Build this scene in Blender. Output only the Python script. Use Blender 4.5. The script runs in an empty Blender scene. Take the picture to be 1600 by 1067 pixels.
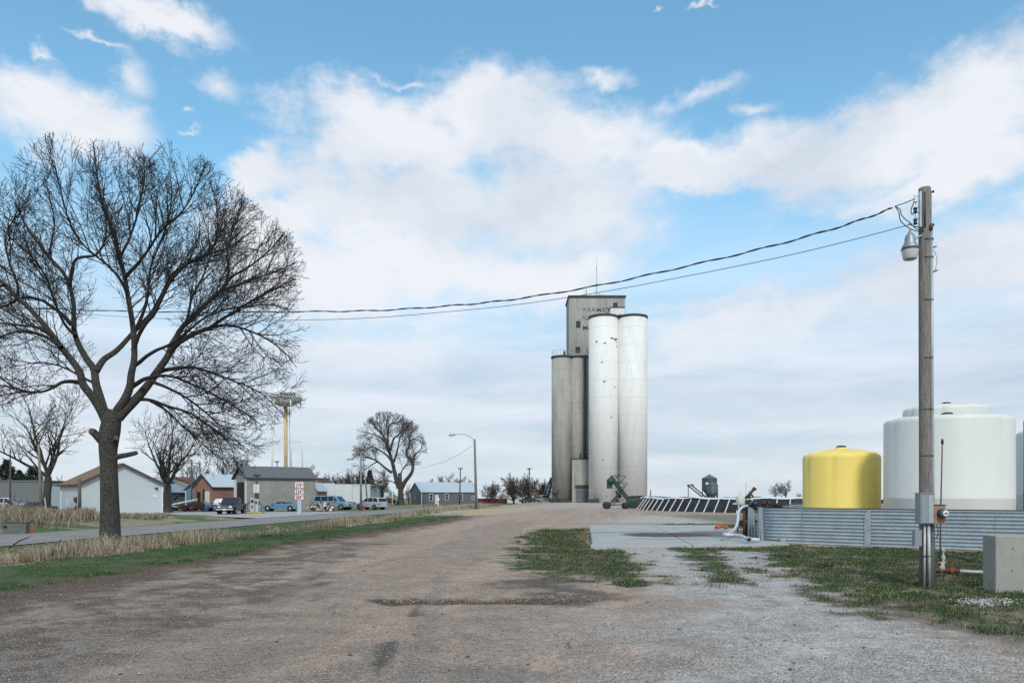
import bpy, bmesh, math, random
import numpy as np
from mathutils import Vector, Matrix
R = math.radians
scn = bpy.context.scene
COL = scn.collection

# ------------------------------------------------------------------ camera
EYE = 1.7; F = 1200.0; HY = 772.0          # focal length and horizon row, in photograph pixels
cam_d = bpy.data.cameras.new('camera'); cam = bpy.data.objects.new('camera', cam_d); COL.objects.link(cam)
cam_d.sensor_width = 36; cam_d.lens = F / 1600 * 36
cam_d.shift_y = (HY - 533.5) / 1600
cam_d.clip_start = 0.1; cam_d.clip_end = 20000
cam.location = (0, 0, EYE); cam.rotation_euler = (R(90), 0, 0)
scn.camera = cam
scn.view_settings.view_transform = 'Standard'; scn.view_settings.look = 'None'
scn.view_settings.exposure = 0.42; scn.view_settings.gamma = 1.0
scn.cycles.use_denoising = False

def WX(px, Y): return (px - 800) / F * Y
def WZ(py, Y): return EYE + (HY - py) / F * Y
def P3(px, py, Y): return (WX(px, Y), Y, WZ(py, Y))

# ------------------------------------------------------------------ sun
SUN_EL = R(42); SUN_DIR = Vector((0.10, -1.0, 0)).normalized()
sd = bpy.data.lights.new('sun', 'SUN'); so = bpy.data.objects.new('sun', sd); COL.objects.link(so)
sd.energy = 1.55; sd.angle = R(10); sd.color = (1.0, 0.93, 0.84)
sv = Vector((SUN_DIR.x * math.cos(SUN_EL), SUN_DIR.y * math.cos(SUN_EL), math.sin(SUN_EL)))
so.rotation_euler = sv.to_track_quat('Z', 'Y').to_euler(); so.location = (0, 0, 60)

# ------------------------------------------------------------------ sky
def build_world():
    w = bpy.data.worlds.new('World'); scn.world = w; w.use_nodes = True
    nt = w.node_tree; N = nt.nodes; L = nt.links; N.clear()
    out = N.new('ShaderNodeOutputWorld'); bg = N.new('ShaderNodeBackground')
    L.new(bg.outputs[0], out.inputs[0])
    sky = N.new('ShaderNodeTexSky'); sky.sky_type = 'NISHITA'; sky.sun_disc = False
    sky.sun_elevation = SUN_EL; sky.sun_rotation = math.atan2(SUN_DIR.x, SUN_DIR.y)
    sky.air_density = 1.0; sky.dust_density = 0.6; sky.ozone_density = 1.6
    tc = N.new('ShaderNodeTexCoord'); sep = N.new('ShaderNodeSeparateXYZ'); L.new(tc.outputs['Generated'], sep.inputs[0])
    def M(op, a, b=None, c=None, clamp=False):
        n = N.new('ShaderNodeMath'); n.operation = op; n.use_clamp = clamp
        for i, v in enumerate((a, b, c)):
            if v is None: continue
            if isinstance(v, (int, float)): n.inputs[i].default_value = v
            else: L.new(v, n.inputs[i])
        return n.outputs[0]
    az = M('ARCTAN2', sep.outputs[0], sep.outputs[1]); el = M('ARCSINE', sep.outputs[2])
    cmb = N.new('ShaderNodeCombineXYZ'); L.new(az, cmb.inputs[0]); L.new(el, cmb.inputs[1])
    ae = cmb.outputs[0]
    # warp of the cloud outlines
    def noise(vec, scale, detail=6, rough=0.55, sx=1, sy=1, off=0.0, dist=0.0):
        mp = N.new('ShaderNodeMapping'); mp.inputs['Scale'].default_value = (sx, sy, 1); mp.inputs['Location'].default_value = (off, off * .7, off)
        L.new(vec, mp.inputs[0]); n = N.new('ShaderNodeTexNoise'); L.new(mp.outputs[0], n.inputs['Vector'])
        n.inputs['Scale'].default_value = scale; n.inputs['Detail'].default_value = detail; n.inputs['Roughness'].default_value = rough
        n.inputs['Distortion'].default_value = dist
        return n
    n1 = noise(ae, 5.5, 7, .58, 1, 1.25, 3.1); n2 = noise(ae, 15, 8, .62, 1, 1.5, 7.7)
    wv = N.new('ShaderNodeVectorMath'); wv.operation = 'SUBTRACT'; L.new(n1.outputs['Color'], wv.inputs[0]); wv.inputs[1].default_value = (.5, .5, .5)
    ws = N.new('ShaderNodeVectorMath'); ws.operation = 'SCALE'; L.new(wv.outputs[0], ws.inputs[0]); ws.inputs['Scale'].default_value = 0.075
    wa = N.new('ShaderNodeVectorMath'); wa.operation = 'ADD'; L.new(ae, wa.inputs[0]); L.new(ws.outputs[0], wa.inputs[1])
    wv2 = N.new('ShaderNodeVectorMath'); wv2.operation = 'SUBTRACT'; L.new(n2.outputs['Color'], wv2.inputs[0]); wv2.inputs[1].default_value = (.5, .5, .5)
    ws2 = N.new('ShaderNodeVectorMath'); ws2.operation = 'SCALE'; L.new(wv2.outputs[0], ws2.inputs[0]); ws2.inputs['Scale'].default_value = 0.05
    wb = N.new('ShaderNodeVectorMath'); wb.operation = 'ADD'; L.new(wa.outputs[0], wb.inputs[0]); L.new(ws2.outputs[0], wb.inputs[1])
    warped = wb.outputs[0]
    def AE(px, py):
        X = px - 800; Z = HY - py
        return math.atan2(X, F), math.atan2(Z, math.hypot(F, X))
    def blob(px, py, rx, ry, rot=0, st=1.0):
        a, e = AE(px, py); a2, _ = AE(px + rx, py); _, e2 = AE(px, py - ry); a3, _ = AE(px - rx, py); _, e3 = AE(px, py + ry)
        mp = N.new('ShaderNodeMapping'); mp.vector_type = 'TEXTURE'
        mp.inputs['Location'].default_value = (a, e, 0); mp.inputs['Rotation'].default_value = (0, 0, R(rot))
        mp.inputs['Scale'].default_value = ((a2 - a3) / 2, (e2 - e3) / 2, 1)
        L.new(warped, mp.inputs[0])
        ln = N.new('ShaderNodeVectorMath'); ln.operation = 'LENGTH'; L.new(mp.outputs[0], ln.inputs[0])
        if rx * ry < 3200: return M('ADD', M('MULTIPLY', ln.outputs['Value'], .55), .60)
        return ln.outputs['Value']
    def field(bl):
        cur = None
        for b in bl:
            d = blob(*b)
            cur = d if cur is None else M('SMOOTH_MIN', cur, d, 0.22)
        return M('SUBTRACT', 1.0, cur)
    clouds = [(620, 215, 190, 85, -5), (770, 190, 150, 90, 0), (900, 225, 200, 85, -12), (640, 330, 250, 100, 0), (860, 330, 190, 110, 0), (1080, 262, 150, 45, -5),
              (1230, 240, 130, 60, 0), (1360, 235, 170, 85, 8), (1520, 190, 170, 110, 25), (1640, 130, 130, 120, 35), (1500, 270, 200, 55, 12), (1250, 300, 70, 35, 0),
              (400, 285, 75, 45, 20), (430, 350, 120, 50, 0), (600, 430, 330, 90, 0), (520, 560, 260, 50, 0), (860, 430, 150, 60, 10),
              (60, 165, 115, 78, -8), (165, 195, 85, 55, 0), (205, 130, 42, 58, 10), (205, 190, 45, 40, 0), (342, 138, 50, 34, -8), (240, 20, 150, 36, -8), (255, 55, 60, 26, -30),
              (282, 173, 17, 8, 0), (292, 201, 26, 8, 0), (70, 70, 30, 10, -20), (160, 60, 60, 8, -8),
              (1090, 160, 100, 24, 14), (1185, 171, 45, 16, 0), (945, 125, 65, 22, 0), (640, 112, 60, 11, -8), (1022, 8, 14, 6, 0), (1092, 10, 24, 7, 0),
              (1180, 500, 260, 60, 12), (1450, 420, 230, 70, 20), (1620, 390, 130, 80, 25), (1100, 470, 120, 25, 8)]
    fld = field(clouds)
    # generic broken cloud outside the frame so that the rest of the dome is a sky too
    gn = noise(ae, 1.6, 7, .55, 1, 1.6, 11.3)
    behind = M('SUBTRACT', M('ABSOLUTE', az), 0.72); behind = M('MULTIPLY', behind, 6.0, clamp=True)
    gf = M('MULTIPLY', M('SUBTRACT', gn.outputs[0], 0.47), 4.0)
    gf = M('MULTIPLY_ADD', gf, behind, M('MULTIPLY', M('SUBTRACT', 1.0, behind), -1.0))
    above = M('MULTIPLY', M('SUBTRACT', el, 0.6), 8.0, clamp=True)
    gf2 = M('MULTIPLY_ADD', M('MULTIPLY', M('SUBTRACT', gn.outputs[0], 0.5), 4.0), above, M('MULTIPLY', M('SUBTRACT', 1.0, above), -1.0))
    fld = M('MAXIMUM', M('MAXIMUM', fld, gf), gf2)
    det = M('MULTIPLY', M('SUBTRACT', n2.outputs[0], 0.5), 1.35)
    det1 = M('MULTIPLY', M('SUBTRACT', n1.outputs[0], 0.5), 0.5)
    f2 = M('ADD', M('ADD', fld, det), det1)
    mr = N.new('ShaderNodeMapRange'); mr.interpolation_type = 'SMOOTHSTEP'; L.new(f2, mr.inputs[0])
    mr.inputs['From Min'].default_value = -0.22; mr.inputs['From Max'].default_value = 0.60
    mask = M('MULTIPLY', mr.outputs[0], 0.96)
    # thin veil that thickens towards the horizon
    veil = N.new('ShaderNodeMapRange'); veil.interpolation_type = 'SMOOTHSTEP'; L.new(el, veil.inputs[0])
    veil.inputs['From Min'].default_value = 0.42; veil.inputs['From Max'].default_value = 0.12; veil.inputs['To Min'].default_value = 0.02; veil.inputs['To Max'].default_value = 0.93
    st = noise(ae, 3.0, 6, .6, 1, 6.0, 5.0, .3)
    # colours of the cloud: brighter sunlit tops, greyer undersides
    shade = noise(warped, 3.2, 5, .55, 1, 2.2, 1.3)
    cr = N.new('ShaderNodeValToRGB'); L.new(shade.outputs[0], cr.inputs[0])
    cr.color_ramp.elements[0].position = .30; cr.color_ramp.elements[0].color = (.48, .53, .60, 1)
    cr.color_ramp.elements[1].position = .54; cr.color_ramp.elements[1].color = (.655, .67, .705, 1)
    vr = N.new('ShaderNodeValToRGB'); L.new(st.outputs[0], vr.inputs[0])
    vr.color_ramp.elements[0].position = .36; vr.color_ramp.elements[0].color = (.405, .465, .55, 1)
    vr.color_ramp.elements[1].position = .66; vr.color_ramp.elements[1].color = (.585, .595, .66, 1)
    tint = N.new('ShaderNodeMix'); tint.data_type = 'RGBA'; tint.blend_type = 'MULTIPLY'; tint.inputs[0].default_value = 1
    L.new(sky.outputs[0], tint.inputs[6]); tint.inputs[7].default_value = SKY_TINT
    bgb = tint.outputs[2]
    m1 = N.new('ShaderNodeMix'); m1.data_type = 'RGBA'; L.new(veil.outputs[0], m1.inputs[0]); L.new(bgb, m1.inputs[6]); L.new(vr.outputs[0], m1.inputs[7])
    # fade the distinct clouds into the veil low down
    lowf = N.new('ShaderNodeMapRange'); lowf.interpolation_type = 'SMOOTHSTEP'; L.new(el, lowf.inputs[0])
    lowf.inputs['From Min'].default_value = 0.08; lowf.inputs['From Max'].default_value = 0.26
    mk = M('MULTIPLY', mask, lowf.outputs[0])
    m2 = N.new('ShaderNodeMix'); m2.data_type = 'RGBA'; L.new(mk, m2.inputs[0]); L.new(m1.outputs[2], m2.inputs[6]); L.new(cr.outputs[0], m2.inputs[7])
    L.new(m2.outputs[2], bg.inputs[0]); bg.inputs[1].default_value = 1.0
    w.cycles.sampling_method = 'MANUAL'; w.cycles.sample_map_resolution = 512
SKY_TINT = (.120, .172, .160, 1)      # daylight sky strength (0.07 to 0.10) per channel
build_world()

# ------------------------------------------------------------------ helpers
rng = np.random.default_rng(7); random.seed(5)
def _hash(ix, iy, s):
    n = (ix.astype(np.int64) * 374761393 + iy.astype(np.int64) * 668265263 + s * 974634777) & 0x7fffffff
    n = (n ^ (n >> 13)) * 1274126177 & 0x7fffffff
    return ((n ^ (n >> 16)) & 0xffff) / 65535.0
def vnoise(x, y, s=0):
    x = np.asarray(x, float); y = np.asarray(y, float)
    ix = np.floor(x); iy = np.floor(y); fx = x - ix; fy = y - iy; fx = fx * fx * (3 - 2 * fx); fy = fy * fy * (3 - 2 * fy)
    a = _hash(ix, iy, s); b = _hash(ix + 1, iy, s); c = _hash(ix, iy + 1, s); d = _hash(ix + 1, iy + 1, s)
    return (a * (1 - fx) + b * fx) * (1 - fy) + (c * (1 - fx) + d * fx) * fy
def fbm(x, y, s=0, o=4):
    v = 0; a = .5; t = 0
    for i in range(o):
        v = v + a * vnoise(x * 2 ** i, y * 2 ** i, s + i * 17); t += a; a *= .55
    return v / t
def sst(a, b, x):
    t = np.clip((x - a) / (b - a), 0, 1); return t * t * (3 - 2 * t)

def H(x, y):                                   # terrain height
    x = np.asarray(x, float); y = np.asarray(y, float)
    u = x - 0.143 * y
    u0 = -14.6 - 4.0 * sst(48, 78, y)
    bank = sst(0, 1, (u0 - u) / 4.5)
    z = -0.95 * bank
    z = z + 0.40 * sst(-23.0, -26.0, u)
    far = sst(-35.0, -40.0, u) * sst(84, 70, y)
    z = z + 0.33 * far
    z = z * (1 - 0.25 * sst(120, 170, y))
    z = z * (1 - sst(230, 400, y))
    z = z + 0.05 * (fbm(x * .35, y * .35, 3, 3) - .5) * sst(-60, 5, -np.abs(u - 5) * 0.0 - 0) 
    z = z - .0052 * np.maximum(0, y - 170)
    return z
def h1(x, y): return float(H(x, y))

def link(o, parent=None):
    COL.objects.link(o)
    if parent is not None: o.parent = parent
    return o
def tag(o, label=None, cat=None, group=None, kind=None):
    if label: o['label'] = label
    if cat: o['category'] = cat
    if group: o['group'] = group
    if kind: o['kind'] = kind
    return o
def thing(name, label, cat, loc=(0, 0, 0), rz=0, group=None):
    o = bpy.data.objects.new(name, None); COL.objects.link(o); o.location = loc; o.rotation_euler = (0, 0, rz); o.empty_display_size = .3
    return tag(o, label, cat, group)
def copy_tree(o, parent=None):
    c = o.copy(); COL.objects.link(c); c.parent = parent
    for ch in list(o.children): copy_tree(ch, c)
    return c

class MB:
    def __init__(s): s.v = []; s.f = []; s.sm = []
    def add(s, vs, fs, smooth=False):
        b = len(s.v); s.v.extend([tuple(p) for p in vs]); s.f.extend([tuple(b + i for i in f) for f in fs]); s.sm.extend([smooth] * len(fs)); return s
    def box(s, x0, x1, y0, y1, z0, z1, mat=None):
        vs = [(x, y, z) for x in (x0, x1) for y in (y0, y1) for z in (z0, z1)]
        if mat is not None: vs = [mat @ Vector(v) for v in vs]
        return s.add(vs, [(0, 1, 3, 2), (4, 6, 7, 5), (0, 4, 5, 1), (2, 3, 7, 6), (0, 2, 6, 4), (1, 5, 7, 3)])
    def rod(s, a, b, r0, r1=None, n=8, smooth=True):
        return s.tube([a, b], [r0, r0 if r1 is None else r1], n, smooth)
    def bar(s, a, b, w, t):                      # rectangular bar from a to b
        a = Vector(a); b = Vector(b); d = (b - a).normalized()
        up = Vector((0, 0, 1)) if abs(d.z) < .9 else Vector((0, 1, 0))
        x = d.cross(up).normalized(); y = x.cross(d)
        vs = [p + x * sx * w / 2 + y * sy * t / 2 for p in (a, b) for sx, sy in ((-1, -1), (1, -1), (1, 1), (-1, 1))]
        return s.add(vs, [(0, 1, 2, 3), (7, 6, 5, 4), (0, 4, 5, 1), (1, 5, 6, 2), (2, 6, 7, 3), (3, 7, 4, 0)])
    def tube(s, pts, rad, n=8, smooth=True, caps=True):
        pts = [Vector(p) for p in pts]; m = len(pts)
        if not hasattr(rad, '__len__'): rad = [rad] * m
        vs = []; ref = None
        for i, p in enumerate(pts):
            d = (pts[min(i + 1, m - 1)] - pts[max(i - 1, 0)]).normalized()
            if ref is None: ref = d.orthogonal().normalized()
            ref = (ref - d * ref.dot(d))
            ref = ref.normalized() if ref.length > 1e-6 else d.orthogonal().normalized()
            o = d.cross(ref)
            for k in range(n):
                a = 2 * math.pi * k / n; vs.append(p + (ref * math.cos(a) + o * math.sin(a)) * rad[i])
        fs = [(i * n + k, i * n + (k + 1) % n, (i + 1) * n + (k + 1) % n, (i + 1) * n + k) for i in range(m - 1) for k in range(n)]
        s.add(vs, fs, smooth)
        if caps:
            b = len(s.v) - m * n
            s.f.append(tuple(b + k for k in reversed(range(n)))); s.f.append(tuple(b + (m - 1) * n + k for k in range(n))); s.sm += [False, False]
        return s
    def lathe(s, prof, c=(0, 0, 0), n=32, smooth=True, axis='z', cap=True):
        vs = []
        for r, z in prof:
            for k in range(n):
                a = 2 * math.pi * k / n; p = (r * math.cos(a), r * math.sin(a), z)
                if axis == 'y': p = (p[0], p[2], p[1])
                if axis == 'x': p = (p[2], p[0], p[1])
                vs.append((p[0] + c[0], p[1] + c[1], p[2] + c[2]))
        m = len(prof)
        fs = [(i * n + k, i * n + (k + 1) % n, (i + 1) * n + (k + 1) % n, (i + 1) * n + k) for i in range(m - 1) for k in range(n)]
        if axis == 'y': fs = [f[::-1] for f in fs]
        s.add(vs, fs, smooth)
        if cap:
            b = len(s.v) - m * n
            s.f.append(tuple(b + k for k in reversed(range(n)))); s.f.append(tuple(b + (m - 1) * n + k for k in range(n))); s.sm += [False, False]
        return s
    def prism(s, poly, y0, y1, w=None):          # polygon in (x,z) extruded along y ; w(z) scales the half width
        n = len(poly); vs = []
        for y in (y0, y1):
            for x, z in poly: vs.append((x, y * (w(x, z) if w else 1), z))
        fs = [tuple(range(n)), tuple(reversed(range(n, 2 * n)))] + [(i, i + n, (i + 1) % n + n, (i + 1) % n) for i in range(n)]
        return s.add(vs, fs)
    def quad(s, a, b, c, d): return s.add([a, b, c, d], [(0, 1, 2, 3)])
    def build(s, name, mat, parent=None, bevel=0, fix=True, loc=None):
        me = bpy.data.meshes.new(name); me.from_pydata([tuple(v) for v in s.v], [], s.f); me.update()
        if fix and len(s.f) < 60000:
            bm = bmesh.new(); bm.from_mesh(me); bmesh.ops.recalc_face_normals(bm, faces=bm.faces); bm.to_mesh(me); bm.free()
        me.polygons.foreach_set('use_smooth', s.sm)
        me.materials.append(mat); o = bpy.data.objects.new(name, me); link(o, parent)
        if bevel:
            b = o.modifiers.new('bevel', 'BEVEL'); b.width = bevel; b.segments = 2; b.limit_method = 'ANGLE'; b.angle_limit = R(35)
        if loc: o.location = loc
        return o

# ------------------------------------------------------------------ materials
MATS = {}
def mat(name, col, rough=.7, metal=0.0, var=0.0, scale=4.0, bump=0.0, bscale=30.0, stretch=(1, 1, 1), col2=None, spec=None, dirt=0.0, dirt_col=(.06, .05, .04), coat=0, coords='Object'):
    if name in MATS: return MATS[name]
    m = bpy.data.materials.new(name); m.use_nodes = True; nt = m.node_tree; N = nt.nodes; L = nt.links
    b = N['Principled BSDF']; b.inputs['Roughness'].default_value = rough; b.inputs['Metallic'].default_value = metal
    if spec is not None: b.inputs['Specular IOR Level'].default_value = spec
    if coat: b.inputs['Coat Weight'].default_value = coat; b.inputs['Coat Roughness'].default_value = .08
    b.inputs['Base Color'].default_value = (*col, 1)
    tc = N.new('ShaderNodeTexCoord'); mp = N.new('ShaderNodeMapping'); L.new(tc.outputs[coords], mp.inputs[0]); mp.inputs['Scale'].default_value = stretch
    last = None
    if var or col2:
        n = N.new('ShaderNodeTexNoise'); L.new(mp.outputs[0], n.inputs['Vector']); n.inputs['Scale'].default_value = scale; n.inputs['Detail'].default_value = 7; n.inputs['Roughness'].default_value = .62
        cr = N.new('ShaderNodeValToRGB'); L.new(n.outputs[0], cr.inputs[0]); cr.color_ramp.elements[0].position = .33; cr.color_ramp.elements[1].position = .67
        c2 = col2 if col2 else tuple(min(1, c * (1 + var)) for c in col); c1 = tuple(c * (1 - var) for c in col) if not col2 else col
        cr.color_ramp.elements[0].color = (*c1, 1); cr.color_ramp.elements[1].color = (*c2, 1)
        last = cr.outputs[0]
    if dirt:
        n = N.new('ShaderNodeTexNoise'); L.new(mp.outputs[0], n.inputs['Vector']); n.inputs['Scale'].default_value = scale * 2.7; n.inputs['Detail'].default_value = 9; n.inputs['Roughness'].default_value = .7
        cr = N.new('ShaderNodeMapRange'); L.new(n.outputs[0], cr.inputs[0]); cr.inputs['From Min'].default_value = .50; cr.inputs['From Max'].default_value = .72; cr.inputs['To Max'].default_value = dirt
        mx = N.new('ShaderNodeMix'); mx.data_type = 'RGBA'; L.new(cr.outputs[0], mx.inputs[0]); mx.inputs[7].default_value = (*dirt_col, 1)
        if last: L.new(last, mx.inputs[6])
        else: mx.inputs[6].default_value = (*col, 1)
        last = mx.outputs[2]
    if last: L.new(last, b.inputs['Base Color'])
    if bump:
        n = N.new('ShaderNodeTexNoise'); L.new(mp.outputs[0], n.inputs['Vector']); n.inputs['Scale'].default_value = bscale; n.inputs['Detail'].default_value = 5
        bp = N.new('ShaderNodeBump'); bp.inputs['Strength'].default_value = bump; bp.inputs['Distance'].default_value = .02; L.new(n.outputs[0], bp.inputs['Height']); L.new(bp.outputs[0], b.inputs['Normal'])
    MATS[name] = m; return m
def add_wave(m, scale, axis='Z', strength=.5, dist=.02, color=None, width=.5, coords='Object'):
    """profile bands (siding laps, corrugation) as bump; optional seam colour"""
    nt = m.node_tree; N = nt.nodes; L = nt.links; b = N['Principled BSDF']
    tc = N.new('ShaderNodeTexCoord'); w = N.new('ShaderNodeTexWave'); w.bands_direction = axis; w.wave_profile = 'SIN' if color is None else 'SAW'
    L.new(tc.outputs[coords], w.inputs[0]); w.inputs['Scale'].default_value = scale; w.inputs['Distortion'].default_value = 0
    bp = N.new('ShaderNodeBump'); bp.inputs['Strength'].default_value = strength; bp.inputs['Distance'].default_value = dist; L.new(w.outputs['Fac'], bp.inputs['Height'])
    if b.inputs['Normal'].links: L.new(b.inputs['Normal'].links[0].from_socket, bp.inputs['Normal'])
    L.new(bp.outputs[0], b.inputs['Normal'])
    if color is not None:
        mr = N.new('ShaderNodeMapRange'); L.new(w.outputs['Fac'], mr.inputs[0]); mr.inputs['From Min'].default_value = width; mr.inputs['From Max'].default_value = width * .5
        mx = N.new('ShaderNodeMix'); mx.data_type = 'RGBA'; L.new(mr.outputs[0], mx.inputs[0]); mx.inputs[7].default_value = (*color, 1)
        if b.inputs['Base Color'].links: L.new(b.inputs['Base Color'].links[0].from_socket, mx.inputs[6])
        else: mx.inputs[6].default_value = b.inputs['Base Color'].default_value
        L.new(mx.outputs[2], b.inputs['Base Color'])
    return m
def brick(name, c1, c2, mortar, bw=.2, bh=.07, ms=.012):
    m = mat(name, c1, .85); nt = m.node_tree; N = nt.nodes; L = nt.links; b = N['Principled BSDF']
    tc = N.new('ShaderNodeTexCoord'); sp = N.new('ShaderNodeSeparateXYZ'); L.new(tc.outputs['Object'], sp.inputs[0])
    ad = N.new('ShaderNodeMath'); ad.operation = 'ADD'; L.new(sp.outputs[0], ad.inputs[0]); L.new(sp.outputs[1], ad.inputs[1])
    cb = N.new('ShaderNodeCombineXYZ'); L.new(ad.outputs[0], cb.inputs[0]); L.new(sp.outputs[2], cb.inputs[1])
    t = N.new('ShaderNodeTexBrick'); L.new(cb.outputs[0], t.inputs[0]); t.inputs['Color1'].default_value = (*c1, 1); t.inputs['Color2'].default_value = (*c2, 1); t.inputs['Mortar'].default_value = (*mortar, 1)
    t.inputs['Scale'].default_value = 1; t.inputs['Brick Width'].default_value = bw; t.inputs['Row Height'].default_value = bh; t.inputs['Mortar Size'].default_value = ms
    n = N.new('ShaderNodeTexNoise'); L.new(tc.outputs['Object'], n.inputs[0]); n.inputs['Scale'].default_value = .9; n.inputs['Detail'].default_value = 5
    mr = N.new('ShaderNodeMapRange'); L.new(n.outputs[0], mr.inputs[0]); mr.inputs['To Min'].default_value = .7; mr.inputs['To Max'].default_value = 1.25
    mx = N.new('ShaderNodeVectorMath'); mx.operation = 'SCALE'; L.new(t.outputs['Color'], mx.inputs[0]); L.new(mr.outputs[0], mx.inputs['Scale']); L.new(mx.outputs[0], b.inputs['Base Color'])
    return m
def attr_mat(name, rough=.8, boost=1.0, transl=0.0):
    m = bpy.data.materials.new(name); m.use_nodes = True; N = m.node_tree.nodes; L = m.node_tree.links; b = N['Principled BSDF']
    a = N.new('ShaderNodeAttribute'); a.attribute_name = 'col'; b.inputs['Roughness'].default_value = rough; b.inputs['Specular IOR Level'].default_value = .2
    L.new(a.outputs['Color'], b.inputs['Base Color']); return m

M_black = mat('black_rubber', (.02, .02, .022), .7, var=.3)
M_dark = mat('dark_metal', (.05, .052, .055), .5, .3, var=.3, scale=6)
M_glass = mat('dark_glass', (.022, .028, .033), .12, 0, spec=.35)
M_hole = mat('dark_interior', (.015, .013, .013), .9)
M_chrome = mat('bright_metal', (.62, .63, .64), .25, .9)
M_lens = mat('lamp_lens', (.7, .72, .72), .15)
M_redlens = mat('red_lens', (.2, .02, .02), .3)
M_white = mat('white_paint', (.72, .74, .75), .5, var=.06, dirt=.25)
M_trim = mat('white_trim', (.68, .70, .71), .6)
M_conc = mat('concrete', (.33, .325, .305), .9, var=.16, scale=2.5, bump=.5, bscale=40, dirt=.25, dirt_col=(.14, .13, .11))
M_galv = mat('galvanized_steel', (.42, .47, .50), .38, .55, var=.22, scale=5, dirt=.3, dirt_col=(.2, .22, .23))
M_rust = mat('rusty_steel', (.06, .036, .026), .85, .2, col2=(.17, .08, .045), scale=14, bump=.4)
M_wood = mat('weathered_wood', (.13, .115, .10), .9, col2=(.29, .265, .24), scale=5, stretch=(9, 9, .7), bump=.8, bscale=10, dirt=.5, dirt_col=(.05, .045, .04))
M_darkwood = mat('dark_wood', (.06, .052, .046), .9, col2=(.13, .115, .10), scale=5, stretch=(6, 6, .6), bump=.4)
M_alu = mat('grey_conduit', (.36, .40, .43), .45, .4, var=.1)

# ------------------------------------------------------------------ ground
def poly_world(pp):                              # polygon traced on the flat yard -> metres
    return np.array([((px - 800) / (py - HY) * EYE, F * EYE / (py - HY)) for px, py in pp])
def sdist(poly, x, y):                           # signed distance, positive inside
    n = len(poly); d = np.full(x.shape, 1e9); ins = np.zeros(x.shape, bool)
    for i in range(n):
        ax, ay = poly[i]; bx, by = poly[(i + 1) % n]
        ex, ey = bx - ax, by - ay; wx, wy = x - ax, y - ay
        t = np.clip((wx * ex + wy * ey) / (ex * ex + ey * ey + 1e-12), 0, 1)
        d = np.minimum(d, np.hypot(wx - t * ex, wy - t * ey))
        c = (ay <= y) != (by <= y)
        xi = ax + (y - ay) / (by - ay + 1e-12) * ex
        ins ^= c & (x < xi)
    return np.where(ins, d, -d)
PG = dict(
    bank=poly_world([(-500, 955), (-250, 925), (0, 888), (160, 866), (300, 852), (500, 829), (640, 806), (720, 800), (738, 803), (690, 811), (600, 825), (450, 849), (300, 876), (150, 900), (0, 922), (-250, 962), (-500, 1000)]),
    mud=poly_world([(-500, 985), (0, 905), (150, 885), (300, 864), (450, 840), (600, 818), (690, 808), (760, 803), (720, 814), (600, 835), (470, 856), (330, 884), (180, 925), (0, 965), (-500, 1080)]),
    mud2=poly_world([(-200, 990), (60, 945), (200, 915), (330, 885), (520, 848), (600, 845), (480, 890), (450, 920), (400, 950), (240, 990), (60, 1030), (-200, 1100)]),
    lgrav=poly_world([(925, 858), (1235, 856), (1330, 935), (1700, 1040), (1900, 1250), (900, 1250), (960, 1067), (1070, 1000), (1090, 950), (1040, 920), (1010, 890)]),
    midgrav=poly_world([(780, 1100), (860, 1000), (980, 950), (1060, 930), (1100, 1000), (1000, 1100)]),
    bl=poly_world([(-300, 1010), (60, 985), (230, 975), (330, 1010), (250, 1100), (-300, 1300)]),
    lgrav2=poly_world([(1000, 805), (1160, 805), (1150, 816), (1060, 818), (930, 815)]),
    patch=poly_world([(825, 838), (850, 828), (915, 825), (920, 857), (960, 860), (1000, 885), (1020, 910), (960, 915), (900, 900), (830, 895), (800, 878), (812, 860)]),
    patch2=poly_world([(1050, 855), (1100, 857), (1130, 875), (1175, 905), (1150, 918), (1110, 905), (1085, 880)]),
    padfr=poly_world([(1060, 857), (1230, 855), (1230, 861), (1060, 861)]),
    rgrass=poly_world([(1180, 858), (1240, 853), (1400, 858), (1600, 866), (2200, 900), (2300, 1040), (1700, 1010), (1540, 985), (1440, 965), (1340, 948), (1270, 920), (1215, 885)]),
    rmud=poly_world([(1250, 915), (1340, 935), (1450, 950), (1600, 985), (1900, 1040), (1900, 1080), (1600, 1020), (1460, 985), (1340, 955)]),
    strip=poly_world([(1040, 818), (1180, 819), (1180, 826), (1050, 822)]),
    stripe=poly_world([(575, 936), (640, 932), (760, 936), (840, 930), (930, 930), (930, 938), (860, 942), (760, 942), (600, 944)]),
    bowl=poly_world([(830, 928), (930, 922), (985, 935), (920, 945), (840, 942)]),
    oil1=poly_world([(640, 945), (665, 943), (655, 962), (638, 962)]),
    oil2=poly_world([(600, 1003), (625, 1000), (612, 1030), (590, 1050), (580, 1040)]),
    oil3=poly_world([(700, 1040), (850, 1040), (830, 1067), (700, 1075)]),
    dark4=poly_world([(790, 905), (860, 898), (930, 905), (880, 922), (800, 918)]),
    dark5=poly_world([(400, 930), (470, 905), (480, 925), (420, 942)]),
    apron=poly_world([(628, 810), (690, 799), (750, 795), (835, 791), (830, 797), (780, 802), (700, 808)]),
    grain=poly_world([(680, 801), (745, 796.5), (830, 792.5), (825, 796), (790, 800), (735, 804)]),
)
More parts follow.
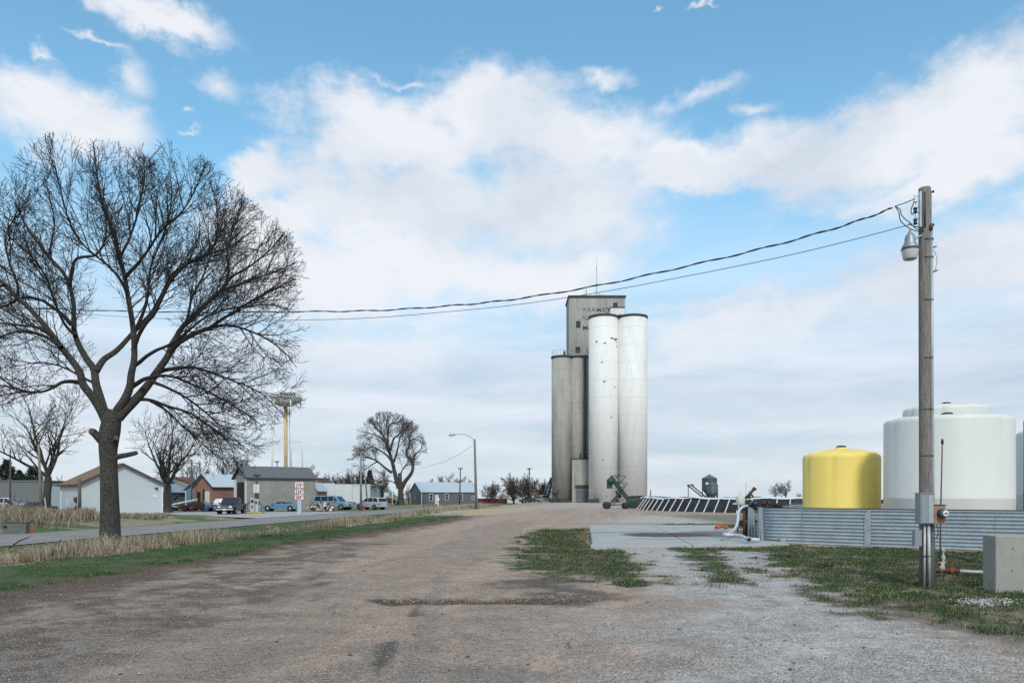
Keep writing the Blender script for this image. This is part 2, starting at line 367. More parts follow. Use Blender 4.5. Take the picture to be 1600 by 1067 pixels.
def zone_colors(x, y):
    u = x - .143 * y
    c = np.empty(x.shape + (3,)); 
    def mix(m, col, c):
        m = m[..., None]; return c * (1 - m) + np.array(col) * m
    n1 = fbm(x * .5, y * .5, 1); n2 = fbm(x * 2.2, y * 2.2, 9, 4); n3 = fbm(x * .12, y * .12, 4); n4 = fbm(x * 6, y * 6, 31, 3)
    c[:] = (.385, .285, .222)
    c = mix(sst(.42, .68, n1) * .4, (.30, .235, .19), c); c = mix(sst(.5, .75, n3) * .6, (.39, .31, .25), c)
    lane = fbm(u * .75 + .6 * n1, y * .05, 61, 4); c = mix(sst(.50, .66, lane) * .45, (.245, .195, .162), c); c = mix(sst(.46, .32, lane) * .5, (.37, .315, .27), c)
    c = mix(sst(.56, .74, n2) * .35, (.225, .185, .155), c)
    def z(name, soft, amp, ns=None):
        sd_ = sdist(PG[name], x, y); nn = (n2 if ns is None else ns)
        return sst(-soft, soft, sd_ + (nn - .5) * amp)
    # yard in the distance: paler crushed stone and tan
    c = mix(sst(60, 120, y) * sst(-16, -10, u), (.40, .34, .295), c)
    c = mix(z('lgrav', 1.3, 3.0, n1) * .92, (.42, .405, .385), c)
    c = mix(z('midgrav', 1.6, 4.0, n1) * .4, (.38, .35, .32), c)
    c = mix(z('bl', 1.5, 3.0, n1) * .6, (.185, .168, .155), c)
    c = mix(z('lgrav2', 2, 5) * .9, (.42, .40, .37), c)
    c = mix(sst(.56, .72, n2) * z('lgrav', 1, 1) * .35, (.27, .25, .23), c)
    c = mix(z('mud', .9, 2.4) * .9, (.095, .062, .045), c)
    c = mix(z('mud2', 1.2, 3.5) * .45, (.19, .145, .115), c); c = mix(z('mud2', .6, 3.0) * .7 * sst(.38, .62, n2 * .6 + n4 * .4), (.095, .073, .058), c)
    for nm, sf, am, col, k in (('stripe', .12, .45, (.075, .056, .044), .95), ('bowl', .3, .9, (.105, .082, .066), .85), ('oil1', .10, .3, (.085, .078, .07), .9), ('oil2', .08, .25, (.08, .074, .068), .9),
                               ('oil3', .25, .9, (.17, .155, .14), .7), ('dark4', .5, 1.8, (.085, .075, .068), .9), ('dark5', .5, 1.5, (.13, .11, .095), .7)):
        c = mix(z(nm, sf, am) * k, col, c)
    # wheel track lines across the yard
    for (a, b, w) in (((640, 1067), (690, 900), .22), ((420, 945), (520, 870), .3), ((900, 1010), (1060, 1000), .12)):
        A = poly_world([a])[0]; B = poly_world([b])[0]; e = B - A; t = ((x - A[0]) * e[0] + (y - A[1]) * e[1]) / (e @ e); d = np.hypot(x - A[0] - np.clip(t, 0, 1) * e[0], y - A[1] - np.clip(t, 0, 1) * e[1])
        c = mix(sst(w, w * .3, d + (n2 - .5) * w * 1.5) * .4, (.17, .155, .14), c)
    green = (.060, .092, .034); olive = (.105, .115, .062); straw = (.33, .27, .19); brown = (.115, .09, .068)
    # left: bank, ditch, street side
    c = mix(z('bank', .45, 1.8), green, c)
    left = sst(-14.2, -15.0, u + (n2 - .5) * .8) * sst(100, 90, y)
    left = np.maximum(left, sst(-18.6, -19.2, u + (n2 - .5)) * sst(88, 96, y)) * 1.0
    c = mix(left, straw, c)
    c = mix(left * np.maximum(sst(.47, .56, fbm(x * .16, y * .16, 88, 3)), sst(.5, .6, n1) * .5) * .9, (.075, .115, .045), c)
    c = mix(left * sst(-22.0, -24.5, u) * .75, green, c)
    beyond = sst(-34, -35.0, u)
    c = mix(beyond, (.09, .125, .055), c)
    c = mix(beyond * sst(.40, .6, n1) * .75, straw, c)
    c = mix(z('apron', 1.2, 2.2, n1) * .9, (.39, .365, .34), c)
    c = mix(z('grain', 1.0, 2.4, n2) * .8, (.47, .33, .15), c)
    # green patches in the yard
    for nm, sf, am, k in (('patch', .35, 2.2, .9), ('patch2', .2, 1.2, .85), ('padfr', .1, .7, .8), ('strip', .5, 1.5, .8)):
        m = z(nm, sf, am); c = mix(z(nm, sf * 3, am * 1.6) * .6 * k, (.17, .14, .115), c); c = mix(m * k, brown, c); c = mix(m * sst(.38, .55, n2 * .6 + n4 * .4) * k, green, c)
    m = z('patch', .35, 2.2); c = mix(m * sst(.52, .66, fbm(x * 1.1, y * 1.1, 77)) * .7, (.22, .18, .13), c)
    c = mix(z('bank', .5, 1) * sst(.55, .42, fbm(x * 1.4, y * 1.4, 66, 3)) * .35, (.14, .12, .085), c)
    m = z('rmud', .4, 1.6); c = mix(m * .75, (.125, .10, .082), c)
    m = z('rgrass', .5, 2.6); c = mix(z('rgrass', 1.2, 4.0) * .6, (.16, .13, .105), c); c = mix(m * .9, brown, c); c = mix(m * sst(.38, .54, n2 * .5 + n1 * .5), (.062, .095, .04), c)
    c = mix(m * sst(.54, .68, fbm(x * 1.3, y * 1.3, 55)) * .75, (.28, .22, .15), c)
    # grass behind the tanks and out to the fields
    back = sst(11, 14, x) * sst(27, 33, y) * sst(66, 60, y); c = mix(back * .7, olive, c)
    fld = sst(205, 240, y); c = mix(fld, (.16, .15, .09), c)
    rt = sst(40, 52, x - .1 * y) * sst(40, 60, y); c = mix(rt, (.17, .16, .095), c)
    c = mix(sst(-3, -10, y), (.30, .275, .25), c)
    return c
def ground():
    ys = [-80, -40, -20, -10, -4, 0, 3]; y = 5.0
    while y < 3000:
        ys.append(y); y += max(.085, (y - 2) * .0075) if y < 260 else y * .05
    ys += [4500, 8000]
    a = np.concatenate([np.linspace(0, .95, 330), np.geomspace(.98, 60, 50)]); a = np.concatenate([-a[:0:-1], a])
    ys = np.array(ys); Y, A = np.meshgrid(ys, a, indexing='ij')
    X = A * np.maximum(Y, 5.0) ; X = np.where(np.abs(A) > .97, A * np.maximum(Y, 30) , X) if False else X
    Z = H(X, Y)
    near = np.clip(1 - (Y - 5) / 90, 0, 1) * (np.abs(X) < 60)
    Z = Z + near * (0.028 * (fbm(X * 1.3, Y * 1.3, 12, 4) - .5) + .012 * (fbm(X * 7, Y * 7, 15, 3) - .5))
    # a shallow rut where the puddle dried
    sd_ = sdist(PG['stripe'], X, Y); Z = Z - .03 * sst(-.3, .2, sd_)
    sd_ = sdist(PG['bank'], X, Y); Z = Z + .05 * sst(-.2, .5, sd_)
    ny, nx = Y.shape
    me = bpy.data.meshes.new('ground'); V = np.stack([X, Y, Z], -1).reshape(-1, 3)
    i = np.arange((ny - 1) * (nx - 1)); r = i // (nx - 1); q = i % (nx - 1); b = r * nx + q
    Fc = np.stack([b, b + 1, b + nx + 1, b + nx], -1)
    me.vertices.add(len(V)); me.vertices.foreach_set('co', V.ravel()); me.loops.add(Fc.size); me.loops.foreach_set('vertex_index', Fc.ravel().astype(np.int32))
    me.polygons.add(len(Fc)); me.polygons.foreach_set('loop_start', np.arange(0, Fc.size, 4, dtype=np.int32)); me.update(); me.validate()
    me.polygons.foreach_set('use_smooth', np.ones(len(Fc), bool))
    ca = me.color_attributes.new('col', 'FLOAT_COLOR', 'POINT'); C = np.ones((len(V), 4)); C[:, :3] = zone_colors(X, Y).reshape(-1, 3); ca.data.foreach_set('color', C.ravel())
    m = bpy.data.materials.new('ground_soil'); m.use_nodes = True; N = m.node_tree.nodes; L = m.node_tree.links; p = N['Principled BSDF']; p.inputs['Roughness'].default_value = .95; p.inputs['Specular IOR Level'].default_value = .15
    at = N.new('ShaderNodeAttribute'); at.attribute_name = 'col'; tc = N.new('ShaderNodeTexCoord')
    def nz(s, d, r=.6):
        n = N.new('ShaderNodeTexNoise'); L.new(tc.outputs['Object'], n.inputs[0]); n.inputs['Scale'].default_value = s; n.inputs['Detail'].default_value = d; n.inputs['Roughness'].default_value = r; return n.outputs[0]
    def mr(src, a0, a1, b0, b1):
        n = N.new('ShaderNodeMapRange'); L.new(src, n.inputs[0]); n.inputs[1].default_value = a0; n.inputs[2].default_value = a1; n.inputs[3].default_value = b0; n.inputs[4].default_value = b1; return n.outputs[0]
    def mul(a, b):
        n = N.new('ShaderNodeMath'); n.operation = 'MULTIPLY'; L.new(a, n.inputs[0]); L.new(b, n.inputs[1]); return n.outputs[0]
    v = N.new('ShaderNodeTexVoronoi'); L.new(tc.outputs['Object'], v.inputs[0]); v.inputs['Scale'].default_value = 42
    vs = N.new('ShaderNodeSeparateColor'); L.new(v.outputs['Color'], vs.inputs[0])
    v2 = N.new('ShaderNodeTexVoronoi'); L.new(tc.outputs['Object'], v2.inputs[0]); v2.inputs['Scale'].default_value = 95
    vs2 = N.new('ShaderNodeSeparateColor'); L.new(v2.outputs['Color'], vs2.inputs[0])
    k = mul(mul(mr(vs.outputs[0], 0, 1, .80, 1.22), mr(vs2.outputs[1], 0, 1, .78, 1.24)), mul(mr(nz(9, 8, .75), .3, .7, .70, 1.3), mr(nz(1.7, 7, .65), .3, .7, .80, 1.2)))
    sc = N.new('ShaderNodeVectorMath'); sc.operation = 'SCALE'; L.new(at.outputs['Color'], sc.inputs[0]); L.new(k, sc.inputs['Scale']); L.new(sc.outputs[0], p.inputs['Base Color'])
    bp = N.new('ShaderNodeBump'); bp.inputs['Strength'].default_value = .7; bp.inputs['Distance'].default_value = .012; L.new(v.outputs['Distance'], bp.inputs['Height'])
    bp2 = N.new('ShaderNodeBump'); bp2.inputs['Strength'].default_value = .6; bp2.inputs['Distance'].default_value = .05; L.new(nz(6, 8, .7), bp2.inputs['Height']); L.new(bp.outputs[0], bp2.inputs['Normal']); L.new(bp2.outputs[0], p.inputs['Normal'])
    me.materials.append(m); o = bpy.data.objects.new('ground', me); link(o); tag(o, kind='structure')
ground()

def sheet(name, pts_l, pts_r, m, dz, n=1, thick=0.0):
    """a strip between two polylines following the terrain"""
    b = MB(); k = 8
    for i in range(len(pts_l)):
        for j in range(k + 1):
            t = j / k; x = pts_l[i][0] * (1 - t) + pts_r[i][0] * t; y = pts_l[i][1] * (1 - t) + pts_r[i][1] * t
            b.v.append((x, y, h1(x, y) + dz))
    for i in range(len(pts_l) - 1):
        for j in range(k): b.f.append((i * (k + 1) + j, i * (k + 1) + j + 1, (i + 1) * (k + 1) + j + 1, (i + 1) * (k + 1) + j)); b.sm.append(True)
    o = b.build(name, m); tag(o, kind='structure'); return o
M_road = mat('worn_asphalt', (.225, .212, .195), .92, var=.16, scale=.5, bump=.4, bscale=30, dirt=.25, dirt_col=(.17, .165, .155))
ysr = list(np.arange(12, 300, 4.0))
sheet('street', [(-33.6 + .143 * y, y) for y in ysr], [(-26.6 + .143 * y, y) for y in ysr], M_road, .035)
M_lot = mat('pale_lot_concrete', (.36, .36, .345), .9, var=.12, scale=.3, bump=.3, bscale=30, dirt=.3, dirt_col=(.22, .215, .20))
def lot():
    b = MB(); rows = []
    for y in np.arange(70, 97.1, 3.0):
        uL = -72 if y > 78 else -33 - (y - 70) / 9 * 30
        rows.append((uL, y))
    sheet('fuel_station_forecourt', [(u + .143 * y, y) for u, y in rows], [(-33.4 + .143 * y, y) for u, y in rows], M_lot, .055)
lot()

# ------------------------------------------------------------------ grain elevator
M_cgrey = mat('old_grey_concrete', (.29, .285, .26), .92, col2=(.42, .41, .375), scale=.30, stretch=(2.2, 2.2, .35), bump=.5, bscale=3, dirt=.55, dirt_col=(.15, .148, .135))
M_cwhite = mat('whitewashed_concrete', (.70, .69, .66), .85, col2=(.78, .775, .75), scale=.25, stretch=(2.0, 2.0, .4), bump=.3, bscale=3, dirt=.32, dirt_col=(.42, .42, .41))
M_roofedge = mat('dark_roof_edge', (.045, .05, .055), .8)
add_wave(M_cwhite, .09, 'Z', .15, .02, color=(.60, .595, .57), width=.04)
add_wave(M_cgrey, .135, 'Z', .12, .02, color=(.27, .265, .24), width=.05)
def text_mesh(name, s, size, m, parent, loc, rot=(0, 0, 0), ext=.01, width=None, align='LEFT', bend=None, offset=0.0):
    cu = bpy.data.curves.new(name, 'FONT'); cu.body = s; cu.size = size; cu.extrude = ext; cu.align_x = align; cu.offset = offset; cu.space_character = 1.05
    t = bpy.data.objects.new('tmp', cu); COL.objects.link(t); dg = bpy.context.evaluated_depsgraph_get()
    me = bpy.data.meshes.new_from_object(t.evaluated_get(dg)); bpy.data.objects.remove(t); bpy.data.curves.remove(cu)
    xs = [v.co.x for v in me.vertices]
    if width:
        k = width / (max(xs) - min(xs)); 
        for v in me.vertices: v.co.x *= k
    if bend:                                     # wrap round a vertical cylinder of radius bend, centre angle a0
        rad, a0 = bend
        bm = bmesh.new(); bm.from_mesh(me)
        bmesh.ops.subdivide_edges(bm, edges=[e for e in bm.edges if e.calc_length() > .3], cuts=2)
        bm.to_mesh(me); bm.free()
        mid = (min(v.co.x for v in me.vertices) + max(v.co.x for v in me.vertices)) / 2
        for v in me.vertices:
            a = a0 + (v.co.x - mid) / rad; rr = rad + v.co.z; z = v.co.y
            v.co = (rr * math.cos(a), rr * math.sin(a), z)
        rot = (0, 0, 0)
    else: rot = (R(90) + rot[0], rot[1], rot[2])
    me.materials.clear(); me.materials.append(m); o = bpy.data.objects.new(name, me); link(o, parent); o.location = loc; o.rotation_euler = rot; return o
def faded_paint(name, col, base, lo, hi, sc):
    m = mat(name, col, .9); nt = m.node_tree; N = nt.nodes; L = nt.links
    tc = N.new('ShaderNodeTexCoord'); n = N.new('ShaderNodeTexNoise'); L.new(tc.outputs['Object'], n.inputs[0]); n.inputs['Scale'].default_value = sc; n.inputs['Detail'].default_value = 6; n.inputs['Roughness'].default_value = .7
    mr = N.new('ShaderNodeMapRange'); L.new(n.outputs[0], mr.inputs[0]); mr.inputs[1].default_value = lo; mr.inputs[2].default_value = hi
    mx = N.new('ShaderNodeMix'); mx.data_type = 'RGBA'; L.new(mr.outputs[0], mx.inputs[0]); mx.inputs[6].default_value = (*base, 1); mx.inputs[7].default_value = (*col, 1); L.new(mx.outputs[2], N['Principled BSDF'].inputs['Base Color']); return m
def elevator():
    t = thing('grain_elevator', 'tall concrete grain elevator with grey headhouse and white twin silos', 'grain elevator', (18, 160, 0))
    ox, oy = 18, 160
    def lx(px, Y): return WX(px, Y) - ox
    def silo(px, r, Y, ztop, m, name):
        x = lx(px, Y); s = MB().lathe([(r, -.5), (r, ztop)], (x, Y - oy, 0), 48).build(name, m, t)
        rim = MB().lathe([(r + .12, ztop - .05), (r + .12, ztop + .35), (r * .5, ztop + .5), (.01, ztop + .6)], (x, Y - oy, 0), 48).build('silo_roof', M_roofedge, s); return s
    for px, Y, zt in ((943, 155, 37.1), (988, 155, 37.1), (949, 161.2, 37.1), (984, 161.2, 37.1)): silo(px, 2.98, Y, zt, M_cwhite, 'white_silo')
    for px, r, Y in ((878, 2.2, 163.5), (903, 1.62, 163.2), (924, 1.62, 163.2), (880, 2.2, 168)): silo(px, r, Y, 30.6, M_cgrey, 'grey_silo')
    # headhouse
    Yh = 166.5; zt = WZ(465, Yh); zb = -.5; x0 = lx(889, Yh); x1 = lx(976.5, Yh)
    hh = MB().box(x0, x1, Yh - oy, Yh - oy + 8, zb, zt).build('headhouse', M_cgrey, t)
    MB().box(x0 - .2, x1 + .2, Yh - oy - .2, Yh - oy + 8.2, zt + .003, zt + .45).build('headhouse_roof', M_roofedge, t)
    for a, b, c, d in ((958, 965, 473, 480), (900, 907, 501.5, 512), (899, 906.5, 542, 551)):
        X0, X1, Z0, Z1 = lx(a, Yh), lx(b, Yh), WZ(d, Yh), WZ(c, Yh); y = Yh - oy
        w = MB()
        for q in (X0, (X0 + X1) / 2 - .05, X1 - .1): w.box(q, q + .1, y - .08, y + .02, Z0, Z1)
        for q in (Z0, (Z0 + Z1) / 2, Z1 - .1): w.box(X0 + .1, X1 - .1, y - .075, y + .02, q, q + .1)
        fr = w.build('window_frame', M_dark, t); MB().box(X0 + .05, X1 - .05, y - .04, y + .03, Z0 + .05, Z1 - .05).build('window_pane', M_glass, fr)
    # white box between the headhouse and the silos
    Yw = 158.2; MB().box(lx(954, Yw), lx(976, Yw), Yw - oy, Yh - oy - .01, 36.5, WZ(481, Yw)).build('upper_shed', M_cwhite, t)
    MB().box(lx(953.5, Yw), lx(976.5, Yw), Yw - oy - .1, Yh - oy - .01, WZ(481, Yw) + .003, WZ(479.5, Yw)).build('upper_shed_roof', M_roofedge, t)
    MB().box(lx(966, 157), lx(977, 157), -3.5, -1.9, 37.6, 38.3).box(lx(960, 157), lx(966, 157), -3.3, -2, 37.5, 38.0).build('roof_conveyor', M_dark, t)
    # entrance block with roller door
    Ye = 160.4; zt2 = WZ(717.5, Ye); ex0 = lx(894, Ye); ex1 = lx(921.5, Ye)
    MB().box(ex0, ex1, Ye - oy, Ye - oy + 4, -.5, zt2).build('entrance_block', M_cgrey, t)
    MB().box(ex0 - .1, ex1, Ye - oy - .1, Ye - oy + 4, zt2 + .003, zt2 + .16).build('entrance_roof', M_roofedge, t)
    dx0, dx1 = lx(899.5, Ye), lx(920, Ye); dz = WZ(762, Ye)
    md = add_wave(mat('roller_door_steel', (.10, .115, .13), .5, .2), 1.2, 'Z', .8, .04)
    MB().box(dx0, dx1, Ye - oy - .08, Ye - oy + .1, -.1, dz).build('roller_door', md, t)
    MB().box(dx0 - .15, dx1 + .1, Ye - oy - .2, Ye - oy + .02, dz + .003, WZ(757.5, Ye)).build('door_header', M_roofedge, t)
    MB().box(lx(906, Ye), lx(908.5, Ye), .5, .9, zt2 + .1, zt2 + 1.3).build('roof_vent', M_dark, t)
    # dark plinth strips along the wall foot
    MB().box(lx(861, 161.0), lx(893, 161.0), .9, 1.3, -.3, .55).box(lx(921, 151.8), lx(936, 151.8), -8.2, -7.6, -.3, .75).build('plinth', M_dark, t)
    # dark rod standing in for the dark crack between the grey silos
    MB().rod((lx(913.5, 162.2), 1.2, -.5), (lx(913.5, 162.2), 1.2, 30.9), .28).build('silo_crack_line', M_dark, t)
    # railing on the grey silos
    r = MB(); zr = 31.0
    for k in range(8):
        a = math.pi * (1.0 + k / 7); cx = lx(878, 163.5); p = (cx + 2.1 * math.cos(a), 3.5 + 2.1 * math.sin(a)); r.rod((p[0], p[1], zr), (p[0], p[1], zr + 1.1), .04, n=4)
        if k: r.rod((q[0], q[1], zr + 1.1), (p[0], p[1], zr + 1.1), .04, n=4); r.rod((q[0], q[1], zr + .6), (p[0], p[1], zr + .6), .03, n=4)
        q = p
    r.rod((q[0], q[1], zr + 1.1), (lx(920, 162), 2, zr + 1.1), .04, n=4)
    r.build('railing', M_galv, t)
    MB().box(lx(880, 162.5), lx(883.5, 162.5), 2.0, 2.6, 31, 31.95).build('roof_hatch', M_dark, t)
    # rooftop antennas
    a = MB(); ax = lx(932, 168); z0 = zt + .4; z1 = WZ(401, 168); hgt = z1 - z0
    for i in range(3):
        an = i * 2.094; a.rod((ax + .22 * math.cos(an), 8 + .22 * math.sin(an), z0), (ax + .08 * math.cos(an), 8 + .08 * math.sin(an), z0 + hgt * .75), .035, .03, 4)
    for k in range(14):
        z = z0 + hgt * .75 * k / 14; 
        for i in range(3): an = i * 2.094; bn = an + 2.094; rr = .22 - .14 * k / 14; a.rod((ax + rr * math.cos(an), 8 + rr * math.sin(an), z), (ax + rr * math.cos(bn), 8 + rr * math.sin(bn), z + .4), .02, n=3)
    a.rod((ax, 8, z0 + hgt * .7), (ax, 8, z1), .04, .02, 5); a.build('radio_mast', M_galv, t)
    MB().rod((lx(916, 168), 8, zt + .3), (lx(916, 168), 8, WZ(447, 168)), .06, n=5).rod((lx(912, 168), 8, zt + .3), (lx(916, 168), 8, WZ(452, 168)), .02, n=4).build('whip_antenna', M_dark, t)
    bx = lx(940, 168); MB().lathe([(.01, .0), (.55, .1), (.62, .6), (.45, 1.1), (.1, 1.35), (.01, 1.4)], (bx, 8, zt + .4), 14).rod((bx, 8, zt + 1.7), (bx, 8, zt + 2.6), .04, n=4).build('vent_dome', M_white, t)
    # worn painted lettering
    mp = faded_paint('worn_black_lettering', (.05, .05, .05), (.29, .285, .26), .46, .54, 1.9); mp2 = faded_paint('black_lettering', (.05, .05, .05), (.29, .285, .26), .34, .42, 1.9)
    y = Yh - oy - .012
    text_mesh('lettering', 'FARMERS', 1.25, mp, t, (lx(911, Yh), y, WZ(487, Yh)), width=(958 - 911) / F * Yh, offset=.02)
    text_mesh('lettering', 'ELEVATOR', 1.15, mp, t, (lx(910.5, Yh), y, WZ(499.5, Yh)), width=(957 - 910.5) / F * Yh, offset=.02)
    text_mesh('lettering', 'MURDOCK', 1.15, mp2, t, (lx(910.5, Yh), y, WZ(515, Yh)), width=(956 - 910.5) / F * Yh, offset=.03)
    # patches and bolt marks on the white silos
    b = MB()
    for px, py, w in ((960, 529, 11), (968, 530.5, 8), (933, 533, 4), (945, 536, 3), (964, 540, 1.5), (940, 566, 2), (944, 596, 4), (961, 604, 2), (955, 652, 2.5), (942, 718, 2), (947, 775, 2), (955, 528, 6)):
        cx = 943 if px < 965.5 else 988; x = WX(px, 152.3); dx = x - WX(cx, 155)
        yy = 155 - math.sqrt(max(.1, 2.98 ** 2 - dx ** 2)) - oy
        ww = w / 2 / 7.8 
        b.box(x - ox - ww, x - ox + ww, yy - .07, yy + .25, WZ(py, 152.3) - .1, WZ(py, 152.3) + .1)
    b.build('patch_mark', mat('grey_patch', (.13, .13, .125), .9), t)
elevator()

# ------------------------------------------------------------------ buildings
M_tanshingle = mat('tan_shingles', (.20, .125, .075), .95, var=.3, scale=6, bump=.6, bscale=18)
M_greyshingle = mat('grey_shingles', (.125, .13, .135), .95, var=.22, scale=5, bump=.6, bscale=18)
M_whitesiding = add_wave(mat('white_lap_siding', (.56, .60, .62), .6, var=.05, dirt=.15), 1.57, 'Z', .6, .02, color=(.30, .33, .35), width=.13)
M_metalroof = add_wave(mat('pale_metal_roof', (.50, .56, .60), .5, .1, var=.06), 1.5, 'X', .5, .03)
M_greysiding = add_wave(mat('grey_lap_siding', (.12, .13, .145), .7, var=.06), 2.6, 'Z', .5, .02)
M_cmu = brick('painted_block', (.275, .265, .24), (.31, .30, .27), (.23, .22, .20), .4, .2, .012)
M_redbrick = brick('red_brick', (.24, .085, .05), (.33, .13, .075), (.25, .20, .17))
M_brownbrick = brick('brown_brick', (.20, .095, .07), (.26, .13, .10), (.2, .16, .14))
M_sheet = add_wave(mat('grey_sheet_metal', (.17, .18, .18), .55, .2, var=.15, dirt=.4), 1.6, 'X', .5, .03)
M_bluewall = mat('blue_siding', (.13, .20, .27), .7, var=.1)
M_whitewall = mat('white_stucco', (.56, .60, .615), .8, var=.04, scale=.8, dirt=.2, dirt_col=(.42, .44, .45))
def gable(name, label, cat, corner, ang, W, L, wall_h, ridge, mw, mr, over=.35, opens=(), zb=None, trim=True, gable_trim=None, chimney=None, flat=False, group=None):
    """local x runs along the gable end (width W), local y along the length L away from the corner"""
    z = h1(*corner) if zb is None else zb
    t = thing(name, label, cat, (corner[0], corner[1], z), ang, group)
    b = MB(); h = wall_h; zb_ = -.6
    if flat:
        b.box(0, W, 0, L, zb_, h)
    else:
        vs = [(0, 0, zb_), (W, 0, zb_), (W, 0, h), (W / 2, 0, ridge), (0, 0, h), (0, L, zb_), (W, L, zb_), (W, L, h), (W / 2, L, ridge), (0, L, h)]
        b.add(vs, [(0, 1, 2, 3, 4), (9, 8, 7, 6, 5), (0, 4, 9, 5), (1, 6, 7, 2), (2, 7, 8, 3), (3, 8, 9, 4)])
    b.build('wall', mw, t)
    if flat:
        MB().box(-.12, W + .12, -.12, L + .12, h + .003, h + .18).build('roof', mr, t)
    else:
        sl = (ridge - h) / (W / 2); r = MB(); o = over; th = .14
        for s in (-1, 1):
            xe = W / 2 + s * (W / 2 + o); ze = h - sl * o; xr = W / 2
            p = [(xr, ridge + .02), (xe, ze + .02), (xe, ze + th), (xr, ridge + th + .03)]
            vs = [(x, -o, zz) for x, zz in p] + [(x, L + o, zz) for x, zz in p]
            r.add(vs, [(0, 1, 2, 3), (7, 6, 5, 4), (0, 4, 5, 1), (1, 5, 6, 2), (2, 6, 7, 3), (3, 7, 4, 0)])
        rf = r.build('roof', mr, t)
        if gable_trim:
            g = MB()
            for s in (-1, 1):
                xe = W / 2 + s * (W / 2 + o); ze = h - sl * o
                g.bar((W / 2, -o - .02, ridge + .05), (xe, -o - .02, ze + .05), .05, .22)
            g.box(-o - .02, -o + .03, -o, L + o, h - sl * o - .06, h - sl * o + .12); g.box(W + o - .03, W + o + .02, -o, L + o, h - sl * o - .06, h - sl * o + .12)
            g.build('fascia', gable_trim, t)
        if chimney:
            cy, cw, cz = chimney; MB().box(W / 2 - cw / 2, W / 2 + cw / 2, cy, cy + cw, ridge - .3, cz).build('chimney', M_redbrick, rf)
    for op in opens:
        face, u0, u1, z0, z1, kind = op
        def bx(m, a0, a1, b0, b1, d0, d1):
            if face == 'g': m.box(a0, a1, -d1, -d0, b0, b1)
            elif face == 'l': m.box(-d1, -d0, a0, a1, b0, b1)
            elif face == 'r': m.box(W + d0, W + d1, a0, a1, b0, b1)
        if kind == 'window':
            f = MB(); w = .09
            bx(f, u0, u0 + w, z0, z1, -.02, .05); bx(f, u1 - w, u1, z0, z1, -.02, .05); bx(f, u0 + w, u1 - w, z0, z0 + w, -.02, .05); bx(f, u0 + w, u1 - w, z1 - w, z1, -.02, .05); bx(f, u0 + w, u1 - w, (z0 + z1) / 2 - .03, (z0 + z1) / 2 + .03, -.02, .045)
            fo = f.build('window', M_trim, t); g = MB(); bx(g, u0 + .05, u1 - .05, z0 + .05, z1 - .05, -.03, .02); g.build('pane', M_glass, fo)
        elif kind == 'door':
            f = MB(); bx(f, u0, u1, z0, z1, -.02, .05); d = f.build('door', mat('cream_door', (.60, .60, .53), .6), t)
            g = MB(); bx(g, u1 - .16, u1 - .08, z0 + .9, z0 + 1.0, .05, .1); g.build('handle', M_chrome, d)
        elif kind == 'darkdoor':
            f = MB(); bx(f, u0, u1, z0, z1, -.02, .03); f.build('doorway', M_hole, t)
        elif kind == 'darkwin':
            f = MB(); bx(f, u0, u1, z0, z1, -.02, .03); f.build('window', M_glass, t)
        elif kind == 'light':
            f = MB(); bx(f, u0, u1, z0, z1, 0, .18); f.build('wall_lamp', M_dark, t)
        elif kind == 'meter':
            f = MB(); bx(f, u0, u1, z0, z1, 0, .15); f.build('meter_box', M_dark, t)
        elif kind == 'white':
            f = MB(); bx(f, u0, u1, z0, z1, 0, .04); f.build('panel', M_white, t)
    if trim and not flat:
        c = MB()
        for (x, y) in ((0, 0), (W, 0), (0, L), (W, L)): c.box(x - .07, x + .07, y - .07, y + .07, 0, wall_h - .02)
        c.build('corner_trim', M_trim if mw is not M_greysiding else M_white, t)
    return t
g1 = gable('garage', 'white sided garage with tan shingle roof behind the trunk of the big bare tree', 'garage', (-42.2, 75), R(40.6), 7.6, 9.0, 3.05, 5.0, M_whitesiding, M_tanshingle, .3,
      [('g', 6.9, 7.15, 2.55, 2.72, 'light'), ('g', 6.75, 7.1, 1.7, 1.95, 'white'), ('l', 1.2, 1.55, 1.15, 1.75, 'meter'), ('l', 1.9, 2.1, 1.25, 1.7, 'meter'), ('l', 1.3, 1.45, .55, .9, 'meter')], zb=-.32, gable_trim=mat('brown_fascia', (.09, .06, .05), .8))
d5 = math.atan2(.575, .816)
# long side faces the street: gable end is the left, short face
gable('block_garage', 'tan concrete block garage with grey shingle roof and dark open doorway beside the fuel pump', 'garage', (-39.5, 109.1), d5 - R(90), 6.35, 9.6, 4.5, 6.0, M_cmu, M_greyshingle, .25,
      [('g', 1.7, 5.0, 0, 3.9, 'darkdoor'), ('g', 5.4, 6.2, .1, 4.3, 'white'), ('g', .1, 1.2, .1, 4.3, 'white')], trim=False, gable_trim=M_dark)
t5 = MB()
gable('brick_workshop', 'small red brick workshop with white metal roof left of the block garage', 'workshop', (-47.7, 115.0), math.atan2(-.6, .8), 5.1, 8.5, 3.35, 5.1, M_redbrick, M_metalroof, .25,
      [('g', 3.1, 4.3, 0, 2.7, 'door'), ('g', 1.0, 1.9, .9, 2.6, 'darkwin'), ('g', 2.5, 3.0, 0, 3.0, 'darkdoor')], gable_trim=M_dark, trim=False)
gable('shed', 'dark blue-grey shed with pale roof behind the scrap pile', 'shed', (WX(300, 128), 126), R(180 - 20), 8, 6.5, 2.6, 4.4, mat('blue_grey_wall', (.10, .125, .15), .8, var=.2), mat('blue_grey_roof', (.22, .28, .32), .6, var=.1), .3)
gable('shed', 'bright blue shed between the grey shed and the brick workshop', 'shed', (WX(282, 122), 124), R(-25), 4.8, 7, 3.0, 4.5, M_bluewall, mat('slate_roof', (.13, .16, .19), .7, var=.15), .3)
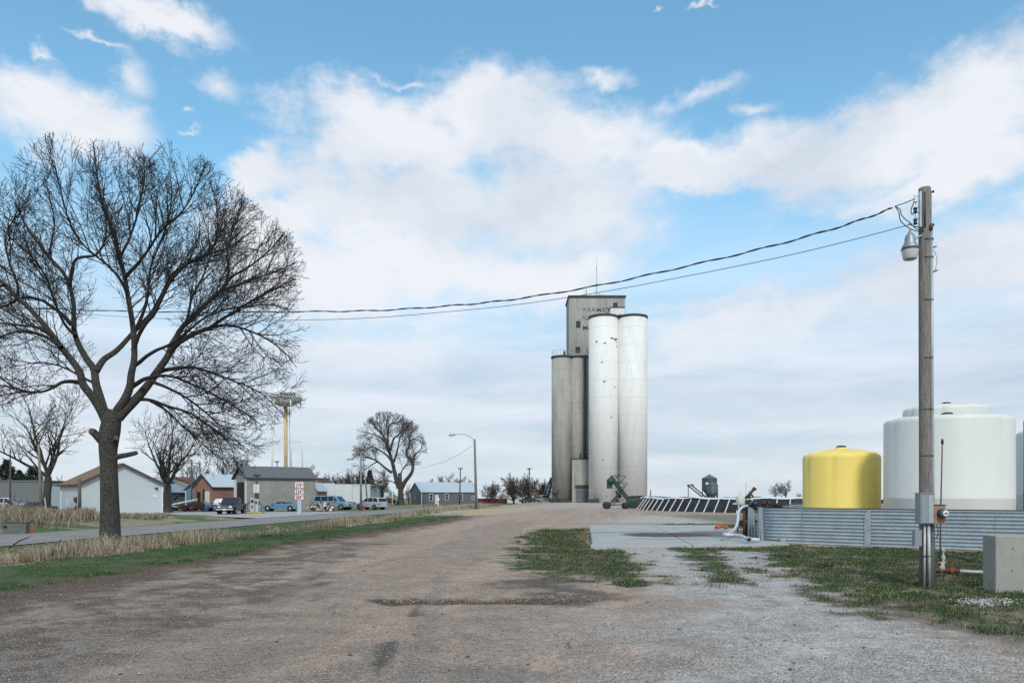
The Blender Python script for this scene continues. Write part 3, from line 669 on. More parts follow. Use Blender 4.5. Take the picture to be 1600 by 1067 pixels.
gable('house', 'low house with a rusty brown roof glimpsed behind the two sheds', 'house', (WX(242, 150), 148), R(0), 9, 8, 3.8, 5.4, mat('dull_wall', (.25, .25, .25), .8), mat('rust_brown_roof', (.12, .055, .04), .8, var=.2), .3)
gable('metal_shed', 'long flat grey metal shed at the left edge behind the brush', 'shed', (WX(-60, 112), 112), R(0), 12.6, 8, 4.1, 4.6, M_sheet, M_sheet, flat=True)
gable('metal_shed', 'narrow pale blue-grey shed wall showing left of the white garage', 'shed', (WX(78, 100), 100), R(5), 2.2, 4, 3.4, 3.6, mat('pale_blue_sheet', (.26, .32, .37), .6, var=.1), M_sheet, flat=True)
gable('brick_building', 'two storey brown brick building behind the block garage', 'building', (WX(470, 150), 150), R(0), (496 - 470) / F * 150, 9, 5.2, 5.4, M_brownbrick, M_dark, flat=True)
gable('brick_building', 'low brown brick lean-to with pale roof between garage and white building', 'building', (WX(478, 138), 138), R(0), (496.3 - 478) / F * 138, 7, 2.9, 4.2, M_brownbrick, M_metalroof, .2, trim=False)
wb = gable('white_building', 'long plain white building with stepped flat parapet behind the blue van', 'building', (WX(497, 148), 148), R(0), (578 - 497) / F * 148, 14, 3.9, 4.1, M_whitewall, M_trim, flat=True)
b = MB(); w_ = (578 - 497) / F * 148
b.box(-.02, w_ * .32, -.15, .1, 0, 4.32).box(w_ * .32, w_ * .66, -.13, .1, 0, 4.12); b.build('parapet_panel', M_whitewall, wb)
b = MB(); 
for q in (.16, .32, .47, .66, .82): b.box(w_ * q - .03, w_ * q + .03, -.19, -.14, .1, 3.8)
b.build('seam_strip', mat('seam_grey', (.46, .50, .52), .8), wb)
gh = math.atan2(.40, .915)
gable('grey_house', 'single storey grey sided house with pale metal roof beside the huge bare cottonwood', 'house', (-22.9, 172.8), gh - R(90), 8.7, 12.6, 2.65, 4.7, M_greysiding, add_wave(mat('pale_metal_roof_ribbed', (.50, .56, .60), .5, .1, var=.06), 1.5, 'Y', .5, .03), .25,
      [('r', 1.7, 2.55, .75, 2.25, 'window'), ('r', 3.0, 3.85, .05, 2.05, 'door'), ('r', 5.3, 6.1, .9, 2.3, 'window'), ('r', 8.6, 9.4, .9, 2.2, 'window'), ('r', 11.5, 12.2, .9, 1.8, 'window'), ('g', 4.0, 4.25, 1.3, 1.6, 'white')], zb=-.45, chimney=(9.5, .7, 5.2))
gable('house', 'small pale house with grey-green roof behind the silver minivan', 'house', (WX(578, 178), 178), R(0), 4.4, 6, 2.6, 4.1, M_whitewall, mat('sage_roof', (.30, .36, .36), .7), .3, zb=-.4)
gable('shed', 'tiny cream shed in front of the big cottonwood', 'shed', (WX(604, 160), 160), R(0), 2.1, 2.5, 1.5, 2.2, mat('cream_wall', (.50, .48, .42), .8), M_whitewall, .1, zb=-.4)
gable('house', 'white house glimpsed behind the thicket right of the street lamp', 'house', (WX(785, 190), 190), R(0), 6, 7, 2.8, 4.2, M_whitewall, mat('pale_roof', (.35, .38, .40), .7), .3, zb=-.3)
gable('shop_building', 'distant salmon brick storefront with dark flat roof left of the elevator', 'building', (WX(822, 225), 225), R(0), 8.3, 8, 2.9, 3.0, mat('salmon_wall', (.45, .28, .21), .8, col2=(.55, .50, .46), scale=.5), M_roofedge, flat=True, zb=-.3)
b = MB(); b.box(0, (792 - 747) / F * 178, 0, .08, 0, 1.15)
for k in range(9): b.box(k * .83, k * .83 + .1, -.06, -.003, 0, 1.2)
f = b.build('board_fence', mat('dark_red_boards', (.12, .03, .03), .8, var=.2), None, loc=(WX(747, 178), 178, -.4)); tag(f, 'dark red board fence right of the grey house', 'fence')

# ------------------------------------------------------------------ water tower
def water_tower():
    Y = 250; x = WX(446.5, Y); z0 = -.2; px = Y / F
    t = thing('water_tower', 'white water tower with yellow rusty column rising behind the block garage', 'water tower', (x, Y, z0))
    zr = WZ(622, Y) - z0; r = 4.75
    m = mat('white_tank_paint', (.76, .77, .76), .5, var=.05, scale=.5, dirt=.2, dirt_col=(.35, .36, .36))
    prof = [(.6, zr - 2.75), (2.2, zr - 2.55), (3.5, zr - 1.9), (4.4, zr - .9), (r, zr), (r, zr + 1.0), (4.45, zr + 1.9), (3.8, zr + 2.7), (2.4, zr + 3.3), (.01, zr + 3.7)]
    tk = MB().lathe(prof, n=40).build('tank', m, t)
    b = MB().lathe([(r + .02, zr - .12), (r + .45, zr - .12), (r + .45, zr + .02), (r + .02, zr + .02)], n=40, smooth=False, cap=False)
    for k in range(24): a = k * math.pi / 12; b.rod(((r + .42) * math.cos(a), (r + .42) * math.sin(a), zr), ((r + .42) * math.cos(a), (r + .42) * math.sin(a), zr + 1.0), .035, n=4)
    b.tube([((r + .42) * math.cos(a), (r + .42) * math.sin(a), zr + 1.0) for a in np.linspace(0, 2 * math.pi, 41)], .04, 4); b.build('catwalk', M_galv, t)
    MB().rod((0, 0, 0), (0, 0, zr - 2.6), .58, n=16).build('riser_column', mat('yellow_rusty_paint', (.64, .58, .42), .7, col2=(.46, .28, .11), scale=.35, stretch=(1, 1, .5)), t)
    for k in range(5):
        a = R(-90 + 36 + k * 72); ca, sa = math.cos(a), math.sin(a)
        MB().rod((5.6 * ca, 5.6 * sa, 0), (4.5 * ca, 4.5 * sa, zr), .26, .22, 8).build('leg', m, t)
    b = MB()
    for z in (9, 19):
        for k in range(5):
            a = R(-90 + 36 + k * 72); c = a + R(72); rr = 5.6 - 1.1 * z / zr; b.rod((rr * math.cos(a), rr * math.sin(a), z), (rr * math.cos(c), rr * math.sin(c), z), .07, n=4)
    b.build('bracing', m, t)
    MB().rod((.3, 0, zr + 3.6), (.3, 0, WZ(594, Y) - z0), .07, .04, 5).rod((-.2, 0, zr + 3.9), (.9, 0, zr + 4.4), .05, n=4).box(-.2, .8, -.3, .3, zr + 3.5, zr + 4.0).build('antenna', M_galv, t)
    text_mesh('lettering', 'MURDOCK', 1.5, mat('navy_lettering', (.03, .04, .07), .7), t, (0, 0, zr + .28), width=5.2, bend=(r + .0, R(-90 + 27)), align='CENTER', ext=.05, offset=.05)
water_tower()

# ------------------------------------------------------------------ vehicles
def car(kind, label, cat, loc, heading, col, rough=.3, group=None, name=None):
    """+x is forward.  sizes are real; body, greenhouse glass, wheels, lamps, bumpers are parts"""
    S = dict(pickup=(5.4, 1.95, .42), coupe=(4.8, 1.85, .22), van=(5.3, 1.98, .30), sedan=(4.5, 1.75, .24), minivan=(4.9, 1.95, .25), wreck=(4.4, 1.7, .15))[kind]
    L, Wd, gc = S; hw = Wd / 2; x1 = L / 2; x0 = -L / 2
    t = thing(name or 'parked_car', label, cat, loc, heading, group)
    P = dict(
        pickup=([(x0, .55), (x0, 1.15), (-.35, 1.15), (-.35, 1.12), (1.05, 1.12), (1.3, 1.10), (x1 - .12, 1.0), (x1, .85), (x1, .45), (x0 + .1, .45)], [(-.85, 1.12), (-.72, 1.80), (-.55, 1.86), (.45, 1.86), (1.1, 1.12)], .36, (1.72, -1.75)),
        coupe=([(x0, .35), (x0 + .05, .82), (x0 + .3, .90), (-.9, .90), (.7, .88), (x1 - .35, .82), (x1, .70), (x1, .32), (x0 + .2, .25)], [(-1.75, .89), (-.75, 1.28), (-.4, 1.32), (.2, 1.31), (.85, .88)], .31, (1.5, -1.45)),
        van=([(x0, .45), (x0, 1.15), (1.3, 1.15), (1.6, 1.10), (x1 - .15, .98), (x1, .80), (x1, .42), (x0 + .1, .40)], [(x0 + .02, 1.15), (x0 + .12, 1.92), (x0 + .4, 2.02), (.7, 2.02), (.95, 1.95), (1.62, 1.12)], .36, (1.75, -1.7)),
        sedan=([(x0, .40), (x0 + .05, .90), (x0 + .6, .95), (.9, .93), (x1 - .4, .78), (x1, .62), (x1, .30), (x0 + .2, .28)], [(-1.55, .94), (-.85, 1.38), (.1, 1.40), (1.15, .92)], .31, (1.42, -1.35)),
        minivan=([(x0, .42), (x0 - .02, 1.02), (1.1, 1.02), (x1 - .5, .88), (x1, .70), (x1, .32), (x0 + .2, .30)], [(x0 + .02, 1.02), (x0 + .35, 1.66), (-1.6, 1.74), (.2, 1.74), (1.45, 1.0)], .33, (1.6, -1.5)),
        wreck=([(x0, .35), (x0 + .05, .82), (-.9, .90), (.7, .88), (x1, .70), (x1, .32)], [(-1.5, .89), (-.9, 1.25), (.2, 1.22), (.85, .88)], .30, (1.4, -1.4)))[kind]
    low, top, wr, wx = P
    m = mat('paint_%02d_%02d_%02d' % tuple(int(c * 99) for c in col), col, rough, 0, var=.08, scale=3, coat=.1 if kind != 'wreck' else 0, dirt=.15 if kind != 'wreck' else .8, dirt_col=(.12, .10, .09) if kind != 'wreck' else (.13, .05, .03))
    wf = lambda x, z: (1 - .07 * max(0, .75 - z) / .5) * (1 - .06 * max(0, abs(x) - L * .40) / (L * .1))
    b = MB().prism(low, -hw, hw, wf)
    body = b.build('body', m, t, bevel=.05)
    zl = min(z for _, z in top); zt = max(z for _, z in top); nar = .80
    gw = lambda x, z: .965 - (.965 - nar) * (z - zl) / (zt - zl)
    MB().prism(top, -hw, hw, gw).build('cabin', m, body, bevel=.03)
    # glass: side windows, windscreen, rear window standing proud of the cabin
    cx = sum(x for x, _ in top) / len(top)
    def inset(poly, k, kz): 
        zc = (zl + zt) / 2; return [(cx + (x - cx) * k, zc + (z - zc) * kz) for x, z in poly]
    g = MB(); side = inset(top, .86, .72)
    for s in (-1, 1):
        pts = [(x, s * (hw * gw(x, z) + .006), z) for x, z in side]
        g.add(pts, [tuple(range(len(pts)))])
    g.build('side_window', M_glass, t)
    def pane(a, b_, name):
        (xa, za), (xb, zb2) = a, b_; q = MB(); d = Vector((zb2 - za, 0, -(xb - xa))).normalized() * .012
        if d.x * (1 if name == 'windscreen' else -1) < 0: d = -d
        pts = []
        for (k, s) in ((.12, -1), (.12, 1), (.9, 1), (.9, -1)):
            x = xa + (xb - xa) * k; z = za + (zb2 - za) * k; pts.append((x + d.x, s * hw * gw(x, z) * .9, z + d.z))
        q.add(pts, [(0, 1, 2, 3)]); q.build(name, M_glass, t)
    fr = sorted(top, key=lambda p: -p[0]); pane(fr[0], fr[1], 'windscreen'); bk = sorted(top, key=lambda p: p[0]); pane(bk[0], bk[1], 'rear_window')
    if kind in ('van', 'minivan', 'coupe', 'sedan'):
        q = MB(); xs = {'van': (-1.35, -.25, .65), 'minivan': (-1.2, -.2, .65), 'coupe': (-.35,), 'sedan': (-.2,)}[kind]
        for x in xs:
            for s in (-1, 1): q.bar((x, s * (hw * gw(0, zl) + .012), zl + .03), (x, s * (hw * gw(0, zt) + .012), zt - .08), .09, .02)
        q.build('window_pillar', m, body)
    if kind == 'pickup': MB().box(x0 + .1, -1.0, -hw + .15, hw - .15, 1.152, 1.16).build('truck_bed', M_hole, t)
    for x in wx:
        for s in (-1, 1):
            MB().lathe([(wr + .07, s * (hw - .35)), (wr + .07, s * (hw + .004))], (x, 0, wr + .02), 20, axis='y').build('wheel_arch', M_hole, body)
            w = MB().lathe([(wr * .6, s * (hw - .25)), (wr * .95, s * (hw - .25)), (wr, s * (hw - .2)), (wr, s * (hw - .03)), (wr * .94, s * (hw + .02)), (wr * .6, s * (hw + .025))], (x, 0, wr), 20, axis='y').build('wheel', M_black, t)
            MB().lathe([(.02, s * (hw + .035)), (wr * .3, s * (hw + .03)), (wr * .62, s * (hw + .02)), (wr * .62, s * (hw - .05))], (x, 0, wr), 16, axis='y').build('rim', M_chrome if kind != 'wreck' else M_rust, w)
    zb_ = .48 if kind in ('pickup', 'van') else .38
    bm = M_chrome if kind in ('pickup', 'van', 'coupe') else m
    MB().box(x1 - .03, x1 + .07, -hw * .95, hw * .95, zb_ - .02, zb_ + .15).build('front_bumper', bm, t, bevel=.02); MB().box(x0 - .07, x0 + .03, -hw * .95, hw * .95, zb_ - .02, zb_ + .15).build('rear_bumper', bm, t, bevel=.02)
    zh = {'pickup': .82, 'van': .72, 'coupe': .58, 'sedan': .58, 'minivan': .62, 'wreck': .55}[kind]
    MB().box(x1 - .02, x1 + .02, -hw * .55, hw * .55, zh - .12, zh + .10).build('grille', M_dark, t)
    if kind == 'pickup':
        MB().box(x1 + .02, x1 + .035, -hw * .55, hw * .55, zh - .03, zh + .03).build('grille_bar', M_chrome, t)
        MB().box(x1 + .07, x1 + .08, -.16, .16, zb_ - .02, zb_ + .12).build('number_plate', M_white, t)
    for s in (-1, 1):
        MB().box(x1 - .06, x1 + .025, s * hw * .62 - .12 * 1, s * hw * .62 + .22 * (1 if s > 0 else 1) * .9, zh - .08, zh + .10).build('headlight', M_lens, t)
        MB().box(x0 - .02, x0 + .04, s * hw * .86 - .09, s * hw * .86 + .09, zh, zh + .25).build('tail_light', M_redlens, t)
        MB().box(.75, .9, s * (hw + .14) - .08, s * (hw + .14) + .08, zl + .02, zl + .18).rod((.8, s * hw * .95, zl + .08), (.8, s * (hw + .1), zl + .08), .02, n=4).build('mirror', M_dark, t)
    return t
def at(px, Y): x = WX(px, Y); return (x, Y, h1(x, Y) + .05)
car('pickup', 'dark blue pickup truck facing the camera beside the fuel pump', 'pickup truck', at(362, 86.5), R(-86), (.016, .024, .045), name='pickup_truck')
car('coupe', 'light blue two door coupe parked along the wall of the block garage', 'car', at(439, 101.5), R(180), (.12, .25, .42))
car('van', 'light blue passenger van parked right of the block garage', 'van', at(519.5, 109), R(-14), (.16, .29, .40), name='parked_van')
car('sedan', 'small silver car with its nose showing past the blue van', 'car', at(528, 112.5), R(-12), (.45, .47, .48))
car('pickup', 'dark pickup truck in front of the white building behind the vans', 'pickup truck', at(527, 119), R(-6), (.07, .08, .085), name='pickup_truck')
car('sedan', 'dark blue car half hidden between block garage and blue van', 'car', at(488, 115), R(75), (.03, .04, .07))
car('minivan', 'silver minivan seen from behind at the street bend', 'minivan', at(580, 113), R(146), (.42, .46, .50), name='minivan')
car('sedan', 'small blue car parked just beyond the silver minivan', 'car', at(577, 121), R(170), (.10, .22, .38))
car('wreck', 'rusty red-brown wrecked car in the scrap pile', 'wrecked car', at(309, 101), R(175), (.085, .032, .024), .8, name='wrecked_car')
car('sedan', 'black car with red tail light in the brush left of the white garage', 'car', at(56, 84), R(160), (.02, .018, .02))
car('minivan', 'white van parked in front of the long grey shed at left', 'van', at(14, 104), R(5), (.5, .52, .54), name='parked_van')
car('sedan', 'red car parked by the tiny cream shed under the cottonwood', 'car', (WX(609, 157), 157, -.42), R(0), (.14, .025, .025))
car('sedan', 'dark grey car leftmost of the far row beside the elevator', 'car', (WX(827, 176), 176, -.35), R(10), (.10, .12, .15), group='far cars parked left of the elevator')
car('minivan', 'white van in the middle of the far row beside the elevator', 'van', (WX(840, 184), 184, -.3), R(85), (.55, .56, .58), name='parked_van')
car('pickup', 'silver pickup rightmost of the far row beside the elevator', 'pickup truck', (WX(851, 178), 178, -.3), R(10), (.42, .44, .46), name='pickup_truck')

# ------------------------------------------------------------------ trees
def bark(name, c1, c2):
    m = mat(name, c1, .95, col2=c2, scale=9, stretch=(2.6, 2.6, .8)); nt = m.node_tree; N = nt.nodes; L = nt.links
    tc = N.new('ShaderNodeTexCoord'); mp = N.new('ShaderNodeMapping'); mp.inputs['Scale'].default_value = (1, 1, .28); L.new(tc.outputs['Object'], mp.inputs[0])
    v = N.new('ShaderNodeTexVoronoi'); v.feature = 'DISTANCE_TO_EDGE'; v.inputs['Scale'].default_value = 26; L.new(mp.outputs[0], v.inputs[0])
    n = N.new('ShaderNodeTexNoise'); n.inputs['Scale'].default_value = 60; n.inputs['Detail'].default_value = 6; L.new(mp.outputs[0], n.inputs[0])
    a = N.new('ShaderNodeMath'); a.operation = 'MULTIPLY_ADD'; L.new(v.outputs[0], a.inputs[0]); a.inputs[1].default_value = 2.2; L.new(n.outputs[0], a.inputs[2])
    bp = N.new('ShaderNodeBump'); bp.inputs['Strength'].default_value = 1; bp.inputs['Distance'].default_value = .04; L.new(a.outputs[0], bp.inputs['Height']); L.new(bp.outputs[0], N['Principled BSDF'].inputs['Normal']); return m
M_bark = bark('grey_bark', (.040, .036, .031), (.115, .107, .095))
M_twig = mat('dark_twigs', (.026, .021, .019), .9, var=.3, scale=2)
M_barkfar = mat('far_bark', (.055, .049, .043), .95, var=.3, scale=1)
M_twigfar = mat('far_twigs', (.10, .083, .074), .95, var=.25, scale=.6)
M_twigfar2 = mat('far_brown_twigs', (.15, .115, .092), .95, var=.25, scale=.6)

class TreeMesh:
    """collects tapered branches; n-sided tubes built straight into arrays"""
    def __init__(s): s.V = []; s.Fq = []; s.n = 0
    def tube(s, pts, rad, n):
        P = np.array(pts, float); m = len(P); T = np.gradient(P, axis=0); T /= np.linalg.norm(T, axis=1)[:, None] + 1e-9
        ref = np.array([.37, .61, .7]); ref = ref if abs(T[0] @ ref) < .85 else np.array([.9, -.3, .1])
        U = np.cross(T, ref); U /= np.linalg.norm(U, axis=1)[:, None] + 1e-9; W = np.cross(T, U)
        a = np.arange(n) * 2 * np.pi / n; r = np.array(rad)[:, None, None]
        V = P[:, None, :] + r * (U[:, None, :] * np.cos(a)[None, :, None] + W[:, None, :] * np.sin(a)[None, :, None])
        i = np.arange(m - 1)[:, None]; k = np.arange(n)[None, :]; b = s.n + i * n
        s.Fq.append(np.stack([b + k, b + (k + 1) % n, b + n + (k + 1) % n, b + n + k], -1).reshape(-1, 4)); s.V.append(V.reshape(-1, 3)); s.n += m * n
    def build(s, name, m, parent):
        V = np.concatenate(s.V); Fc = np.concatenate(s.Fq); me = bpy.data.meshes.new(name)
        me.vertices.add(len(V)); me.vertices.foreach_set('co', V.ravel()); me.loops.add(Fc.size); me.loops.foreach_set('vertex_index', Fc.ravel().astype(np.int32))
        me.polygons.add(len(Fc)); me.polygons.foreach_set('loop_start', np.arange(0, Fc.size, 4, dtype=np.int32)); me.update(); me.validate()
        me.polygons.foreach_set('use_smooth', np.ones(len(Fc), bool)); me.materials.append(m); o = bpy.data.objects.new(name, me); link(o, parent); return o
def nrm(v): return v / (np.linalg.norm(v) + 1e-9)
def side_dir(d, ang, g):
    r = g.normal(size=3); r = nrm(r - d * (r @ d)); return nrm(d * math.cos(ang) + r * math.sin(ang))
def grow(tm, p, d, L, r, lev, g, prm, inside):
    seg = prm['seg'][lev]; n = max(2, int(L / seg)); pts = [p]; up = prm['up'][lev]; wig = prm['wig'][lev]
    for i in range(n):
        d = nrm(d + g.normal(size=3) * wig + np.array([0, 0, up])); p = p + d * (L / n); pts.append(p)
        if inside is not None and not inside(p): break
    m = len(pts); rt = prm.get('tip', .0035); rad = [max(rt, r * (1 - .82 * i / (m - 1))) for i in range(m)]
    tm.tube(pts, rad, (6, 5, 4, 3, 3)[min(lev, 4)])
    if lev < prm['levels']: sprout(tm, pts, rad, lev + 1, g, prm, inside, L)
def sprout(tm, pts, rad, lev, g, prm, inside, L, t0=.18, bias=None):
    P = np.array(pts); ds = np.linalg.norm(np.diff(P, axis=0), axis=1); S = np.concatenate([[0], np.cumsum(ds)]); tot = S[-1]; sp = prm['sp'][lev]; s = tot * t0 + sp * g.random()
    while s < tot:
        i = min(len(ds) - 1, np.searchsorted(S, s) - 1); f = (s - S[i]) / (ds[i] + 1e-9); p = P[i] + (P[i + 1] - P[i]) * f; dd = nrm(P[i + 1] - P[i]); rr = rad[i] + (rad[i + 1] - rad[i]) * f
        t = s / tot; ll = prm['len'][lev] * (1.15 - .6 * t) * g.uniform(.55, 1.25)
        nd = side_dir(dd, R(g.uniform(*prm['ang'])), g)
        if bias is not None: nd = nrm(nd + bias(p) * prm.get('bk', .5))
        grow(tm, p, nd, ll, min(rr * .7, prm['rad'][lev] * g.uniform(.8, 1.2)), lev, g, prm, inside)
        s += sp * g.uniform(.6, 1.4)
    # the tip forks on
    if lev <= prm['levels']:
        for q in range(2 if (inside is None or inside(P[-1])) else 0): grow(tm, P[-1], side_dir(nrm(P[-1] - P[-2]), R(g.uniform(8, 28)), g), prm['len'][lev] * g.uniform(.6, .9), min(rad[-1], prm['rad'][lev]), lev, g, prm, inside)

def smooth_path(pts, rad, k=4):
    P = np.array(pts, float); m = len(P); out = []; ro = []
    for i in range(m - 1):
        p0 = P[max(i - 1, 0)]; p1 = P[i]; p2 = P[i + 1]; p3 = P[min(i + 2, m - 1)]
        for j in range(k):
            t = j / k; out.append(.5 * ((2 * p1) + (-p0 + p2) * t + (2 * p0 - 5 * p1 + 4 * p2 - p3) * t * t + (-p0 + 3 * p1 - 3 * p2 + p3) * t ** 3)); ro.append(rad[i] + (rad[i + 1] - rad[i]) * t)
    out.append(P[-1]); ro.append(rad[-1]); return out, ro

def main_tree():
    Y0 = 26.4; s = Y0 / F
    def W(px, py, dy): Y = Y0 + dy; return (WX(px, Y), Y, WZ(py, Y))
    x0 = WX(172, Y0); z0 = h1(x0, Y0)
    t = thing('bare_tree', 'large leafless tree with a thick forked trunk on the green bank at left', 'tree', (x0, Y0, z0))
    off = np.array([x0, Y0, z0])
    def L(pts, r0, r1, dy0, dy1, pw=.8):
        m = len(pts); q = []; rr = []
        for i, (a, b) in enumerate(pts):
            f = i / (m - 1); q.append(np.array(W(a, b, dy0 + (dy1 - dy0) * f)) - off); rr.append((r0 + (r1 - r0) * f ** pw) * s * (.86 if r0 and pw < .8 else 1))
        return smooth_path(q, rr)
    tr = TreeMesh(); tw = TreeMesh(); g = np.random.default_rng(11)
    base = z0
    P, r = L([(172, 880), (172, 862), (172, 845), (172, 815), (171, 770), (170, 730), (169, 705), (170, 688), (172, 672), (175, 655), (178, 640)], 0, 0, 0, 0); 
    rr = [24, 20, 16, 14.4, 13.2, 12.5, 13.2, 14.4, 15.2, 13.5, 8.5]; r = []
    for i in range(len(rr) - 1): r += [(rr[i] + (rr[i + 1] - rr[i]) * j / 4) * s for j in range(4)]
    r.append(rr[-1] * s); tr.tube(P, r, 20)
    limbs = [
        # points, r0, r1, depth start, depth end
        ([(172, 672), (160, 645), (146, 622), (130, 601), (124, 580), (109, 559), (96, 543), (84, 527), (67, 505), (45, 481), (27, 465), (7, 445), (-20, 422), (-60, 392), (-95, 370)], 9.5, 2.2, 0, -1.4),
        ([(168, 665), (158, 628), (150, 600), (147, 578), (137, 563), (125, 543), (118, 525), (115, 505), (115, 475), (108, 445), (97, 424), (76, 401), (58, 378), (40, 352), (25, 318)], 9.5, 1.6, 0, 1.6),
        ([(108, 445), (112, 425), (117, 407), (128, 402), (150, 398), (163, 378), (166, 350), (160, 318), (150, 288)], 4, 1.2, .9, 2.2),
        ([(76, 401), (82, 370), (85, 345), (78, 310), (70, 280)], 2.6, .9, 1.4, 2.2),
        ([(112, 508), (98, 492), (82, 480), (65, 469), (45, 465), (28, 468), (8, 478), (-25, 486)], 4.2, 1.4, .5, -.6),
        ([(27, 465), (28, 445), (20, 425), (12, 400), (8, 372), (20, 345)], 3, 1, -1, -1.6),
        ([(150, 580), (162, 562), (178, 551), (190, 540), (206, 522), (222, 505), (238, 487), (252, 462), (268, 431), (290, 414), (313, 402), (335, 394), (362, 385), (392, 362)], 6.5, 1.3, 0.3, 3.0),
        ([(176, 660), (184, 641), (195, 624), (203, 604), (205, 585), (209, 566), (210, 543), (207, 505), (200, 464), (195, 434), (186, 404), (180, 373), (170, 342), (158, 310), (152, 278), (148, 245), (146, 222)], 10, .9, 0, -.8),
        ([(195, 434), (206, 422), (217, 410), (232, 390), (247, 367), (263, 350), (280, 336), (297, 312), (310, 284), (318, 262)], 3.8, .8, -.5, -2.0),
        ([(200, 464), (190, 440), (172, 418), (150, 400), (128, 380), (110, 350), (100, 318), (92, 285)], 3.0, .8, -.4, -2.6),
        ([(186, 404), (200, 378), (212, 345), (220, 312), (226, 280), (224, 252)], 2.8, .8, -.6, .6),
        ([(184, 652), (196, 640), (214, 622), (230, 603), (246, 580), (262, 557), (268, 540), (275, 528), (286, 510), (307, 490), (324, 473), (345, 454), (354, 442), (357, 420), (355, 398), (360, 370), (370, 342), (378, 318)], 10.5, 1.0, 0, .8),
        ([(354, 442), (364, 431), (385, 420), (405, 405), (425, 388), (442, 366)], 3.2, .8, .4, 1.2),
        ([(345, 454), (370, 446), (395, 436), (420, 428), (446, 418), (464, 408)], 3.0, .7, .4, -.8),
        ([(266, 550), (280, 535), (307, 520), (328, 512), (345, 500), (365, 488), (390, 472), (415, 458), (440, 446), (462, 436)], 6, .8, .2, -1.6),
        ([(328, 512), (350, 508), (375, 512), (402, 522), (425, 535), (446, 552), (458, 566)], 3.4, .7, 0, -1.2),
        ([(206, 604), (216, 598), (226, 592), (242, 588), (258, 587), (275, 590), (292, 597), (314, 607), (338, 619), (362, 632), (388, 648), (408, 664)], 5, .7, 0, -2.6),
        ([(246, 582), (258, 578), (279, 575), (300, 574), (318, 578), (338, 585), (362, 594), (388, 604), (410, 616), (428, 632)], 5, .7, .2, 1.8),
        ([(202, 628), (218, 624), (238, 626), (263, 635), (282, 640), (300, 647), (323, 663), (345, 680), (362, 698)], 4.6, .7, 0, .9),
        ([(236, 596), (262, 606), (292, 622), (322, 645), (352, 672), (382, 700)], 3.6, .6, 0, -2.0),
        ([(235, 626), (258, 640), (280, 660), (305, 684), (330, 705)], 2.8, .6, 0, 1.8),
        ([(208, 572), (218, 566), (230, 556), (245, 547), (262, 540), (282, 528), (300, 512), (318, 498), (338, 488), (360, 482), (390, 478), (420, 476), (450, 482)], 4.4, .7, -.1, -2.8),
        ([(208, 548), (216, 525), (228, 505), (240, 492), (252, 468), (262, 448), (275, 430), (295, 412), (318, 402), (335, 380), (340, 350), (338, 318)], 4.5, .9, -.3, -1.8),
        ([(126, 598), (112, 596), (98, 597), (84, 605), (66, 612), (45, 612), (22, 606), (0, 602), (-25, 606)], 4.6, .9, 0, -2.2),
        ([(96, 543), (75, 528), (52, 520), (25, 519), (0, 526), (-30, 530)], 4, 1, -1, .8),
        ([(84, 527), (60, 512), (30, 508), (0, 505), (-35, 508)], 3.4, 1, -1.2, -2.6),
        ([(7, 445), (-15, 452), (-40, 448), (-70, 430)], 2.4, .8, -1.2, 0),
        ([(210, 520), (225, 485), (232, 452), (236, 415), (250, 380), (262, 345), (268, 310), (266, 272)], 3.6, .8, 0, 2.2),
        ([(118, 525), (100, 505), (85, 470), (70, 430), (48, 400), (25, 380), (0, 355), (-20, 330)], 3.2, .9, .5, 3.0),
        ([(275, 528), (292, 500), (300, 465), (318, 430), (330, 395), (345, 358), (350, 325)], 3.4, .8, .4, 2.8),
        ([(150, 600), (130, 590), (108, 578), (88, 570), (60, 566), (30, 572)], 3, .8, .3, 2.2),
    ]
    for pts, r0, r1, d0, d1 in limbs:
        q, rr = L(pts, r0, r1, d0, d1, .62); (tr if r0 > 6 else tw).tube(q, rr, 12 if r0 > 6 else 7)
    # broken stubs and the pruned knot on the trunk
    for pts, r0, r1 in (([(168, 700), (158, 688), (147, 676), (143, 674)], 7, 5.2), ([(176, 716), (186, 713), (202, 710), (214, 707)], 4.8, 3.2), ([(176, 696), (180, 688), (182, 684)], 5.5, 4.5)):
        q, rr = L(pts, r0, r1, 0, -.3 if pts[0][0] < 170 or pts[-1][1] < 690 else 0); st = TreeMesh(); st.tube(q, rr, 10)
        o = st.build('broken_stub', M_bark, t); cap = MB().lathe([(rr[-1] * .96, -.01), (rr[-1] * .8, .012), (.001, .02)], n=10); c = cap.build('stub_end', M_darkwood, o); d = Vector(q[-1] - q[-2]); c.location = q[-1]; c.rotation_euler = d.to_track_quat('Z', 'Y').to_euler()
    cx, cy, cz = WX(195, Y0) - x0, 0, WZ(470, Y0) - z0
    ax_, az_ = 280 * s, 226 * s
    # crown outline as seen in the photograph: upper dome plus a lower skirt on the right
    def inside(p):
        dx = (p[0] - cx) / ax_; dz = (p[2] - cz) / az_; dy = p[1] / 5.6
        if p[2] < WZ(735, Y0) - z0: return False
        if dz < 0 and dx < -.1 and p[2] < WZ(640, Y0) - z0: return False
        return dx * dx + (dz * dz if dz > 0 else dz * dz * .40) + dy * dy * .8 < 1.0 + .06 * math.sin(p[0] * 2.3) + .05 * math.sin(p[2] * 3.1 + p[1])
    prm = dict(levels=3, seg=[.5, .22, .14, .09], up=[.02, .030, .035, .03], wig=[.1, .085, .11, .12], sp=[0, .22, .17, .13], len=[0, 2.1, .85, .34], rad=[0, .021, .0108, .0074], ang=(26, 58), tip=.0056, bk=.42)
    cc = np.array([cx, cy, cz - 2.5])
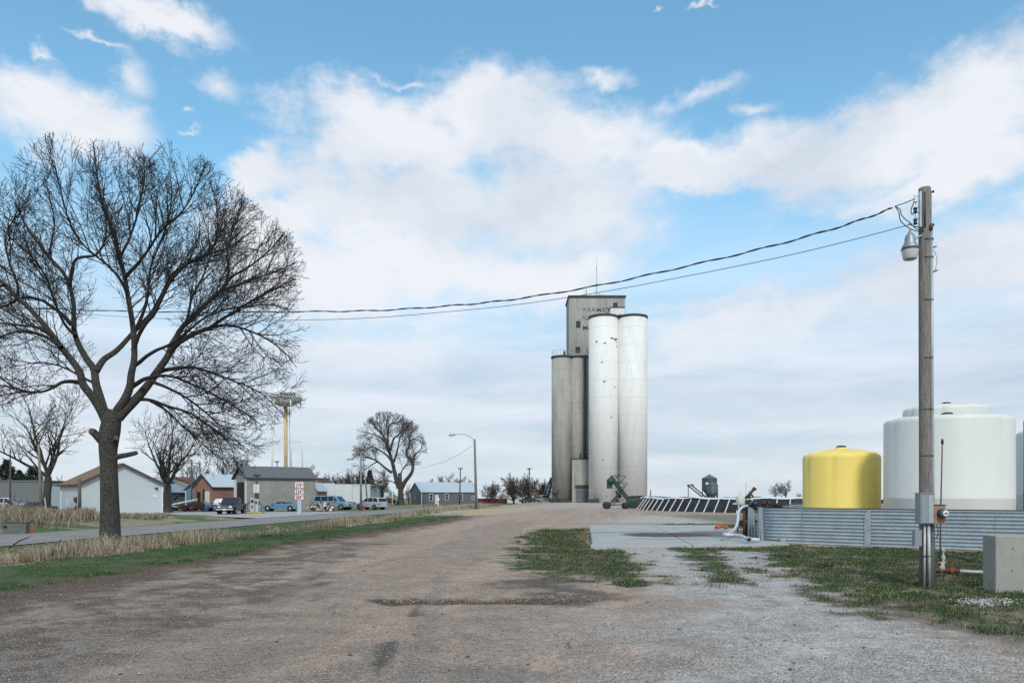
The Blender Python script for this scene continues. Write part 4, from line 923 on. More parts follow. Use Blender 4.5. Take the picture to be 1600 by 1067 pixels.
    def bias(p):
        o = nrm(p - cc); low = 1.0 if p[2] < cz - .8 and p[0] > cx + 1 else 0; return o + np.array([0, 0, -.35]) * low + np.array([0, 0, .25]) * (1 - low)
    for pts, r0, r1, d0, d1 in limbs:
        q, rr = L(pts, r0, r1, d0, d1, .75); tot = sum(np.linalg.norm(np.array(q[i + 1]) - q[i]) for i in range(len(q) - 1))
        sprout(tw, q, rr, 1, g, prm, inside, tot, t0=.34 if r0 > 6 else .22, bias=bias)
    tr.build('trunk', M_bark, t); tw.build('crown', M_twig, t)
    return t
main_tree()

def bare_tree_mesh(h, cw, tr_r, seed, split=.22, nl=6, levels=3, dens=1.0, tip=.012, up=.06, spread=55, lean=0.0, trunk_frac=.3, stems=1):
    """returns the (trunk, crown) meshes of a generic leafless tree of height h and crown width cw"""
    g = np.random.default_rng(seed); T = TreeMesh(); C = TreeMesh(); k = h / 12
    prm = dict(levels=levels, seg=[.9 * k, .7 * k, .4 * k, .3 * k], up=[up, up, up * .8, up * .5], wig=[.10, .13, .15, .16], sp=[0, .95 * k / dens, .50 * k / dens, .34 * k / dens], len=[0, .24 * h, .115 * h, .055 * h], rad=[0, .010 * h, .0035 * h, .0018 * h], ang=(28, 60), tip=tip)
    def inside(p): return (p[0] / (cw / 2)) ** 2 + (p[1] / (cw / 2)) ** 2 + ((p[2] - h * .60) / (h * .42 if p[2] > h * .6 else h * .48)) ** 2 < 1.05
    for sidx in range(stems):
        a0 = 2 * math.pi * sidx / stems + seed; o = np.array([math.cos(a0), math.sin(a0), 0]) * (tr_r * (1.0 if stems > 1 else 0))
        p = o.copy() - np.array([0, 0, .4]); d = nrm(np.array([lean + (math.cos(a0) * .25 if stems > 1 else 0), (math.sin(a0) * .25 if stems > 1 else 0), 1])); pts = [p]; n = 5
        for i in range(n): d = nrm(d + g.normal(size=3) * .05 + np.array([0, 0, .05])); p = p + d * (h * trunk_frac + .4) / n; pts.append(p)
        rr = [tr_r * (1.3 - .5 * (i / n) ** .5) for i in range(n + 1)]; rr[0] *= 1.25; T.tube(*smooth_path(pts, rr, 3), 12)
        top = pts[-1]
        for i in range(nl):
            az = 2 * math.pi * (i + g.random() * .7) / nl; el = R(90 - spread * g.uniform(.25, 1.0)) if i else R(82)
            dd = nrm(np.array([math.cos(az) * math.cos(el), math.sin(az) * math.cos(el), math.sin(el)]))
            LL = h * g.uniform(.42, .60); q = [top]; x = top; dcur = dd; m = 9
            for j in range(m):
                dcur = nrm(dcur + g.normal(size=3) * .11 + np.array([0, 0, up])); x = x + dcur * LL / m; q.append(x)
                if not inside(x): break
            rad = [max(tip, tr_r * .48 * (1 - .85 * j / m)) for j in range(len(q))]; T.tube(q, rad, 7); sprout(C, q, rad, 1, g, prm, inside, LL, t0=.12)
    return T, C
def tree_obj(name, label, x, y, T, C, mb, mt, rz=0, sc=1, group=None, z=None):
    t = thing(name, label, 'tree', (x, y, h1(x, y) if z is None else z), rz, group); t.scale = (sc, sc, sc)
    T.build('trunk', mb, t); C.build('crown', mt, t); return t
def place_tree(src, label, x, y, rz, sc, z=None, group=None):
    c = copy_tree(src); c.location = (x, y, h1(x, y) if z is None else z); c.rotation_euler = (0, 0, rz); c.scale = (sc, sc, sc * random.uniform(.94, 1.06)); c['label'] = label
    if group: c['group'] = group
    elif 'group' in c: del c['group']
    return c
# left mid-distance trees
TA = tree_obj('bare_tree', 'spreading bare tree with several leaning stems left of the white garage', WX(70, 84), 84, *bare_tree_mesh(15.0, 12.5, .42, 21, nl=7, trunk_frac=.28, dens=1.0, tip=.016, spread=60), M_barkfar, M_twig)
TB = tree_obj('bare_tree', 'bare tree standing right behind the white garage', WX(262, 92), 92, *bare_tree_mesh(12.8, 12.5, .48, 34, nl=7, trunk_frac=.26, dens=1.0, tip=.016, spread=62), M_barkfar, M_twig)
# the huge cottonwood by the grey house, limbs traced
def cottonwood():
    Y0 = 152; s = Y0 / F; x0 = WX(617, Y0); z0 = -.45; off = np.array([x0, Y0, z0])
    t = thing('bare_tree', 'huge old cottonwood with twisted bare limbs left of the grey house', 'tree', (x0, Y0, z0)); T = TreeMesh(); C = TreeMesh(); g = np.random.default_rng(5)
    def L(pts, r0, r1, d0, d1):
        m = len(pts); q = [np.array((WX(a, Y0 + d0 + (d1 - d0) * i / (m - 1)), Y0 + d0 + (d1 - d0) * i / (m - 1), WZ(b, Y0 + d0 + (d1 - d0) * i / (m - 1)))) - off for i, (a, b) in enumerate(pts)]
        return smooth_path(q, [(r0 + (r1 - r0) * (i / (m - 1)) ** .6) * s * .82 for i in range(m)], 3)
    T.tube(*L([(628, 792), (627, 785), (626, 770), (626, 760), (625, 752), (625, 745), (624, 739)], 7.4, 3.2, 0, 0), 14)
    limbs = [([(624, 762), (619, 748), (616, 735), (613, 722), (609, 708), (604, 695), (601, 685), (595, 676), (587, 668), (578, 656)], 5.5, 1, 0, 1.5),
             ([(607, 702), (606, 688), (607, 672), (610, 662), (620, 665 - 4), (628, 655)], 2.6, .8, 0, -2), ([(609, 708), (612, 695), (616, 684), (622, 680), (629, 672), (636, 665)], 2.8, .8, 0, 2),
             ([(616, 728), (608, 715), (598, 706), (587, 700), (580, 698), (574, 702)], 2.6, .8, 0, -2), ([(612, 738), (603, 732), (595, 725), (585, 718), (575, 715), (567, 714), (558, 708)], 3.0, .8, 0, 1.5),
             ([(590, 721), (582, 725), (576, 730)], 1.6, .6, 0, 1), ([(600, 686), (592, 682), (583, 678), (572, 676)], 1.6, .6, 0, 2),
             ([(615, 722), (619, 710), (622, 698), (624, 686), (628, 678), (634, 672)], 2.5, .8, 0, -2.5),
             ([(626, 765), (633, 752), (641, 742), (645, 733), (644, 722), (637, 713), (635, 705), (639, 697), (640, 690), (646, 686), (654, 688)], 4.8, .9, 0, -1),
             ([(645, 730), (646, 718), (649, 710), (655, 705), (658, 701)], 2.6, .8, 0, 1), ([(640, 692), (639, 684), (643, 676), (650, 670)], 1.6, .7, 0, 0), ([(601, 690), (596, 672), (590, 660), (588, 652)], 1.8, .6, 0, 0), ([(606, 680), (604, 665), (606, 652), (611, 648)], 1.6, .6, 0, 1),
             ([(620, 756), (612, 752), (602, 750), (594, 752)], 1.8, .6, 0, -1), ([(626, 745), (628, 735), (634, 726)], 2, .7, 0, 2)]
    prm = dict(levels=3, seg=[1, .5, .35, .25], up=[.02, .04, .03, .02], wig=[.1, .08, .10, .12], sp=[0, .42, .34, .3], len=[0, 3.2, 1.6, .8], rad=[0, .050, .028, .020], ang=(20, 48), tip=.018)
    ins = lambda p: ((p[0] + 1.2) / 7.2) ** 2 + (p[1] / 7.2) ** 2 + ((p[2] - 10.2) / 8.0) ** 2 < 1.05
    for l in limbs:
        q, rr = L(*l); T.tube(q, rr, 8); sprout(C, q, rr, 1, g, prm, ins, 1, t0=.35)
    T.build('trunk', M_barkfar, t); C.build('crown', M_twigfar, t); return t
cottonwood()
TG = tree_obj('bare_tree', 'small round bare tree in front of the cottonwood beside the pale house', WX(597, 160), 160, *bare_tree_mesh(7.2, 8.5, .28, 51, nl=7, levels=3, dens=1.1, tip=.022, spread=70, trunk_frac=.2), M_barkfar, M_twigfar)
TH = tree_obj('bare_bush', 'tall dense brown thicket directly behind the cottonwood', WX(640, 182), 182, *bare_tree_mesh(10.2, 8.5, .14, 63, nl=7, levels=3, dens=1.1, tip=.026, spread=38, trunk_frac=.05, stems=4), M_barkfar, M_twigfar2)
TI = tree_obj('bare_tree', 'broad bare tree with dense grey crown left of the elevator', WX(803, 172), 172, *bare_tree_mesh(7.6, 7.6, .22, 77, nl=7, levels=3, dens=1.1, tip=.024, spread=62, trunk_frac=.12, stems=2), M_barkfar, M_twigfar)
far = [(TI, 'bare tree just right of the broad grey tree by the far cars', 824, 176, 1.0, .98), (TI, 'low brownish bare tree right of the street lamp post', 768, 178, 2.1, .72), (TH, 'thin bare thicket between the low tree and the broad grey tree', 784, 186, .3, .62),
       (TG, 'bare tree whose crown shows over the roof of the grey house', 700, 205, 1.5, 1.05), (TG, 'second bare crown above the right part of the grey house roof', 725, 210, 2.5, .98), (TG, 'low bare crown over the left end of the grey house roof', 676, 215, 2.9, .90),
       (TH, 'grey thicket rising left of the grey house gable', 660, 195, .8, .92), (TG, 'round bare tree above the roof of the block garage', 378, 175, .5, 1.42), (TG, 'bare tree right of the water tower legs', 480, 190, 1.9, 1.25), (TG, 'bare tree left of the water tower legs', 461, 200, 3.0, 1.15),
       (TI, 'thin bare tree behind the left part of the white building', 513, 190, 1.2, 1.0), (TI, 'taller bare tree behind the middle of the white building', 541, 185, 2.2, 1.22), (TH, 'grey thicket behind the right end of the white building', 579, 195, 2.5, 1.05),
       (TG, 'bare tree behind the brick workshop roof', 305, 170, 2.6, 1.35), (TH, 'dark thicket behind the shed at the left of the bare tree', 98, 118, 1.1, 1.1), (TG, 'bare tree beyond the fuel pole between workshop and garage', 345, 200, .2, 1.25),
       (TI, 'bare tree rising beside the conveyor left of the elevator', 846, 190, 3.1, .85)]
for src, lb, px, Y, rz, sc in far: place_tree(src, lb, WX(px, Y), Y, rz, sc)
# far tree rows near the horizon, right side
TR = place_tree(TG, 'distant bare tree behind the bunker left of the yellow tank', WX(1228, 260), 260, .4, .95, z=-.2); place_tree(TH, 'distant dark thicket beside the yellow tank', WX(1247, 262), 262, 1.2, .62, z=-.2); place_tree(TG, 'distant low bare tree at the left of the small far grove', WX(1212, 266), 266, 2.0, .72, z=-.2)
def conifer(name, label, px, Y, h, w, seed):
    g = np.random.default_rng(seed); x = WX(px, Y); t = thing(name, label, 'tree', (x, Y, h1(x, Y))); MB().rod((0, 0, -.3), (0, 0, h * .95), h * .025, h * .005, 6).build('trunk', M_barkfar, t); c = MB()
    for i in range(2600):
        z = h * g.uniform(.08, 1); rr = w / 2 * (1 - z / h) ** .75 * g.uniform(.35, 1.08) * (1 + .15 * math.sin(z * 5)); a = g.uniform(0, 2 * math.pi); p = Vector((rr * math.cos(a), rr * math.sin(a), z)); sz = h * .035
        d1 = Vector(g.normal(size=3)) * sz; d2 = Vector(g.normal(size=3)) * sz; c.add([p, p + d1, p + d2], [(0, 1, 2)])
    c.build('crown', mat('dark_conifer_needles', (.018, .032, .02), .9, var=.5, scale=1.5), t, fix=False)
conifer('conifer_tree', 'small pointed dark conifer behind the white building', 564, 190, 7.6, 4.2, 1); conifer('conifer_tree', 'broad dark evergreen at the left edge above the grey shed', 10, 135, 8.0, 8.5, 2); conifer('conifer_tree', 'second dark evergreen behind the leaning bare tree', 52, 130, 6.8, 8.5, 3)
conifer('conifer_tree', 'low dark evergreen between the two left evergreens', 30, 140, 6.4, 6.5, 4); conifer('conifer_tree', 'dark grey-green evergreen just left of the tall pole by the white building', 533 + 45, 215, 8.8, 5, 6)

# ------------------------------------------------------------------ poles and lamps
def pole_at(px, py_base, Y): x = WX(px, Y); return x, Y, h1(x, Y)
def simple_pole(name, label, cat, px, ytop, Y, r=.13, lean=0.0, m=None, arm=None, cross=None, extra=None, group=None):
    x, y, z = pole_at(px, 0, Y); h = WZ(ytop, Y) - z; t = thing(name, label, cat, (x, y, z), 0, group)
    MB().rod((0, 0, -.3), (lean, 0, h), r * 1.15, r * .8, 10).build('pole', m or M_wood, t)
    if arm:
        dx, z1, drop = arm; pts = [(lean, 0, h - z1), (lean + dx * .25, 0, h - z1 + .45), (lean + dx * .6, 0, h - z1 + .7), (lean + dx * .88, 0, h - z1 + .62)]
        q, rr = smooth_path(pts, [.05] * 4); MB().tube(q, rr, 6).build('arm', M_galv, t); sgn = 1 if dx > 0 else -1; ex = lean + dx * .88; ez = h - z1 + .6
        l = MB().tube([(ex, 0, ez), (ex + sgn * .2, 0, ez + .05), (ex + sgn * .5, 0, ez), (ex + sgn * .75, 0, ez - .08)], [.08, .15, .17, .07], 8).build('lamp_head', M_galv, t)
        MB().lathe([(.01, -.16), (.12, -.12), (.14, 0)], (ex + sgn * .48, 0, ez - .1), 10).build('lens', M_lens, l)
    if cross:
        cw, cz = cross; MB().box(lean - cw, lean + cw, -.17, -.06, h - cz - .07, h - cz + .07).build('crossarm', M_darkwood, t); b = MB()
        for q in (-.9, -.35, .35, .9): b.lathe([(.05, 0), (.07, .05), (.04, .1), (.06, .16), (.01, .2)], (lean + q * cw, -.11, h - cz + .07), 8)
        b.build('insulator', M_dark, t)
    if extra == 'transformer':
        MB().lathe([(.01, 0), (.3, 0), (.3, 1.0), (.2, 1.12), (.01, 1.15)], (-.45, 0, h - 2.6), 14).build('transformer', M_galv, t)
    return t
simple_pole('street_lamp', 'leaning wooden street lamp pole with curved arm beside the corn spill', 'street lamp', 744.5, 686, 88, .15, -.22, M_wood, (-2.5, .1, 0))
simple_pole('street_lamp', 'blue-grey street lamp pole in front of the white building', 'street lamp', 564, 707, 106, .15, 0, mat('blue_grey_pole', (.17, .205, .235), .7, var=.1), (-1.35, 1.5, 0))
simple_pole('utility_pole', 'thin leaning utility pole just right of the lamp at the white building', 'utility pole', 575, 716, 142, .13, -.9, M_wood, None, (.5, .3))
simple_pole('utility_pole', 'dark utility pole with crossarm in front of the grey house', 'utility pole', 718, 731, 158, .14, .2, M_darkwood, None, (.5, .15))
simple_pole('utility_pole', 'utility pole with transformer left of the elevator', 'utility pole', 829, 731, 165, .15, -.3, M_darkwood, None, (.5, .25), 'transformer')
simple_pole('utility_pole', 'slim utility pole in front of the brick workshop', 'utility pole', 299.5, 718, 112, .10, 0, M_darkwood)
simple_pole('utility_pole', 'short dark pole at the far left in front of the grey shed', 'utility pole', 16, 702, 95, .10, 0, M_darkwood)
simple_pole('utility_pole', 'pale wooden pole standing beside the leaning bare tree', 'utility pole', 65, 694, 76, .13, -.3, M_wood)
simple_pole('utility_pole', 'pole top with crossarm showing over the block garage', 'utility pole', 433, 721, 135, .1, 0, M_darkwood, None, (.35, .1))
simple_pole('post', 'dark brown post standing at the corner of the white garage', 'post', 124.5, 748, 71, .15, 0, M_darkwood)
simple_pole('marker_post', 'thin pale stake leaning in the tall grass left of the white garage', 'post', 74.5, 777, 62, .05, -.25, mat('pale_stake', (.40, .38, .32), .8))
simple_pole('pole', 'slim white pole in front of the huge cottonwood', 'pole', 613, 752, 148, .09, 0, M_trim)
simple_pole('fence_post', 'dark rusty stake in the dry grass before the grey house', 'post', 662, 788, 72, .04, 0, M_dark)
simple_pole('marker_post', 'thin red and white post in front of the light blue van', 'post', 521.5, 776, 103, .07, 0, mat('pinkish_post', (.32, .18, .17), .7))
simple_pole('distant_pole', 'tiny distant pole on the horizon right of the white silos', 'pole', 1016.5, 765, 300, .22, 0, M_dark)
# mailbox
x, y, z = pole_at(684.5, 0, 118); t = thing('mailbox', 'pale mailbox on a post in front of the grey house door', 'mailbox', (x, y, z)); MB().rod((0, 0, 0), (0, 0, 1.2), .09, n=6).build('post', M_trim, t); MB().box(-.2, .2, -.3, .3, 1.2, 1.65).build('box', M_trim, t, bevel=.05)
# fire hydrant
x, y, z = pole_at(568, 0, 104.5); t = thing('fire_hydrant', 'red fire hydrant at the foot of the blue-grey lamp pole', 'fire hydrant', (x, y, z)); MB().lathe([(.17, 0), (.17, .06), (.11, .08), (.11, .5), (.16, .52), (.15, .62), (.08, .72), (.02, .78)], n=12).rod((-.2, 0, .42), (.2, 0, .42), .06, n=8).build('body', mat('hydrant_red', (.35, .04, .03), .5), t)
# price sign
def price_sign():
    x, y, z = pole_at(467.5, 0, 87.5); t = thing('price_sign', 'fuel price sign with three white boards on a thick pale post', 'sign', (x, y, z)); k = 87.5 / F
    def zz(py): return WZ(py, 87.5) - z
    MB().box(-.21, .21, .06, .40, -.2, zz(754)).build('post', mat('pale_blue_post', (.40, .46, .49), .6, var=.05), t)
    mr_ = mat('sign_red', (.38, .02, .03), .6)
    for s_, a, b in (('379', 754.5, 762), ('354', 764.5, 771.5), ('384', 773, 780)):
        p = MB().box(-.48, .48, 0, .05, zz(b), zz(a)).build('price_board', M_trim, t, bevel=.01)
        text_mesh('price', s_, .62, mr_, p, (-.40, -.012, zz(b) + .05), width=.62, offset=.012); text_mesh('price', '9', .3, mr_, p, (.28, -.012, zz(b) + .24), offset=.008)
    w = MB(); 
    for q in (-.36, -.12, .12, .36): w.box(q - .08, q + .08, .01, .04, zz(754.3), zz(752.6))
    w.build('top_tab', M_trim, t)
price_sign()
def fuel_pump():
    x, y, z = pole_at(399, 0, 89.5); t = thing('fuel_pump', 'pale fuel dispenser on a yellow curbed island beside the dark pickup', 'fuel pump', (x, y, z + .06)); 
    MB().box(-.95, .95, -.45, .45, 0, .16).build('island', mat('yellow_curb_paint', (.50, .37, .06), .8, var=.15, dirt=.4), t, bevel=.04)
    m = mat('pump_cabinet', (.46, .50, .52), .5, var=.05)
    c = MB().box(-.55, -.02, -.28, .28, .163, 1.72).box(.06, .42, -.28, .28, .163, 1.62).build('cabinet', m, t, bevel=.03)
    MB().box(-.45, -.1, -.30, -.27, 1.2, 1.55).box(-.35, -.2, -.31, -.27, .55, .95).box(.1, .3, -.3, -.27, 1.05, 1.4).build('display', M_dark, c)
    h = MB()
    for a, s in ((-.58, -1), (.45, 1)):
        q, rr = smooth_path([(a, -.1, 1.35), (a + s * .25, -.1, 1.1), (a + s * .3, -.1, .5), (a + s * .12, -.1, .25), (a + s * .4, -.15, .19)], [.03] * 5); h.tube(q, rr, 6); h.box(a - .06, a + .06, -.16, -.04, 1.0, 1.35)
    h.build('hose', M_black, t)
    t2 = thing('lamp_post', 'dark lamp pole with a white notice board above the fuel pump', 'lamp post', (x + .02, y + .45, z + .06)); H_ = WZ(742, 90) - z
    MB().rod((0, 0, 0), (0, 0, H_), .09, n=8).box(-.2, .2, -.12, .12, 1.7, 2.35).build('pole', M_dark, t2); MB().box(-.36, .36, -.2, .2, H_ - .22, H_ + .03).build('lamp_head', M_dark, t2, bevel=.03)
    s = MB().box(-.35, .33, -.14, -.10, WZ(770.5, 90) - z, WZ(757.5, 90) - z).build('notice_board', M_trim, t2)
    l = MB(); 
    for i in range(6): l.box(-.28, .26 - (i * 37 % 5) * .04, -.150, -.141, WZ(769.5 - i * 1.9, 90) - z, WZ(769.5 - i * 1.9, 90) - z + .06)
    l.build('faded_print', mat('faded_pink_print', (.45, .33, .34), .8), s)
fuel_pump()
# scrap pile beside the red brick workshop
def junk():
    def g(px, Y): x = WX(px, Y); return x, Y, h1(x, Y) + .05
    x, y, z = g(284, 104); t = thing('boat_trailer', 'white metal trailer frame tipped up in the scrap pile', 'trailer', (x, y, z), R(8)); b = MB()
    for s in (-.6, .6): b.bar((-2.6, s, .5), (1.9, s, 1.5), .16, .12)
    for k in range(6): xx = -2.4 + k * .8; b.bar((xx, -.6, .55 + (xx + 2.6) * .222), (xx, .6, .55 + (xx + 2.6) * .222), .1, .08)
    b.build('frame', M_white, t)
    for s in (-1, 1): MB().lathe([(.1, -.1), (.3, -.1), (.33, 0), (.3, .1), (.1, .1)], (-1.2, s * .85, .33), 16, axis='y').build('wheel', M_black, t)
    b = MB().bar((-3.2, 0, 1.2), (-.6, .1, .3), .12, .1).bar((-2.9, .5, 1.0), (-.2, .4, .5), .25, .08); o = b.build('scrap_beam', M_white, None, loc=(x - .2, y - 1.0, z)); tag(o, 'white boards leaning crosswise in the scrap pile', 'boards')
    x, y, z = g(345, 101); o = MB().lathe([(.02, -.9), (.55, -.86), (.78, -.6), (.8, 0), (.78, .6), (.55, .86), (.02, .9)], (0, 0, .85), 24, axis='y'); t = thing('fuel_tank', 'round white storage tank lying left of the dark pickup', 'tank', (x, y, z), R(70)); o.build('tank', M_white, t); MB().box(-.5, .5, -.6, -.45, 0, .3).box(-.5, .5, .45, .6, 0, .3).build('cradle', M_dark, t)
    x, y, z = g(332, 99.5); t = thing('garden_tractor', 'small blue tractor with a pale wheel beside the red wreck', 'tractor', (x, y, z), R(200))
    MB().box(.1, .9, -.3, .3, .45, .95).box(-.6, .1, -.38, .38, .4, .6).box(-.5, -.1, -.2, .2, .6, .9).build('body', mat('tractor_blue', (.05, .14, .32), .4), t, bevel=.05)
    for xx, rr in ((-.4, .42), (.65, .3)):
        for s in (-1, 1): w = MB().lathe([(rr * .5, -.1), (rr, -.1), (rr, .1), (rr * .5, .1)], (xx, s * .48, rr), 18, axis='y').build('wheel', M_black, t); MB().lathe([(.01, -.08), (rr * .5, -.11), (rr * .5, .11), (.01, .08)], (xx, s * .48, rr), 14, axis='y').build('rim', M_lens, w)
    MB().rod((.0, 0, .9), (-.15, 0, 1.15), .03).build('steering_column', M_dark, t)
    for i, (px, Y, col, lb) in enumerate(((322, 96, 'blue', 'blue drum standing by the red wreck'), (299, 97.5, 'red', 'red drum in front of the scrap pile'))):
        x, y, z = g(px, Y); o = MB().lathe([(.01, 0), (.23, 0), (.24, .03), (.225, .22), (.24, .24), (.225, .44), (.24, .63), (.22, .66), (.01, .65)], n=20).build('drum', mat('drum_' + col, dict(blue=(.03, .08, .17), red=(.14, .03, .03))[col], .5, dirt=.3), None, loc=(x, y, z)); tag(o, lb, 'drum')
    g2 = np.random.default_rng(3)
    for (cx, cy, n, nm, lb, mm) in ((WX(262, 108), 108, 60, 'scrap_heap', 'dark heap of scrap and brush right of the white garage', M_dark), (WX(300, 106), 106, 45, 'scrap_heap', 'rusty brown heap of scrap behind the red wreck', M_rust)):
        b = MB()
        for i in range(n):
            p = Vector((cx + g2.normal() * 1.3, cy + g2.normal() * .7, h1(cx, cy) + abs(g2.normal()) * .55 + .1)); d = Vector(g2.normal(size=3)); d.z *= .4; b.bar(p - d * .5, p + d * .5, g2.uniform(.05, .35), g2.uniform(.03, .12))
        o = b.build(nm, mm); tag(o, lb, 'scrap heap')
    x, y, z = g(503, 103.5); b = MB(); g3 = np.random.default_rng(9)
    t = thing('rubble_pile', 'heap of red and white debris before the light blue van', 'debris heap', (x, y, z))
    for nm, mm in (('red_pieces', mat('debris_red', (.16, .05, .04), .7)), ('white_pieces', M_white), ('tan_pieces', mat('debris_tan', (.33, .25, .15), .9))):
        b = MB()
        for i in range(26):
            p = Vector((g3.normal() * .8, g3.normal() * .5, abs(g3.normal()) * .33 + .1)); d = Vector(g3.normal(size=3)) * .25; b.bar(p - d, p + d, g3.uniform(.1, .3), g3.uniform(.05, .2))
        b.build(nm, mm, t)
junk()
# culvert box and plywood board at the left roadside
x = WX(22, 44); z = h1(x, 44); o = MB().box(-.68, .68, 0, .5, -.1, .62)
t = thing('utility_box', 'low grey corrugated box by the roadside at the left edge', 'box', (x, 44, z)); mb_ = add_wave(mat('box_sheet', (.15, .165, .17), .6, .2, var=.2), 3.0, 'X', .8, .03); o.build('box', mb_, t); MB().box(-.71, .71, -.03, .53, .623, .66).build('lid', M_dark, t)
MB().lathe([(.01, 0), (.09, 0), (.09, .02)], (-.5, -.03, .4), 12, axis='y').build('hole', M_hole, t)
x = WX(48, 44.3); o = MB().box(-.22, .22, 0, .05, -.05, .58).build('plywood_board', mat('old_plywood', (.22, .12, .06), .85, var=.3, scale=6, stretch=(1, 1, .3)), None, loc=(x, 44.3, h1(x, 44.3))); tag(o, 'weathered orange-brown plywood board right of the grey roadside box', 'board')

# ------------------------------------------------------------------ the big service pole with cables
def service_pole():
    Y = 14.27; x = WX(1448, Y); k = Y / F; t = thing('utility_pole', 'tall weathered service pole with yard lamp and meter beside the white tank', 'utility pole', (x, Y, 0))
    def lz(py): return WZ(py, Y)
    def lx(px): return WX(px, Y) - x
    top = lz(294)
    MB().tube([(lx(1449), 0, -.3), (lx(1448), 0, 1.5), (lx(1446.5), 0, 4), (lx(1444.8), 0, top - .02), (lx(1444.8), 0, top)], [.137, .128, .118, .105, .098], 20).build('pole', M_wood, t)
    # conduit with strap and the weatherhead
    c = MB().tube([(lx(1453.5), -.10, .05), (lx(1453), -.10, 2.0), (lx(1452.3), -.09, 4.0), (lx(1450.5), -.10, lz(362))], .026, 10).tube([(lx(1456.5), -.05, lz(790)), (lx(1455), -.04, 4.2), (lx(1453.5), -.03, lz(300))], .010, 6)
    c.build('conduit', M_alu, t); hd = MB().lathe([(.025, 0), (.034, .03), (.034, .08), (.02, .11), (.005, .12)], (lx(1449.5), -.12, lz(363)), 12).build('weatherhead', M_dark, t)
    s = MB()
    for py in (376, 404, 470, 560, 640, 712): s.tube([(lx(1437), -.03, lz(py)), (lx(1442), -.115, lz(py)), (lx(1452), -.14, lz(py)), (lx(1457), -.02, lz(py))], .007, 5)
    s.tube([(lx(1441), -.08, lz(303)), (lx(1441), -.09, lz(358))], .02, 5); s.build('strap', M_dark, t)
    b = MB()
    for py in (301, 352.5): b.rod((lx(1450), -.02, lz(py)), (lx(1458), -.04, lz(py)), .012, n=6).lathe([(.025, -.01), (.025, .01)], (lx(1456), -.04, lz(py)), 8, axis='x')
    for py, px in ((390, 1455), (427, 1457)): b.tube([(lx(px - 3), -.05, lz(py)), (lx(px + 1), -.08, lz(py) + .02), (lx(px + 4), -.1, lz(py) + .03)], .012, 6)
    b.build('bolt', M_dark, t)
    # insulator rack
    r = MB().box(lx(1433.5), lx(1436), -.09, -.03, lz(357), lz(302))
    for py in (308.5, 317, 326, 334, 343, 352): r.rod((lx(1425), -.06, lz(py)), (lx(1436), -.06, lz(py)), .008, n=5)
    r.rod((lx(1427.5), -.06, lz(354)), (lx(1427.5), -.06, lz(311)), .007, n=5); rk = r.build('insulator_rack', M_galv, t)
    for py, m in ((314.5, M_lens), (331, M_black), (348.5, M_black)):
        MB().lathe([(.012, -.05), (.036, -.045), (.036, -.02), (.02, 0), (.036, .02), (.036, .045), (.012, .05)], (lx(1427.5), -.06, lz(py)), 14).build('insulator', m, rk)
    # yard lamp
    lx0 = lx(1418)
    a = MB(); q, rr = smooth_path([(lx(1438), -.06, lz(370)), (lx(1430), -.08, lz(373)), (lx(1424), -.09, lz(378)), (lx(1420), -.09, lz(384))], [.02] * 4); a.tube(q, rr, 8).build('lamp_arm', M_alu, t)
    hsg = MB().lathe([(.005, .36), (.02, .345), (.026, .30), (.045, .28), (.075, .24), (.09, .19), (.095, .12), (.12, .07), (.14, .035), (.145, 0), (.13, -.005)], (lx0, -.09, lz(391)), 28, cap=False).build('lamp_housing', mat('cast_lamp_metal', (.30, .31, .32), .5, .5, var=.2), t)
    MB().lathe([(.145, 0), (.158, -.012), (.158, -.025), (.15, -.03)], (lx0, -.09, lz(391)), 28, cap=False).build('lamp_rim', M_dark, hsg)
    mg = mat('ribbed_lamp_glass', (.55, .56, .55), .25, spec=.6); add_wave(mg, 9, 'X', .3, .01)
    MB().lathe([(.15, -.03), (.14, -.09), (.118, -.185), (.11, -.20), (.075, -.195), (.07, -.17)], (lx0, -.09, lz(391)), 28, cap=False).build('lamp_diffuser', mg, hsg)
    MB().lathe([(.004, -.02), (.035, -.04), (.045, -.10), (.03, -.17), (.004, -.19)], (lx0, -.09, lz(391)), 12).build('bulb', M_lens, hsg)
    # photocell
    # electric boxes
    ge = mat('grey_enclosure', (.26, .30, .325), .45, .1, var=.08, dirt=.15)
    e = MB().box(lx(1423.5), lx(1444), -.33, -.13, lz(817), lz(771)).build('breaker_box', ge, t, bevel=.008)
    MB().box(lx(1422.8), lx(1444.7), -.345, -.12, lz(771) + .003, lz(771) + .018).build('box_lid', ge, e)
    MB().box(lx(1425), lx(1434.5), -.338, -.332, lz(815.5), lz(773)).build('box_door', ge, e)
    MB().box(lx(1435.5), lx(1443), -.338, -.332, lz(815.5), lz(773)).build('box_door', mat('lit_side_grey', (.36, .41, .44), .4, .1, var=.06), e)  # right half coloured lighter, as the side of the box that catches the light
    ms = MB().box(lx(1445), lx(1463.5), -.30, -.14, lz(818), lz(789)).build('meter_socket', mat('rusty_tan_socket', (.26, .145, .095), .7, col2=(.33, .20, .14), scale=8), t, bevel=.008)
    MB().box(lx(1444), lx(1464.5), -.31, -.13, lz(789) + .002, lz(789) + .016).build('socket_lid', M_dark, ms)
    mtr = MB().lathe([(.085, -.30), (.085, -.33), (.078, -.335)], (lx(1457), 0, lz(801)), 24, axis='y').build('meter_ring', M_dark, ms)
    MB().lathe([(.078, -.33), (.076, -.42), (.066, -.44), (.01, -.445)], (lx(1457), 0, lz(801)), 24, axis='y').build('meter_glass', mat('meter_glass', (.12, .13, .14), .12, spec=.8), mtr)
